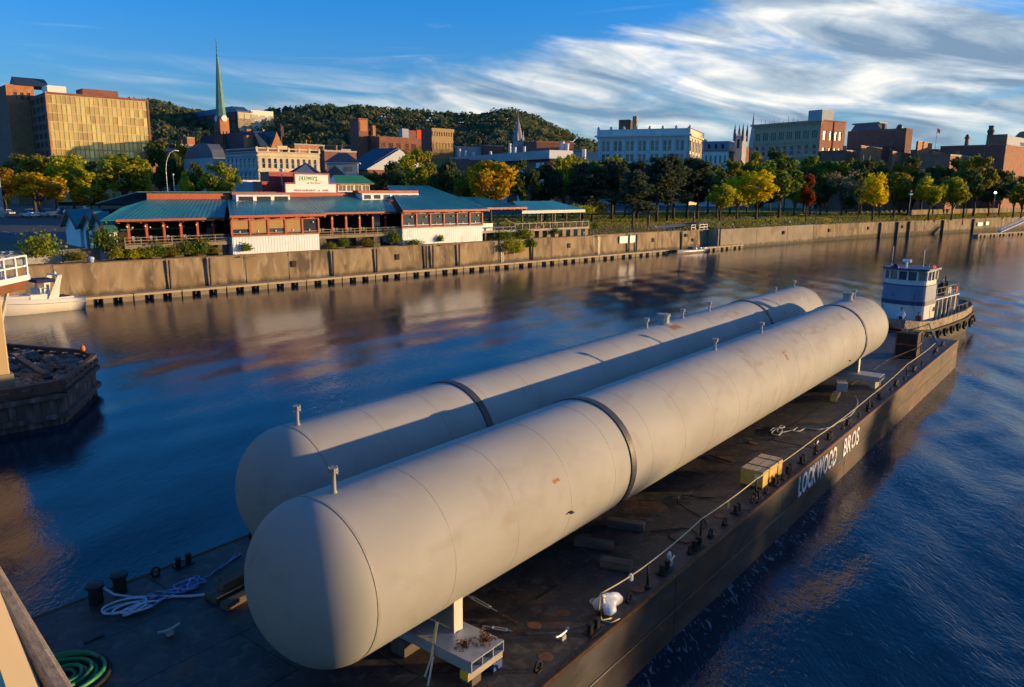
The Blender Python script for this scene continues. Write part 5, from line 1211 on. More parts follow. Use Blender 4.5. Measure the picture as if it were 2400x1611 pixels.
# --- eaves: red fascia with rafter tails
def eave(s0, s1, y, z, nt):
    rp('fascia', M_red, s0, s1, y-.12, y+.04, z, z+.36)
    for i in range(nt):
        x = s0+.3+(s1-s0-.6)*i/(nt-1); rp('rafter_tail', M_red, x-.1, x+.1, y-.28, y+.9, z-.16, z+.05)
eave(6.4,20.4,1.6,9.42,6); eave(20.3,35.0,-.4,9.72,7); eave(34.9,49.0,1.5,9.82,6); eave(48.9,67.6,-.4,10.02,7); eave(67.5,77.6,.4,10.22,4)
# --- roofs
roof((6.4,1.5,9.75),(20.4,1.5,9.75),(23.8,8,12.15),(12.6,8,12.15))
slab('gable_slope', M_teal, (4.6,1.5,9.72),(6.4,1.5,9.72),(12.6,8,12.1),(8.4,5.2,11.2))
roof((20.3,-.5,10.05),(35.0,-.5,10.05),(36.6,8,12.45),(23.8,8,12.15)); 
roof((35.0,1.4,10.15),(49.0,1.4,10.15),(51.5,8,12.75),(36.6,8,12.45))
roof((48.9,-.5,10.35),(67.6,-.5,10.35),(62.5,10.5,14.3),(53.6,10.5,14.3)); slab('hip_end', M_teal, (67.6,-.5,10.35),(72,14,11.2),(62.5,10.6,14.3),(62.4,10.5,14.3))
roof((67.5,.3,10.5),(77.6,.3,10.5),(72.5,6.5,12.2),(66.5,6.5,12.4)); slab('roof_slope', M_teal,(77.6,.3,10.5),(78,12,10.6),(72.6,6.5,12.2),(72.5,6.4,12.2))
# --- tall red ridge band and monitors
rp('ridge_band', M_red, 12.6, 24.2, 8.0, 8.3, 12.0, 12.95); rp('ridge_band', M_red, 24.2, 33.2, 7.2, 8.3, 12.78, 13.1); rp('ridge_band', M_red, 33.2, 45.2, 8.0, 8.3, 12.3, 13.1); rp('ridge_band', M_red, 45.2, 57.3, 6.6, 8.3, 13.02, 13.45)
slab('back_roof', M_teal, (33,22,11.4),(10,22,11.4),(11.5,8.4,13.2),(33,8.4,13.2)); slab('back_roof', M_teal, (60,22,11.4),(33.2,22,11.4),(33.2,8.5,13.0),(56,8.5,13.3))
def monitor(s0, s1, y, z0, z1, nw):
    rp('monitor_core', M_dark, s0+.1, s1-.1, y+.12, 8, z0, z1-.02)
    for i in range(nw):
        a = s0+(s1-s0)*i/nw; b = s0+(s1-s0)*(i+1)/nw
        f = MB().bx(a,a+.28,y,y+.15,z0,z1).bx(b-.28,b,y,y+.15,z0,z1).bx(a+.28,b-.28,y,y+.15,z1-.25,z1).bx(a+.28,b-.28,y,y+.15,z0,z0+.14).build('clerestory_window', M_white, rs)
        MB().bx(a+.28,b-.28,y+.06,y+.09,z0+.14,z1-.25).build('pane', M_win, f)
    rp('side_cheek', M_white, s0-.05, s0, y, 8, z0, z1); rp('side_cheek', M_white, s1, s1+.05, y, 8, z0, z1)
monitor(24.6,33.0,6.6,11.75,12.77,3); monitor(45.6,56.9,6.0,11.95,13.0,6)
# --- cupola with green roof
cp = rs
rp('cupola_wall', M_white, 43.4, 49.6, 10.0, 13.0, 13.0, 13.35)
for i in range(4):
    a = 43.5+i*1.52; f = MB().bx(a,a+.12,9.9,10.02,13.35,14.45).bx(a+1.38,a+1.5,9.9,10.02,13.35,14.45).bx(a,a+1.5,9.9,10.02,14.3,14.5).bx(a+.7,a+.78,9.9,10.0,13.35,14.3).build('cupola_window', M_white, rs)
    MB().bx(a+.12,a+1.38,9.97,10.0,13.36,14.3).build('pane', M_wint, f)
rp('cupola_core', M_blueg, 43.5, 49.5, 10.03, 13, 13.35, 14.5)
MB().prx([(9.4,14.45),(13.6,14.45),(13.6,14.65),(9.4,14.65)],43.0,50.2).build('cupola_eave', M_red, rs)
slab('cupola_roof', M_green, (43.0,9.3,14.66),(50.2,9.3,14.66),(49.2,11.5,15.9),(43.6,11.5,15.9)); slab('cupola_roof', M_green, (50.2,13.7,14.66),(43,13.7,14.66),(43.6,11.5,15.92),(49.2,11.5,15.92)); 
MB().add([(43.3,9.6,14.6),(43.3,13.4,14.6),(43.6,11.5,15.85)],[(0,2,1)]).build('gable_panel', M_white, rs)
# --- sign board (stepped) with lettering
sg = thing('restaurant_sign', 'stepped white roof sign with green and red lettering', 'sign', QO, QROT)
MB().bx(32.95,41.75,7.6,7.85,13.12,14.38).build('lower_board', M_signw, sg); MB().bx(34.6,40.4,7.6,7.85,14.38,15.85).build('upper_board', M_signw, sg)
for q in ((34.45,40.55,15.85,16.1),(32.8,34.6,14.38,14.62),(40.4,41.9,14.38,14.62)): MB().bx(q[0],q[1],7.55,7.95,q[2],q[3]).build('trim', M_redb, sg)
for q in ((34.42,34.6,14.62,15.85),(40.4,40.58,14.62,15.85),(32.78,32.95,13.12,14.38),(41.75,41.92,13.12,14.38)): MB().bx(q[0],q[1],7.55,7.95,q[2],q[3]).build('trim', M_red, sg)
M_sgreen = pmat('sign_green',(.02,.38,.06),.5,var=.06); M_sred = pmat('sign_red_letter',(.42,.06,.02),.5,var=.05); M_sdk = pmat('sign_dark_letter',(.03,.05,.08),.5,var=.05); M_syel = pmat('sign_yellow',(.75,.60,.20),.5,var=.05)
# arched letters grow towards the ends
txt = "FRESNO'S"; x = 35.35
for i, ch in enumerate(txt):
    me, wd = glyph(ch); f = abs(i-3.3)/3.3; hh = .40+.30*f; k = .36 if ch != "'" else .26
    if not me.materials: me.materials.append(M_sgreen)
    link('letter', me, sg, (x, 7.575, 15.55-hh*1.0+.02*f), (0,0,0), (k,1,hh), M_sgreen); x += wd*k+.15
MB().tube([(35.6+3.9*i/12, 7.585, 14.72+.30*math.sin(math.pi*i/12)) for i in range(13)],.04,5).build('swoosh', M_syel, sg)
lettering('on the River', 36.5, 39.0, 7.575, 14.50, .17, M_sdk, sg)
lettering('RESTAURANT', 34.35, 38.0, 7.575, 13.30, .27, M_sred, sg); lettering('&', 38.5, 38.8, 7.575, 13.30, .27, M_sred, sg); lettering('BAR', 39.25, 40.3, 7.575, 13.30, .27, M_sred, sg)
for q in (34.9,37.5,40.1): MB().bar((q,8.0,15.5),(q,10.2,13.2),.12,.12).build('back_strut', M_steel, sg)
# --- rooftop plant
for i,(s,y,r,h,lb) in enumerate(((16.9,12,.35,.6,'leftmost round white vent on the restaurant back roof'),(22.6,14,.6,.75,'squat white vent unit in the middle of the restaurant back roof'),(24.2,14,.45,.9,'taller white vent beside the squat one on the restaurant roof'),(28.8,15,.5,.7,'rightmost white vent on the restaurant back roof'))):
    tag(MB().lathe([(r*.7,0),(r*.7,h*.6),(r,h*.65),(r,h*.9),(0,h)],10).build('roof_vent', M_white, None, True, Qp(s,y,12.85-.14*(y-8.4))), lb, 'vent', 'white roof vents')
for i,(a,b,z0,z1,lb) in enumerate(((30.4,33.6,13.0,14.6,'low dark red roof box left of the restaurant sign'),(32.2,37.0,14.2,16.1,'tall dark red roof box behind the restaurant sign'))):
    th = thing('roof_box', lb, 'roof box', QO, QROT); MB().bx(a,b,10.2+i*1.2,13.2+i*1.2,z0-i*2,z1).build('casing', M_redb, th); MB().bx(a-.1,b+.1,10.1+i*1.2,13.3+i*1.2,z1,z1+.12).build('lid', M_red, th)
fl = thing('flood_light', 'small white floodlight on the pole beside the restaurant sign', 'floodlight', Qp(33.2,9.2,13.1))
MB().tube([(0,0,0),(0,0,3.2)],.05,6).build('pole', M_steel, fl); MB().bx(-.25,.25,-.2,.2,3.1,3.6).build('head', M_white, fl)
fl = thing('satellite_dish', 'white satellite dish just left of the restaurant sign', 'dish', Qp(33.4,9.0,13.6)); MB().lathe([(0,.0),(.3,.05),(.5,.16),(.48,.18),(.28,.08),(0,.04)],12,(0,0,.6)).build('dish', M_white, fl); MB().tube([(0,0,-.6),(0,0,.62)],.05,6).build('mount', M_steel, fl)
# --- white wing at the left end
wg = thing('restaurant_wing', 'low white wing with teal gable roofs left of the restaurant', 'building', QO, QROT)
def gable_block(x0, x1, y0, y1, ze, za):
    ym = (y0+y1)/2
    MB().bx(x0,x1,y0,y1,5.35,ze).build('wall', M_white, wg)
    MB().prx([(y0,ze),(y1,ze),(ym,za)], x0, x0+.15).build('gable_panel', M_white, wg)
    for ya, yb in ((y0,ym),(ym,y1)):
        za_, zb_ = (ze,za) if ya == y0 else (za,ze); ea = -.5 if ya == y0 else 0; eb = .5 if yb == y1 else 0
        k = (za-ze)/(ym-y0)
        P = [(x0-.5,ya+ea,za_+(k*ea if ea else 0)),(x1,ya+ea,za_+(k*ea if ea else 0)),(x1,yb+eb,zb_-(k*eb if eb else 0)),(x0-.5,yb+eb,zb_-(k*eb if eb else 0))]
        MB().add([(x,y,z+.03) for x,y,z in P]+[(x,y,z+.17) for x,y,z in P],[(0,3,2,1),(4,5,6,7),(0,1,5,4),(1,2,6,5),(2,3,7,6),(3,0,4,7)]).build('roof_slope', M_teal, wg)
        MB().bar((x0-.56,ya+ea,P[0][2]+.05),(x0-.56,yb+eb,P[3][2]+.05),.12,.28).build('barge_board', M_redb, wg)
gable_block(5.6,6.9,3.0,8.3,8.5,10.55); gable_block(6.3,24,8.8,15.5,8.3,10.2); gable_block(6.0,30,16,23,8.3,10.5)
MB().bx(5.5,5.6,4.2,5.3,5.4,7.7).build('door', M_dark, wg); MB().bx(6.2,6.3,9.4,11.0,5.4,8.0).build('doorway', M_dark, wg); MB().bx(6.2,6.3,13.0,14.0,5.4,7.9).build('doorway', M_timber, wg)
for y in (6.4,7.2): MB().bx(5.54,5.6,y,y+.5,6.6,7.6).build('window', M_win, wg)
# --- pavilion on the right with its deck
pv = thing('pavilion', 'open dining pavilion with teal hip roof and pale fascia', 'pavilion', QO, QROT)
zf = 6.4
for y in (2.6,9.6):
    for i in range(5): x = 78.6+16.4*i/4; MB().bx(x-.12,x+.12,y-.12,y+.12,zf,9.4).build('post', M_timber if y < 5 else M_wood, pv)
MB().bx(77.9,95.8,1.9,2.05,9.28,9.85).build('fascia', pmat('pale_fascia',(.62,.64,.55),.6,var=.05), pv); MB().bx(95.66,95.8,2.06,10.5,9.28,9.85).build('fascia', bpy.data.materials['pale_fascia'], pv)
for q in (((77.9,1.9,9.87),(95.8,1.9,9.87),(91,6.2,11.5),(79.5,6.2,11.5)),((95.8,10.5,9.87),(77.9,10.5,9.87),(79.5,6.2,11.52),(91,6.2,11.52)),((95.8,1.9,9.87),(95.8,10.5,9.87),(91,6.25,11.5),(91,6.2,11.5))): slab('roof_slope', M_teal, *q, par=pv)
MB().bx(68,95.8,1.0,10,zf-.22,zf).build('deck', M_wood, pv); MB().bx(66.7,96,.85,1.0,zf-.35,zf+.05).build('deck_fascia', M_paletim, pv)
for i in range(12):
    x = 75.2+20.6*i/11; MB().bx(x-.07,x+.07,.9,1.04,zf,zf+1.15).build('railing_post', M_paletim, pv)
for z in (1.05,): MB().bx(75.2,95.9,.88,1.0,zf+z,zf+z+.12).build('handrail', M_paletim, pv)
for z in (.2,.45,.7): MB().bx(75.2,95.9,.95,.98,zf+z,zf+z+.03).build('rail_wire', M_timber, pv)
for i in range(8): x = 80+15.5*i/7; MB().bx(x-.5,x+.5,1.15,1.4,4.7,zf-.23).build('base_panel', M_conc2, pv)
MB().bx(66.7,75,.9,1.0,zf+.55,zf+.68).build('handrail', M_wood, pv); MB().bar((72.6,1.0,zf+2.1),(75.2,1.0,zf+1.1),.1,.12).build('handrail', M_wood, pv)
for i in range(4): x = 68+2.1*i; MB().bx(x-.08,x+.08,1.0,1.16,4.7,zf+.6).build('railing_post', M_wood, pv)
MB().bx(67.2,70.8,2.2,5.5,zf,zf+1.3).build('bar_counter', M_siding, pv)
for i,(s,lb) in enumerate(((80.7,'left of three orange planters on the pavilion deck'),(81.7,'middle of three orange planters on the pavilion deck'),(83.1,'right of three orange planters on the pavilion deck'))):
    tag(MB().lathe([(.22,0),(.34,.5),(.30,.5),(.0,.42)],10).build('planter', pmat('terracotta',(.62,.20,.07),.7,var=.1) if 'terracotta' not in bpy.data.materials else bpy.data.materials['terracotta'], None, True, Qp(s,1.5,zf)), lb, 'planter', 'orange planters')
# --- wire fence and small blue markers on the wall
fe = thing('wire_fence', 'low wire mesh fence on the wall between pavilion and mooring pile', 'fence', QO, QROT)
for i in range(9): x = 96.3+26*i/8; MB().bx(x-.05,x+.05,.9,1.0,4.7,6.5).build('post', M_timber, fe)
for z in (5.0,5.4,5.8,6.2,6.45): MB().tube([(96.3,.95,z),(122.3,.95,z)],.022,4).build('wire', M_timber, fe)
mb = MB()
for i in range(130): mb.tube([(96.3+.2*i,.95,4.75),(96.3+.2*i,.95,6.45)],.008,3)
o = mb.build('mesh_wires', M_timber, fe); o['kind'] = 'stuff'
M_bluem = pmat('pale_blue_marker',(.45,.55,.70),.5,var=.05)
for i,(px,py,lb) in enumerate(((214,612,'leftmost pale blue mooring marker on the river wall coping'),(1366,547,'pale blue mooring marker beside the wire fence'),(1535,534,'pale blue mooring marker next to the dark mooring pile'),(1716,527,'pale blue mooring marker on the smooth wall below the yellow trees'),(1849,521,'pale blue mooring marker at the right end of the smooth wall'),(1969,515,'pale blue mooring marker below the grey leafless tree'))):
    p = gz(px,py+4,4.75); tag(MB().lathe([(.30,0),(.30,.35),(.38,.42),(.38,.6),(.2,.72),(0,.75)],10).build('mooring_marker', M_bluem, None, True, p), lb, 'mooring marker', 'blue mooring markers')
# low lot walls left of the restaurant
lw = thing('retaining_wall', 'low grey block wall between the car park and river wall', 'wall', QO, QROT)
for i,(a,b) in enumerate(((-16,-12),(-11.9,-8),(-7.9,-4),(-3.9,.2),(.3,4.4),(4.5,6.4))): MB().bx(a,b,2.4+.02*(i%2),3.0,4.6,6.25+.05*(i%3)).build('block_panel', M_concdark if i%3 == 1 else M_grey, lw, bevel=.03)
lw2 = thing('retaining_wall', 'far left grey wall below the car park behind the catwalk', 'wall', QO, QROT)
for i in range(6): MB().bx(-60+7*i,-53.1+7*i,3.2,3.8,4.6,6.4).build('block_panel', M_concdark, lw2, bevel=.03)
# ================================================================ buildings of the town
def bearing(px, py=400):
    d = ray(px,py); return math.atan2(d.x,d.y)
class Bld:
    """two visible faces meeting at a near corner: local x runs along the right face, local y along the left face"""
    def __init__(s, name, label, cx, ytop, Y, head, xr, xl, zg=5.4, cat='building'):
        P = gy(cx, ytop, Y); s.ztop = P.z; s.zg = zg; h = rad(head)
        s.dx = Vector((math.sin(h),math.cos(h),0)); s.dy = Vector((-s.dx.y,s.dx.x,0))
        P = Vector((P.x,P.y,0))
        def run(d, px):
            b = bearing(px, ytop); n = Vector((math.cos(b),-math.sin(b),0)); return -P.dot(n)/d.dot(n)
        s.Lx = run(s.dx, xr); s.Ly = run(s.dy, xl); s.P = P; s.Y = Y
        s.th = thing(name, label, cat, P, math.atan2(s.dx.y,s.dx.x))
    def z(s, py, px=None, x=0, y=0):
        q = s.P+s.dx*x+s.dy*y; d = ray(px if px else 1200+F_PX*q.x/q.y, py); return CAM_H+d.z*q.y/d.y
    def box(s, nm, mat, x0,x1,y0,y1,z0,z1,par=None,bev=0): return MB().bx(x0,x1,y0,y1,z0,z1).build(nm, mat, par or s.th, bevel=bev)
    def face(s, side, mat, z0, z1, cols, rows, th=.35, a0=0, a1=None, pane=None, arch=False, frame=None, name='window'):
        """wall skin with real openings: cols=[(a,b)], rows=[(za,zb)]"""
        a1 = a1 if a1 is not None else (s.Lx if side == 'r' else s.Ly)
        mb = MB()
        def B(a,b,za,zb,d0=0.,d1=th):
            if b-a < 1e-3 or zb-za < 1e-3: return
            if side == 'r': mb.bx(a,b,d0,d1,za,zb)
            else: mb.bx(d0,d1,a,b,za,zb)
        zs = [z0]+[q for r in rows for q in r]+[z1]
        for i in range(0,len(zs),2): B(a0,a1,zs[i],zs[i+1])
        for za,zb in rows:
            cc = [a0]+[q for c in cols for q in c]+[a1]
            for i in range(0,len(cc),2): B(cc[i],cc[i+1],za,zb)
        mb.build('wall', mat, s.th)
        pm = {}
        for ri,(za,zb) in enumerate(rows):
            for a,b in cols:
                key = (round(b-a,2),round(zb-za,2))
                if key not in pm:
                    w_,h_ = b-a, zb-za
                    m_ = MB().bx(-w_/2,w_/2,0,.04,0,h_) if side == 'r' else MB().bx(0,.04,-w_/2,w_/2,0,h_)
                    me = m_.mesh('window'); me.materials.append(pane or M_win)
                    fr = MB(); t = .09*min(1.5,w_)
                    def F(p,q,r1,r2):
                        if side == 'r': fr.bx(p,q,-.06,0,r1,r2)
                        else: fr.bx(-.06,0,p,q,r1,r2)
                    F(-w_/2,-w_/2+t,0,h_); F(w_/2-t,w_/2,0,h_); F(-w_/2+t,w_/2-t,h_*.5-t/2,h_*.5+t/2); F(-w_/2+t,w_/2-t,h_-t,h_); F(-w_/2+t,w_/2-t,0,t)
                    fm = fr.mesh('frame'); fm.materials.append(frame or M_white)
                    pm[key] = (me,fm)
                me,fm = pm[key]; c = (a+b)/2
                o = link(name, me, s.th, (c,th*.7,za) if side == 'r' else (th*.7,c,za))
                if frame is not False: link('frame', fm, o)
                if arch:
                    n_ = 8; w_ = (b-a)/2; P_ = [(c+w_,zb)] + [(c+w_*math.cos(math.pi*k/n_), zb-w_*.95+w_*.95*math.sin(math.pi*k/n_)) for k in range(n_+1)] + [(c-w_,zb)]
                    # corner fillers make the round head
                    for sgn in (1,-1):
                        pr = [(c+sgn*w_,zb-w_*.95)] + [(c+sgn*w_*math.cos(math.pi/2*k/5), zb-w_*.95+w_*.95*math.sin(math.pi/2*k/5)) for k in range(1,6)] + [(c+sgn*w_,zb)]
                        if side == 'r': f_ = MB().pry(pr if sgn > 0 else list(reversed(pr)), -.02, th*.68)
                        else: f_ = MB().prx(pr if sgn < 0 else list(reversed(pr)), -.02, th*.68)
                        f_.build('arch_head', mat, s.th)
def grid(a0,a1,n,fr=.55):
    p = (a1-a0)/n; return [(a0+p*i+p*(1-fr)/2, a0+p*i+p*(1+fr)/2) for i in range(n)]
# ---- gold glass office block
b = Bld('office_block','tall office block mirroring sunset in its gold glass face',108,215,330,46.5,341,-70)
zt = b.ztop; b.box('core', M_dark, .5,b.Lx-.2,.5,b.Ly,b.zg,zt-.3)
nc, nr = 22, 12; zb_ = zt-44; ch = (zt-1.0-zb_)/nr; cw_ = b.Lx/nc
for j in range(nr+1): b.box('transom', M_mull, 0,b.Lx,-.10,.2, zb_+ch*j-.22, zb_+ch*j+.22)
for i in range(nc+1): b.box('mullion', M_mull, cw_*i-.13,cw_*i+.13,-.12,.2, zb_,zt-.9)
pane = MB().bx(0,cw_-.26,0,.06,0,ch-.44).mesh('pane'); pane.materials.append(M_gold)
rg_ = random.Random(4)
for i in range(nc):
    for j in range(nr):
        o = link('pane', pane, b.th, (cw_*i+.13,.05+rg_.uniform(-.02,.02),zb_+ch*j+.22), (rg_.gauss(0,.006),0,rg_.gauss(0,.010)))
b.box('parapet', M_brick2, -.2,b.Lx+.2,-.25,.4,zt-.9,zt); b.box('corner_pier', M_brickor, -.55,0,-.3,.6,b.zg,zt); b.box('corner_pier', M_brick2, b.Lx,b.Lx+.8,-.3,.6,b.zg,zt)
b.face('l', M_brick2, b.zg, zt-.2, grid(4,min(b.Ly,60),8,.72), [(zb_+ch*j+.8,zb_+ch*j+2.9) for j in range(1,nr)], frame=False)
b.box('penthouse', M_signw, 1,8,2,10,zt,zt+2.8); b.box('plant_room', M_brick2, b.Lx*.38,b.Lx*.75,5,14,zt,zt+3.0,bev=.2)
b.box('roof_slab', M_slate, 0,b.Lx,.4,b.Ly,zt-.5,zt-.25)
b2 = Bld('brick_block','orange brick penthouse block behind the gold glass office',12,197,345,46.5,78,-80)
b2.face('r', M_brickor, b2.zg, b2.ztop, grid(2,b2.Lx-1,3,.5), [(b2.ztop-6,b2.ztop-3)], frame=False); b2.box('core', M_brick2, .36,b2.Lx,.36,b2.Ly,b2.zg,b2.ztop-.1)
zz = b2.ztop; MB().prx([(-1,zz),(14,zz),(6.5,zz+4)],4,b2.Lx+6).build('roof', M_navy, b2.th)
# ---- pale blue gable and signboard at the far left edge
hb = Bld('house','pale blue gabled house at the extreme left edge',-70,300,205,46.5,-14,-120,cat='house')
hb.box('wall', M_blueg, 0,hb.Lx,0,8,hb.zg,hb.ztop-3); MB().pry([(-.4,hb.ztop-3),(hb.Lx+.4,hb.ztop-3),(hb.Lx/2,hb.ztop)],-.3,8).build('roof', M_white, hb.th)
# ---- hilltop institute
b = Bld('hilltop_building','hilltop building with blue roof and lit balconies beside the green spire',556,262,640,46.5,588,388,zg=40)
b.box('core', M_dark, .6,b.Lx,.6,b.Ly,40,b.ztop-.3); zt = b.ztop
b.face('r', M_cream, 40, zt, grid(.5,b.Lx-.5,2,.8), [(zt-5,zt-1.5),(zt-10.5,zt-6.5),(zt-15.5,zt-12)], frame=False, pane=M_wint)
b.face('l', M_brick2, 40, zt, grid(2,b.Ly-1,12,.5), [(zt-6,zt-2),(zt-13,zt-8)], frame=False, pane=M_win)
MB().bx(-1,b.Lx+1,-1,b.Ly+1,zt,zt+.8).prx([(2,zt+.8),(b.Ly-2,zt+.8),(b.Ly-14,zt+5),(12,zt+5)],1,b.Lx).build('roof', pmat('blue_roof',(.03,.10,.22),.4,var=.1), b.th)
b = Bld('hilltop_block','plain white hilltop block right of the lit balconies',588,258,650,46.5,640,580,zg=40)
b.face('r', pmat('bright_white',(.82,.80,.66),.6,var=.04), 40, b.ztop, grid(3,b.Lx-3,2,.25), [(b.ztop-5,b.ztop-3.6),(b.ztop-11,b.ztop-9.6)], frame=False); b.box('core', M_white, .36,b.Lx,.36,12,40,b.ztop-.2)
# ---- church with the tall green spire
b = Bld('church','brick church with tall green copper spire and clock faces',514,275,360,46.5,536,500,cat='church')
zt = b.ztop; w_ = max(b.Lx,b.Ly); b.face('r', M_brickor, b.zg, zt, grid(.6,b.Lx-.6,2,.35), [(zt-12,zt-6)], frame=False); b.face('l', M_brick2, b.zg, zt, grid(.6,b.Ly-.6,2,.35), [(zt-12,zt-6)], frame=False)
b.box('core', M_brick2, .36,b.Lx,.36,b.Ly,b.zg,zt-.05)
cx_b, cy_b = b.Lx/2,b.Ly/2; tip = gy(500,97,360+3).z
sp = MB().lathe([(b.Lx*.60,zt+.0),(b.Lx*.50,zt+3),(b.Lx*.10,tip-6),(.12,tip-4)],8,(cx_b,cy_b,0)).build('spire', M_copper, b.th)
for k in range(4): MB().lathe([(.12,tip-4+k*1.4),(.45-.06*k,tip-3.6+k*1.4),(.12,tip-3.2+k*1.4)],8,(cx_b,cy_b,0)).build('finial_knob', M_copper, sp)
MB().tube([(cx_b,cy_b,tip-4),(cx_b,cy_b,tip+1.2)],.12,6).build('finial', M_copper, sp)
o = MB().lathe([(1.35,0),(1.35,.25),(0,.26)],16).build('clock_face', M_signw, b.th); o.rotation_euler.x = rad(90); o.location = (b.Lx*.5,-.05,zt-.4)
o = MB().lathe([(1.35,0),(1.35,.25),(0,.26)],16).build('clock_face', M_signw, b.th); o.rotation_euler.y = rad(-90); o.location = (-.05,b.Ly*.5,zt-.4)
b = Bld('church_hall','brick hall with slate roof and chimney below the green spire',600,345,335,46.5,662,452)
zt = b.ztop; b.box('wall', M_brick2, 0,b.Lx,0,b.Ly,b.zg,zt)
MB().prx([(0,zt),(b.Ly,zt),(b.Ly-6,zt+7),(6,zt+7)],2,b.Lx*.55).build('roof', M_navy, b.th); MB().pry([(b.Lx*.55,zt),(b.Lx+.4,zt),(b.Lx*.8,zt+6.5)],-.2,.2).build('gable_wall', M_brickor, b.th); MB().pry([(b.Lx*.5,zt),(b.Lx+.8,zt),(b.Lx*.8,zt+7)],.2,b.Ly*.5).build('roof', M_navy, b.th)
b.box('chimney', M_brickor, 2,4,12,14,zt,zt+8); b.box('dormer', M_brickor, -1,3,6,9,zt,zt+5)
# ---- cream arcaded hall and its grey wing
b = Bld('arcade_hall','cream stone hall with tall arched windows, right side sunlit',602,346,262,46.5,748,527)
zt = b.ztop; b.box('core', M_dark, .5,b.Lx-.1,.5,b.Ly,b.zg,zt-1.5)
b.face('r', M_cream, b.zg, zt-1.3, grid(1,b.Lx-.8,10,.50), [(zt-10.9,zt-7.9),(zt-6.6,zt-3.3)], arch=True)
b.face('l', M_grey, b.zg, zt-1.3, grid(1,b.Ly-.8,7,.50), [(zt-10.9,zt-7.9),(zt-6.6,zt-3.3)], arch=True)  # shaded side of the cream hall, its shade put in as grey
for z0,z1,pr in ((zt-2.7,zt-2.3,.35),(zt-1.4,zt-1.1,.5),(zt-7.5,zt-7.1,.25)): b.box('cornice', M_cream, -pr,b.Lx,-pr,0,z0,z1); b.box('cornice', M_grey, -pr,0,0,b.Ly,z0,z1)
for i in range(7): b.box('baluster_pier', M_cream, b.Lx*i/6-.35,b.Lx*i/6+.35,0,.5,zt-1.1,zt+.35)
b.box('balustrade', M_cream, 0,b.Lx,.15,.35,zt-.3,zt+.1); b.box('balustrade', M_grey, .15,.35,0,b.Ly,zt-.3,zt+.1); b.box('name_block', M_cream, b.Lx*.32,b.Lx*.48,.1,.6,zt+.1,zt+.9)
b = Bld('domed_hall','grey stone hall with low rounded slate roof left of the arcade hall',500,370,285,46.5,530,430)
zt = b.ztop; b.box('wall', M_grey, 0,b.Lx,0,b.Ly,b.zg,zt); MB().prx([(0,zt),(2,zt+3),(5,zt+5),(b.Ly*.5,zt+5.5),(b.Ly-4,zt+3.5),(b.Ly,zt)],0,b.Lx).build('roof', M_slate, b.th)
b.face('l', M_blueg, b.zg, zt-.2, grid(1,b.Ly-1,5,.4), [(zt-14,zt-9)], a0=.0, th=.3) if False else None
# ---- brick mills with tower, mid distance
b = Bld('brick_mill','dark brick mill with square tower in front of the hill',870,318,385,46.5,1060,822)
b2h = b.z(292); zt = b.ztop
b.box('core', M_brick2, .4,b.Lx*.05,.4,b.Ly,b.zg,zt)
tw = Bld('mill_tower','square brick tower with sunlit side at the left of the mill',840,277,383,46.5,862,820)
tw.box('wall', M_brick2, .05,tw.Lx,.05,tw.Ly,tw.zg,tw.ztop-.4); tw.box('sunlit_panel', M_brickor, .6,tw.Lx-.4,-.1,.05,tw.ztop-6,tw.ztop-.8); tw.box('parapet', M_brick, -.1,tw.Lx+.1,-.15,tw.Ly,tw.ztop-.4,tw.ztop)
b.face('r', M_brick2, b.zg, zt, grid(2,b.Lx-2,10,.35), [(zt-6,zt-3),(zt-12,zt-9)], frame=None, th=.4); b.box('roof_slab', M_slate, 0,b.Lx,.4,16,zt-.6,zt-.3); b.box('core', M_dark, .5,b.Lx,.5,15,b.zg,zt-.7)
b.box('chimney', M_brickor, 3,4.6,3,4.6,zt,zt+5); b.box('roof_hut', M_blueg, b.Lx*.42,b.Lx*.5,4,7,zt,zt+4.6); b.box('roof_hut', M_redj, b.Lx*.60,b.Lx*.66,4,7,zt,zt+4.5); b.box('roof_hut', M_brick2, b.Lx*.50,b.Lx*.60,4.2,7,zt,zt+4)
b = Bld('corbelled_block','tan corbelled brick block at the right end of the mill',1012,300,375,46.5,1062,985)
zt = b.ztop; b.face('r', pmat('tan_brick',(.40,.27,.12),.85,var=.12), b.zg, zt, grid(.8,b.Lx-.8,6,.45), [(zt-9.5,zt-6.5),(zt-16,zt-12)], arch=True); b.box('core', M_brick2, .5,b.Lx,.36,b.Ly,b.zg,zt-.3)
for i in range(9): b.box('corbel', bpy.data.materials['tan_brick'], b.Lx*(i+.2)/9,b.Lx*(i+.8)/9,-.35,0,zt-3.4,zt-1.6)
b.box('cornice', bpy.data.materials['tan_brick'], -.3,b.Lx+.3,-.45,0,zt-1.6,zt)
# ---- gabled brick warehouse with pale gable trim, long white roofed plant
b = Bld('gabled_warehouse','brick warehouse with wide pale gable behind the restaurant',862,398,235,136.5-90,1005,845)
zt = b.ztop; b.box('wall', M_brick2, 0,b.Lx,0,14,b.zg,zt)
MB().pry([(-.8,zt),(b.Lx*.98,zt),(b.Lx*.5,zt+6.2)],-.4,.3).build('gable_panel', pmat('pale_gable',(.50,.52,.56),.6,var=.05), b.th); MB().pry([(-1.2,zt+.05),(b.Lx+.2,zt+.05),(b.Lx*.5,zt+6.8)],.3,14).build('roof', M_navy, b.th)
b.box('porch', M_brick, b.Lx*.62,b.Lx,-4,-.5,b.zg,zt-2); MB().pry([(b.Lx*.58,zt-2),(b.Lx*1.02,zt-2),(b.Lx*.8,zt+1)],-4.4,-.45).build('porch_gable', bpy.data.materials['pale_gable'], b.th)
b = Bld('long_plant','long low plant with pale roof and white stacks above the trees',1290,352,300,62,1335,1032)
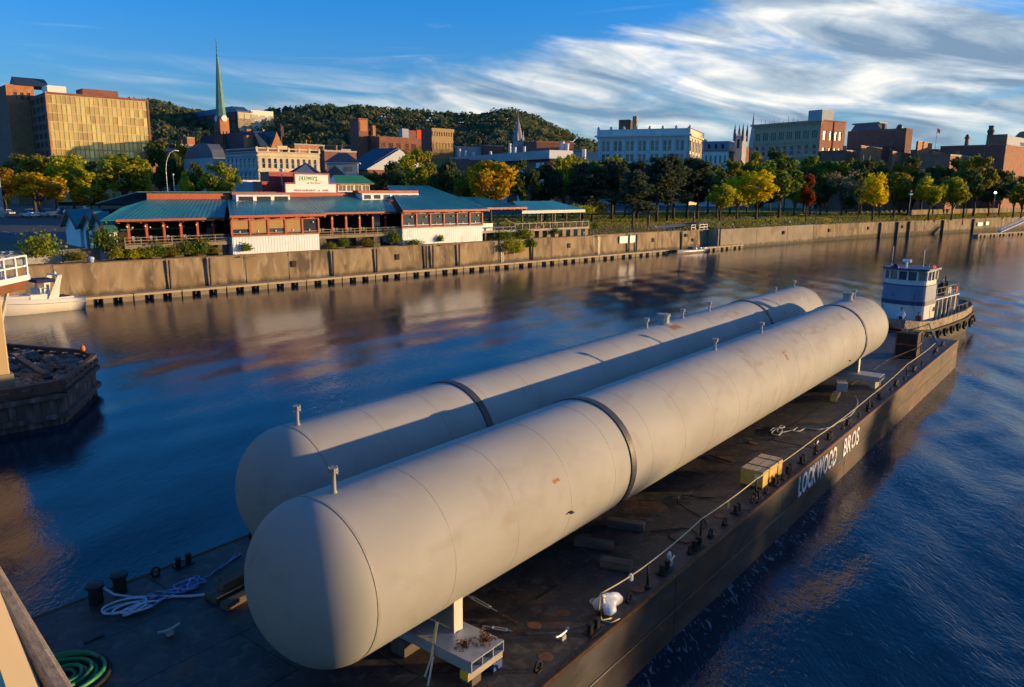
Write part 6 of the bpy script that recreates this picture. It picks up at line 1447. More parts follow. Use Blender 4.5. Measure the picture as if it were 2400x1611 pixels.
zt = b.ztop; b.box('wall', M_brick2, 0,b.Lx,0,b.Ly,b.zg,zt-4); b.box('roof_fascia', M_grey, -1,b.Lx+1,-1,b.Ly,zt-3.2,zt); b.box('eave_shadow', M_dark, -.5,b.Lx,-.5,b.Ly,zt-4,zt-3.2); b.box('sunlit_end', M_white, -1.05,b.Lx+.9,-1.1,-1.0,zt-3.1,zt-.1)
for i in range(7): b.box('loading_door', M_white, -.06,0,b.Ly*(i+.3)/7,b.Ly*(i+.7)/7,b.zg+2,zt-4.5)
for i,(px,h_) in enumerate(((1077,4.2),(1091,3),(1195,4.4),(1207,2.6),(1229,2.6),(1110,2),(1150,1.8))):
    bb = bearing(px,352); n_ = Vector((math.cos(bb),-math.sin(bb),0)); y = -(b.P+b.dx*5).dot(n_)/b.dy.dot(n_)
    MB().lathe([(.55,zt-.5),(.55,zt+h_-.3),(.62,zt+h_),(0,zt+h_+.2)],10,(5,y,0)).build('stack', M_white, b.th, True)
for i,(px,py,Y,h_,lb) in enumerate(((1318,333,310,8,'left of two white steel stacks right of the long plant'),(1329,337,310,8,'right of two white steel stacks right of the long plant'),(1369,350,312,7,'short white steel stack left of the white department building'))):
    p = gy(px,py,Y); tag(MB().lathe([(.8,-h_-12),(.8,-.4),(.9,-.2),(.9,0),(0,.1)],10).build('steel_stack', M_white, None, True, p), lb, 'stack', 'white steel stacks')
# ---- blue houses behind the restaurant sign
b = Bld('blue_house','blue grey house with navy hip roof right of the sign',838,383,185,-9,842,766,cat='house')
zt = b.ztop; L_ = b.Ly; b.box('wall', M_blueg, 0,7,0,L_,b.zg,zt)
for y in (1.2,L_-2.6): o = b.box('window', M_wint, -.06,0,y,y+1.5,zt-2.0,zt-.8); MB().bx(-.1,-.05,y-.1,y+1.6,zt-2.1,zt-1.98).build('sill', M_white, o)
b.box('eave_board', M_white, -.5,7,-.5,L_+.5,zt,zt+.15); MB().add([(-.6,-.6,zt+.15),(7.6,-.6,zt+.15),(7.6,L_+.6,zt+.15),(-.6,L_+.6,zt+.15),(3,L_*.35,zt+2.4),(3,L_*.65,zt+2.4)],[(0,1,4),(1,2,5,4),(2,3,5),(3,0,4,5),(0,3,2,1)]).build('roof', M_navy, b.th)
b = Bld('blue_cottage','lower blue house with navy gable directly right of the sign',800,417,172,-9,806,772,cat='house')
zt = b.ztop; L_ = b.Ly; b.box('wall', M_blueg, 0,6,-1,L_+1,b.zg,zt); MB().prx([(-1.6,zt),(L_+1.6,zt),(L_/2,zt+2.6)],-.6,6.5).build('roof', M_navy, b.th); b.box('door', M_dark, -.06,0,L_*.4,L_*.6,b.zg,zt-1.5)
b = Bld('blue_shed','long blue house with navy gable behind the sign',768,424,180,-10,772,648,cat='house')
zt = b.ztop; L_ = b.Ly; b.box('wall', M_blueg, 0,8,0,L_,b.zg,zt); MB().prx([(L_*.1,zt),(L_*.9,zt),(L_*.42,zt+3.6)],-.2,.0).build('gable_panel', M_blueg, b.th); MB().prx([(-.5,zt),(L_+.5,zt),(L_*.42,zt+3.9)],.0,8.4).build('roof', M_navy, b.th)
# ---- grey spire and dark brick near the hill foot
b = Bld('grey_spire_church','slender grey stone church spire in front of the hill',1213,330,420,46.5,1226,1202,cat='church')
tip = gy(1215,256,420).z; zt = b.ztop; b.box('tower', M_grey, 0,b.Lx,0,b.Ly,b.zg,zt); MB().lathe([(b.Lx*.75,zt),(b.Lx*.55,zt+3),(.15,tip-4),(.1,tip)],8,(b.Lx/2,b.Ly/2,0)).build('spire', pmat('grey_slate_spire',(.24,.24,.28),.7,var=.1), b.th)
for x_ in (0,b.Lx): MB().lathe([(.8,zt),(0,zt+5)],6,(x_,0,0)).build('pinnacle', M_grey, b.th)
b = Bld('brick_shed','dark flat brick building behind the white stacks',1258,331,400,70,1345,1255); b.box('wall', M_brick2, 0,b.Lx,0,20,b.zg,b.ztop); b.box('parapet', M_brick, -.2,b.Lx,-.2,0,b.ztop-.8,b.ztop+.1)
# ---- white department building
b = Bld('department_building','white classical building with pilasters and rooftop balustrade',1616,300,420,22,1652,1402)
zt = b.ztop; zc_ = zt-3.4; b.box('core', M_dark, .6,b.Lx,.6,b.Ly,b.zg,zc_-.1)
M_stw = pmat('white_stone',(.66,.66,.62),.7,var=.06,scale=.3)
cols = []
for c0,c1 in grid(1.2,b.Ly-1.2,7,.66): m_ = (c0+c1)/2; cols += [(c0,m_-.25),(m_+.25,c1)]
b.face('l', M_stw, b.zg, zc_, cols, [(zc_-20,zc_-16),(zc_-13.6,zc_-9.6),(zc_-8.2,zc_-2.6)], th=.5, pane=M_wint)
b.face('r', pmat('sunlit_white_stone',(.68,.60,.44),.7,var=.06,scale=.3), b.zg, zc_, grid(.5,b.Lx-.5,5,.5), [(zc_-13.6,zc_-9.6),(zc_-8.2,zc_-2.6)], th=.5)  # warm sunlight on this side put into the stone colour
for i in range(8): y = 1.2+(b.Ly-2.4)*i/7; b.box('pilaster', M_stw, -.45,0,y-.7,y+.7,zc_-14.5,zc_-1.6)
for i in range(6): x = .5+(b.Lx-1)*i/5; b.box('column', bpy.data.materials['sunlit_white_stone'], x-.7,x+.7,-.5,0,zc_-14.5,zc_-1.6)
for z0,z1,pr in ((zc_-1.6,zc_-.6,.5),(zc_-.6,zc_+.3,1.5),(zc_-15.6,zc_-14.5,.7)): b.box('cornice', M_stw, -pr,0,-pr,b.Ly+pr,z0,z1); b.box('cornice', bpy.data.materials['sunlit_white_stone'], 0,b.Lx+pr,-pr,0,z0,z1)
for i in range(8): y = b.Ly*i/7; b.box('balustrade_pier', M_stw, .2,1.4,y-.6,y+.6,zc_+.3,zt+.6); MB().lathe([(.5,zt+.6),(.7,zt+1.1),(0,zt+1.7)],6,(.8,y,0)).build('urn', M_stw, b.th)
b.box('balustrade', M_stw, .5,1.0,0,b.Ly,zc_+.3,zt); b.box('balustrade', bpy.data.materials['sunlit_white_stone'], 0,b.Lx,.3,.8,zc_+.3,zt)
for i in range(12): x = b.Lx*i/11; b.box('baluster_block', bpy.data.materials['sunlit_white_stone'], x-.4,x+.4,.2,.9,zt-.3,zt+.6)
b.box('plant_room', M_timber, 6,14,b.Ly*.68,b.Ly*.80,zc_,zt+5.5); b.box('chimney', pmat('tan_chimney',(.34,.26,.16),.8,var=.1), 6,9.5,b.Ly*.60,b.Ly*.645,zc_,zt+7.2)
# ---- mansard row, gothic church
b = Bld('mansard_block','small blue slate mansard block between white and tan buildings',1708,355,400,25,1722,1648)
zt = b.ztop; b.face('l', M_stw, b.zg, zt, grid(.5,b.Ly-.5,5,.4), [(zt-6,zt-2)], th=.3, frame=False); b.box('core', M_dark, .4,b.Lx,.32,b.Ly,b.zg,zt-.1); b.box('cornice', M_brickor, -.4,b.Lx,-.4,b.Ly,zt,zt+.6)
b.box('mansard', pmat('blue_slate',(.20,.24,.33),.6,var=.1), .1,b.Lx,.1,b.Ly,zt+.6,zt+4.6); b.box('cornice', M_blueg, -.1,b.Lx,-.1,b.Ly,zt+4.6,zt+5)
for i in range(3): y = b.Ly*(.2+.27*i); b.box('dormer', M_dark, -.1,.1,y,y+1.0,zt+1.4,zt+3.6)
b = Bld('gothic_church','grey gothic church tower with four pinnacles',1741,318,460,40,1751,1722,cat='church')
zt = b.ztop; b.box('tower', M_grey, 0,b.Lx,0,b.Ly,b.zg,zt)
for x_,y_ in ((0,0),(b.Lx,0),(0,b.Ly),(b.Lx,b.Ly)): MB().lathe([(.8,zt-3),(.8,zt+2),(0,zt+7)],6,(x_,y_,0)).build('pinnacle', M_slate, b.th)
for i in range(4): b.box('battlement', M_grey, -.1,.3,b.Ly*(i+.1)/4,b.Ly*(i+.55)/4,zt,zt+1.3)
b.box('louvre', M_dark, -.08,0,b.Ly*.35,b.Ly*.65,zt-7,zt-2); b.box('nave', M_brick2, b.Lx,b.Lx+9,0,b.Ly,b.zg,zt-6)
p = gy(1762,345,470); tip = gy(1763,265,470).z
o = thing('pale_spire','slender pale blue church spire right of the gothic tower','church spire',(p.x,p.y,0)); MB().lathe([(2.2,5),(2.2,p.z),(2.0,p.z+.2),(.1,tip)],8).build('spire', M_blueg, o); MB().lathe([(2.5,p.z-.3),(2.5,p.z)],8).build('cornice', M_grey, o)
# ---- big tan and brick block
b = Bld('tan_brick_block','tall tan stone block with rounded windows and red brick end',1925,280,370,56,1984,1768)
zt = b.ztop; b.box('core', M_dark, .6,b.Lx-.1,.6,b.Ly-.1,b.zg,zt-.6)
M_tans = pmat('tan_stone',(.46,.34,.22),.8,var=.1,scale=.4)
cols = []
for c0,c1 in grid(.6,b.Ly-.6,8,.72): p_ = (c1-c0)/3; cols += [(c0+p_*k+.18*p_,c0+p_*(k+1)-.18*p_) for k in range(3)]
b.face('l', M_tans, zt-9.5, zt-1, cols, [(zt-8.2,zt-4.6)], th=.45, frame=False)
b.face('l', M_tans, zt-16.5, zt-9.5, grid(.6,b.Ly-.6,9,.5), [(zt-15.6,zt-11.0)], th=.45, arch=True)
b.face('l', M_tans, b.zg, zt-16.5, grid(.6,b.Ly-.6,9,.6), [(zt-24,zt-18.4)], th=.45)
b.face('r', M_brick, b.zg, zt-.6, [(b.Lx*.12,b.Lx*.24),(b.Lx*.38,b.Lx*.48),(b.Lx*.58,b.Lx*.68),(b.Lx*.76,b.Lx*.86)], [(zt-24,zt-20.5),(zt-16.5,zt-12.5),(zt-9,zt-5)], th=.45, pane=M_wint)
for z0,z1,pr in ((zt-1,zt-.2,1.2),(zt-2.0,zt-1,.5),(zt-10,zt-9.6,.3),(zt-17,zt-16.5,.4)): b.box('cornice', M_tans, -pr,0,-pr,b.Ly+pr,z0,z1)
b.box('parapet', M_brick2, 0,b.Lx+.2,-.2,.3,zt-.6,zt-.1); b.box('roof_house', M_blueg, 6,15,4,b.Ly*.30,zt-.2,zt+5.0); b.box('flue', M_brick2, b.Lx*.5,b.Lx*.54,-.35,0,b.zg,zt-.6)
for i in range(9): MB().tube([(1,b.Ly*(.35+.07*i),zt-.5),(1,b.Ly*(.35+.07*i),zt+1.0+(i%3)*.8)],.10,5).build('aerial', M_slate, b.th)
# ---- dark mansard brick blocks to the right
b = Bld('dark_mansard_block','dark brick mansard block right of the tan building',2125,300,400,56,2142,1988)
zt = b.ztop; b.box('core', M_brick2, .4,b.Lx,.4,b.Ly,b.zg,zt-.1); b.face('l', M_brick2, b.zg, zt, grid(1,b.Ly-1,7,.35), [(zt-11,zt-8.5),(zt-16.5,zt-13.5)], th=.35)
MB().prx([(b.Ly*.42,zt),(b.Ly*.95,zt),(b.Ly*.88,zt+3.2),(b.Ly*.50,zt+3.2)],.0,b.Lx).build('mansard', M_slate, b.th); b.box('cornice', M_copper, -.4,b.Lx,b.Ly*.45,b.Ly*.93,zt+3.2,zt+3.8); b.box('chimney', M_brick2, 0,1.5,b.Ly*.36,b.Ly*.41,zt,zt+2.5)
MB().lathe([(1.6,zt),(1.5,zt+1),(.8,zt+1.9),(0,zt+2.2)],10,(2,b.Ly*.15,0)).build('cupola', M_slate, b.th)
b = Bld('dark_brick_block','dark brick block with blue turret behind the orange trees',2190,352,380,56,2206,2135)
zt = b.ztop; b.box('core', M_brick2, .4,b.Lx,.4,b.Ly,b.zg,zt-.1); b.face('l', M_brick2, b.zg, zt, grid(.5,b.Ly-.5,4,.4), [(zt-6,zt-3),(zt-12,zt-9)], th=.35); b.box('turret', M_slate, 2,6,b.Ly*.55,b.Ly*.9,zt,zt+4.2); b.box('cornice', M_copper, -.4,b.Lx,-.4,b.Ly,zt,zt+.5); b.box('chimney', M_brick2, .2,1.2,b.Ly*.3,b.Ly*.37,zt,zt+1.6)
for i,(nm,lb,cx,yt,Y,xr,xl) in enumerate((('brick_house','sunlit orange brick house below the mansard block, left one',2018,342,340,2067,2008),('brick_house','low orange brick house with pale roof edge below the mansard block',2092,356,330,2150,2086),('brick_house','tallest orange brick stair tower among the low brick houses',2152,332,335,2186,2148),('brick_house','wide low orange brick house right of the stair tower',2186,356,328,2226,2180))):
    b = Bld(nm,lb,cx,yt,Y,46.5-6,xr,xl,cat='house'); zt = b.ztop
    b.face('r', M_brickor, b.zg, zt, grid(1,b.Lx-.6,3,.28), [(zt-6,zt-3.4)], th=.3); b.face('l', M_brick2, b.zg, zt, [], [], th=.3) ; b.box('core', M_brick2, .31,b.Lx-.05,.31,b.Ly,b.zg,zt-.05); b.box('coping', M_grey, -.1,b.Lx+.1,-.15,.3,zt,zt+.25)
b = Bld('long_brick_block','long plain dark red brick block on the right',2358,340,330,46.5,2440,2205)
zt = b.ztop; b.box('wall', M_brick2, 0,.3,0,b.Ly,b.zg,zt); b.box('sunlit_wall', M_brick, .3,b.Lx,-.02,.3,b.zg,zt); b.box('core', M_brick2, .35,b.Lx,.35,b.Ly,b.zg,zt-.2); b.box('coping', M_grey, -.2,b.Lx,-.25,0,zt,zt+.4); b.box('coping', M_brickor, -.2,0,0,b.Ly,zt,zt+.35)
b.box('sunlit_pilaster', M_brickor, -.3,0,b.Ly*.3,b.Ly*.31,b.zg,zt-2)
MB().lathe([(.9,zt),(.7,zt+3),(1.1,zt+3.3),(.5,zt+4.8),(0,zt+5)],8,(2,b.Ly*.62,0)).build('roof_lantern', M_brick2, b.th)
p = gy(2318,345,370); o = thing('brick_chimney','slender dark brick chimney above the long brick block','chimney',(p.x,p.y,0)); zt = gy(2318,297,370).z
MB().lathe([(1.8,5),(1.5,p.z),(1.2,zt-3),(1.5,zt-2.6),(1.5,zt-1.6),(1.1,zt-1.4),(1.0,zt)],10).build('shaft', M_brick2, o, True); MB().lathe([(1.2,zt),(1.2,zt+.4),(0,zt+.5)],10).build('cap', M_slate, o)
b = Bld('corner_tower_house','blue grey house with brick turret at the right edge',2362,318,350,46.5,2460,2352); zt = b.ztop
b.box('wall', M_blueg, 0,b.Lx,0,8,b.zg,zt); b.box('end_wall', M_brick, -.4,0,0,8,b.zg,zt+.6); MB().lathe([(3,zt),(3,zt+1.4),(1.5,zt+3.2),(0,zt+3.5)],10,(b.Lx*.45,2,0)).build('turret', M_brickor, b.th); b.box('window', M_win, b.Lx*.3,b.Lx*.42,-.06,0,zt-5,zt-2)
# small roofs filling the street behind the arcade hall
for i,(cx,yt,xr,xl,Y,mat,lb) in enumerate(((760,352,835,752,300,M_brick2,'dark low brick shop row right of the arcade hall'),(690,337,760,660,345,M_brickor,'small orange roofed row behind the arcade hall balustrade'),(410,338,452,372,400,M_brick2,'red brick row below the hill left of the church hall'),(1100,372,1290,1040,330,M_brick2,'low dark shed behind the golden tree'),
    (352,356,378,345,330,M_brick,'small red brick house at the foot of the hill beside the office'),(388,348,415,380,355,M_grey,'small grey house under the hill behind the curved lamp'),(438,322,456,430,420,M_brickor,'narrow orange chimneyed house left of the church hall'),
    (765,340,800,756,390,M_brick,'brick house row below the hill right of the flag pole'),(800,350,822,792,350,M_grey,'pale flat-roofed house left of the brick tower'),(1070,343,1130,1062,420,M_grey,'pale low building under the hill left of the grey spire'),(1135,340,1180,1128,430,M_brick2,'brick building under the hill just left of the grey spire'),
    (1342,352,1372,1336,420,M_brick,'brick house between the white stacks and the white building'),(1376,356,1400,1370,400,M_grey,'small pale house at the left foot of the white building'),(1232,345,1262,1228,440,M_cream,'cream house right of the grey spire'),(1985,352,2010,1980,360,M_brick2,'brick house between the tan block and the mansard block'),(2228,362,2300,2222,320,M_brick,'low brick shed before the long brick block'))):
    b = Bld('brick_row',lb,cx,yt,Y,46.5,xr,xl); b.box('wall', mat, 0,b.Lx,0,12,b.zg,b.ztop); b.box('parapet', M_grey, -.1,b.Lx+.1,-.12,0,b.ztop-.5,b.ztop+.1); b.box('chimney', M_brickor, b.Lx*.5,b.Lx*.53,3,4.5,b.ztop,b.ztop+2.2)
# ================================================================ trees
def tree_meshes(kind, seed):
    """10 m tall tree: trunk+limbs mesh and crown mesh made of leaf-sized faces"""
    r = random.Random(seed); T = MB(); K = MB()
    if kind == 'pine':
        T.tube([(0,0,0),(.05,0,3),(.0,.05,6),(0,0,9.3)],.22,7,r1=.05)
        cl = []
        for i in range(30):
            z = 3.3+6.2*(i/29)**.9; rr = (2.5*(1-(z-3.3)/7.2)**.75+.25)*r.uniform(.55,1.05); a = r.uniform(0,6.28)
            cl.append((Vector((rr*.75*math.cos(a), rr*.75*math.sin(a), z)), Vector((.95+.25*rr,.95+.25*rr,.55))))
            T.tube([(0,0,z-.2),(rr*.7*math.cos(a), rr*.7*math.sin(a), z)],.05,4,r1=.02)
        nl, sz = 85, (.17,.32)
    elif kind == 'bare':
        T.tube([(0,0,0),(.05,.02,2),(0,0,4)],.16,7,r1=.10); cl = []
        for i in range(26):
            a = r.uniform(0,6.28); z = r.uniform(4,9.2); rr = 3.0*math.sin(min(1,(z-2.8)/3.2)*1.4)*r.uniform(.5,1)*(1 if z < 7.5 else .6)
            p = Vector((rr*math.cos(a), rr*math.sin(a), z)); m_ = Vector((p.x*.4,p.y*.4,3+.45*(z-3)))
            T.tube([(0,0,3+r.uniform(-1,.8)),m_,p],.06,4,r1=.015)
            for k in range(3): q = p+rdir(r)*.8; T.tube([m_.lerp(p,.6),q],.025,3,r1=.008)
            cl.append((p, Vector((1,1,.8))))
        nl, sz = 38, (.10,.19)
    else:
        H = {'broad':(6.3,3.2,3.3),'round':(6.4,3.4,3.3),'tall':(6.0,2.4,3.8),'low':(5.6,3.6,3.0),'weep':(6.2,3.2,2.9)}[kind]
        zc, rx, rz = H
        T.tube([(0,0,0),(.06,.03,1.5),(.0,.0,3.0),(.05,0,5)],.22,8,r1=.10); cl = []
        for i in range(6):
            a = i*1.05+r.uniform(-.3,.3); p = Vector((rx*.6*math.cos(a), rx*.6*math.sin(a), zc+r.uniform(-.8,1.6)))
            T.tube([(0,0,r.uniform(1.9,3.0)),(p.x*.45,p.y*.45,zc-1.6),p],.10,5,r1=.03)
        for i in range(30):
            d = rdir(r); d.z = d.z*.9+.08; k = r.uniform(.55,.92)
            c = Vector((d.x*rx*k, d.y*rx*k, zc+d.z*rz*k)); s = r.uniform(.75,1.25)
            cl.append((c, Vector((s,s,s*.85 if kind != 'weep' else s*1.3))))
        if kind == 'weep': cl = [(Vector((c.x,c.y,c.z-.25*(c.x*c.x+c.y*c.y)/rx)), s) for c,s in cl]
        nl, sz = 92, (.18,.35)
    for c, s in cl:
        for k in range(nl):
            d = rdir(r); f = r.uniform(.35,1.05); p = c+Vector((d.x*s.x*f, d.y*s.y*f, d.z*s.z*f))
            leaf_quad(K, p, (d+rdir(r)*.9).normalized(), r.uniform(*sz), r)
    tm = T.mesh('trunk', True); tm.materials.append(M_bark); km = K.mesh('crown'); km.materials.append(M_bark)
    return tm, km
TV = {k: [tree_meshes(k, 50+7*i+len(k)*31) for i in range(n)] for k, n in (('broad',3),('round',2),('tall',2),('low',2),('weep',1),('pine',3),('bare',1))}
LM = {'gold': leafmat('gold_leaf',(.44,.27,.02),(.70,.46,.03),(.78,.56,.05)), 'yellow': leafmat('yellow_leaf',(.62,.48,.015),(.86,.68,.02),(.88,.74,.05)), 'yelgreen': leafmat('yellow_green_leaf',(.32,.35,.03),(.58,.54,.04),(.70,.60,.05)),
      'green': leafmat('green_leaf',(.11,.18,.035),(.21,.28,.045),(.30,.32,.05)), 'dark': leafmat('dark_leaf',(.07,.115,.045),(.13,.17,.055),(.19,.20,.06)), 'pine': leafmat('pine_needles',(.05,.075,.05),(.105,.125,.065)),
      'rust': leafmat('rust_leaf',(.28,.14,.025),(.48,.25,.035),(.55,.34,.05)), 'red': leafmat('red_leaf',(.24,.05,.025),(.46,.10,.035)), 'olive': leafmat('olive_leaf',(.19,.20,.035),(.34,.30,.04),(.42,.34,.04)), 'greybr': leafmat('grey_brown_leaf',(.26,.23,.14),(.40,.34,.18),(.48,.40,.15)),
      'greengold': leafmat('green_gold_leaf',(.19,.25,.035),(.42,.40,.04),(.60,.48,.04))}
_tn = [0]; YG_NAME = 'autumn trees along the riverside path'; BG_NAME = 'background trees between park and town'
def tree(px, by, ty, wpx, kind, col, label, Y=None, group=None, dz=0, zg=None):
    """px,by: foot of the trunk in the survey; ty: top of the crown; wpx: crown width"""
    if Y is None: p = gz(px, by, 5.45)
    else: p = gy(px, by, Y)
    q = p-QO; g_ = (ground_z(q.dot(QA), q.dot(QB)) if zg is None else zg)
    Yd = p.y; p = Vector((p.x, p.y, g_-.05)); top = gy(px, ty, Yd).z; H = max(2.0, top-g_)
    Wd = wpx*Yd/F_PX*(1.32 if group == BG_NAME else (1.28 if group == YG_NAME else 1.14)); base_w = {'broad':7.6,'round':7.9,'tall':6.0,'low':8.4,'weep':7.6,'pine':5.6,'bare':6.6}[kind]
    i = _tn[0]; _tn[0] += 1; tm, km = TV[kind][i % len(TV[kind])]
    th = thing({'pine':'pine_tree'}.get(kind,'tree'), label, 'tree', p, (i*2.399) % 6.28, group)
    sx = Wd/base_w; sz_ = H/9.75
    link('trunk', tm, th, scale=(min(sx,sz_*1.2),min(sx,sz_*1.2),sz_)); link('crown', km, th, scale=(sx,sx,sz_), mat=LM[col])
    return th
G1 = 'autumn trees round the car park'
tree(95,508,390,145,'low','gold','big golden tree standing over the pickup trucks in the car park',group=G1)
tree(216,502,422,105,'low','gold','small golden tree between parked cars left of the restaurant wing',group=G1)
tree(292,470,352,135,'broad','greengold','large yellow-green tree in front of the gold glass face',Y=238,group=G1)
tree(172,470,358,110,'broad','yelgreen','yellow-green tree under the left part of the glass face',Y=250,group=G1)
tree(232,470,372,80,'broad','dark','dark green tree between two yellow trees below the glass face',Y=262,group=G1)
tree(80,470,352,115,'broad','olive','olive tree with orange top below the shaded office side',Y=255,group=G1)
tree(14,480,378,75,'low','rust','rust brown tree at the far left edge',Y=225,group=G1)
tree(8,465,430,60,'low','yellow','small bright yellow tree at the left edge of the car park',Y=232,group=G1)
tree(130,470,372,70,'round','rust','brownish tree below the corner of the office block',Y=258,group=G1)
tree(330,470,365,60,'tall','yelgreen','narrow yellow-green tree at the right end of the glass face',Y=245,group=G1)
tree(376,470,330,62,'tall','dark','tall dark tree left of the curved street lamp',Y=300)
tree(405,460,345,60,'broad','dark','dark tree behind the curved street lamp',Y=310)
tree(430,460,330,55,'broad','olive','olive tree between the hill and the grey domed hall',Y=340)
tree(455,450,374,58,'broad','dark','dark tree left of the round yellow-green one by the arcade hall',Y=215)
tree(515,452,378,92,'round','greengold','round yellow-green tree in front of the arcade hall',Y=205)
tree(440,452,400,34,'round','yelgreen','small light green tree at the foot of the grey hall',Y=205)
tree(905,455,372,110,'broad','dark','dark tree behind the green cupola',Y=190)
tree(860,455,398,60,'broad','dark','dark tree between the blue house and the cupola',Y=190)
tree(985,470,345,110,'broad','greengold','green and yellow tree rising behind the teal hip roof',Y=215)
tree(1045,470,372,85,'broad','dark','dark tree left of the big golden tree',Y=205)
tree(1150,480,366,132,'broad','gold','big golden tree behind the right end of the restaurant',Y=185)
tree(1095,480,392,70,'round','olive','olive tree just left of the big golden tree crown',Y=200)
tree(1225,480,368,90,'broad','dark','dark green tree right of the big golden tree',Y=200)
tree(1278,480,372,80,'tall','pine','dark narrow tree behind the pavilion roof',Y=210)
tree(1320,490,362,90,'broad','greengold','yellow-tipped tree above the pavilion',Y=225)
tree(1350,490,352,70,'tall','greengold','thin yellow-green tree in front of the white steel stacks',Y=260)
PG = 'pines in the riverside park'
for i,(px,by,ty,w_,lb) in enumerate(((1365,494,385,80,'leftmost park pine, just right of the pavilion'),(1388,499,392,95,'full pine with sunlit trunk right of the pavilion roof'),(1434,501,378,95,'park pine left of the parked car with red tail lights'),(1483,508,402,90,'pine in front of the red tail lights, nearest the wall'),(1494,494,380,80,'pine right behind the red tail lights'),(1539,503,372,90,'pine left of the grove centre below the white building'),(1564,501,366,85,'pine in the grove below the white building, second trunk'),(1579,494,374,80,'pine in the grove below the white building, third trunk'),(1610,491,372,85,'pine in the grove below the white building, fourth trunk'),(1635,494,378,85,'rightmost pine of the grove, behind the yellow-green tree'))):
    tree(px,by,ty,w_,'pine','pine',lb,Y=[215,205,215,178,226,205,210,222,232,225][i],group=PG)
tree(1465,492,372,80,'broad','dark','dark leafy tree behind the pines, left of the white building corner',Y=240)
tree(1520,492,380,60,'broad','olive','olive leafy tree among the pines',Y=238)
tree(1400,490,368,80,'broad','green','green leafy tree in front of the white building left end',Y=250)
tree(1440,490,362,70,'broad','greengold','yellow-green tree top below the white building',Y=255)
YG = 'autumn trees along the riverside path'
tree(1687,521,430,66,'round','yelgreen','small green and yellow tree nearest the smooth river wall',group=YG)
tree(1726,516,410,70,'weep','yellow','bright yellow tree with low hanging branches by the path',group=YG)
tree(1771,516,397,88,'round','yellow','bright yellow round tree left of the big green tree',group=YG)
tree(1680,505,408,70,'broad','green','green crown rising behind the small green and yellow tree',Y=232)
tree(1824,514,369,120,'round','green','big green tree with thick trunk beside the path',group=YG)
tree(1861,508,415,66,'broad','greengold','green and orange tree touching the red one',group=YG)
tree(1889,500,408,34,'tall','red','slim red tree right of the big green tree',Y=238,group=YG)
tree(1971,508,392,86,'bare','greybr','greyish half-bare tree left of the yellow one',group=YG)
tree(2012,502,404,30,'bare','olive','thin dark-trunked tree between the half-bare and yellow trees',Y=240,group=YG)
tree(2046,498,402,62,'weep','yellow','bright golden yellow tree in the right part of the park',Y=244,group=YG)
tree(2096,490,396,78,'broad','olive','olive green tree left of the white double lamp',Y=262,group=YG)
tree(2178,497,410,72,'round','yelgreen','light yellow-green tree right of the double lamp',Y=258,group=YG)
tree(2232,490,410,60,'weep','greengold','drooping yellow-green tree leaning to the right',Y=262,group=YG)
BG = 'background trees between park and town'
for i,(px,ty,w_,k,cl,Y,lb) in enumerate(((1660,378,70,'broad','dark',262,'dark tree below the mansard block'),(1712,372,70,'broad','olive',268,'olive tree below the gothic church'),(1752,348,62,'broad','olive',300,'olive tree in front of the gothic nave'),(1805,345,56,'round','dark',310,'dark round tree in front of the tan stone block'),(1838,362,50,'broad','rust',300,'rusty tree top left of the brick end wall'),(1885,358,70,'broad','green',300,'green tree in front of the tan block, right part'),(1940,368,66,'broad','green',296,'green tree at the foot of the brick end wall'),(1985,370,56,'broad','olive',296,'olive tree right of the brick end wall foot'),(1925,400,60,'broad','dark',268,'dark tree behind the half-bare tree'),(2018,372,62,'tall','dark',280,'tall dark tree in front of the lower orange brick house'),(2048,366,52,'tall','dark',285,'tall dark tree right of its twin before the orange house'),(2064,398,62,'broad','green',270,'green tree behind the golden yellow one'),(2110,374,60,'broad','rust',290,'rust orange tree in front of the low brick houses'),(2130,366,40,'tall','dark',292,'narrow dark tree beside the rust orange one'),(2160,392,80,'broad','dark',280,'wide dark tree behind the light yellow-green one'),(2190,382,70,'broad','dark',292,'dark tree below the brick stair tower'),(2235,366,66,'broad','dark',300,'dark tree left of the tallest right-hand tree'),(2285,362,80,'round','olive',285,'tall olive tree with sunlit right edge on the right'),(2262,390,70,'broad','dark',276,'dark tree just left of the tall olive one'),(2345,395,56,'broad','dark',300,'dark tree below the sunlit brick wall'),(2378,408,56,'broad','dark',292,'dark tree near the right edge'),(2398,425,50,'broad','olive',275,'olive tree cut by the right edge'),(2320,420,70,'broad','dark',290,'dark low tree around the bright park lamp'),(2140,420,50,'low','dark',285,'dark low tree behind the double lamp'),(1780,430,90,'low','dark',262,'dark low tree behind the yellow trees'),(1900,430,80,'low','dark',268,'dark low tree behind the red tree'),(2000,430,60,'low','dark',275,'dark low tree behind the thin trunk'),(2060,300,0,'','',0,''))):
    if not k: continue
    tree(px,470,ty,w_,k,cl,lb,Y=Y,group=BG)
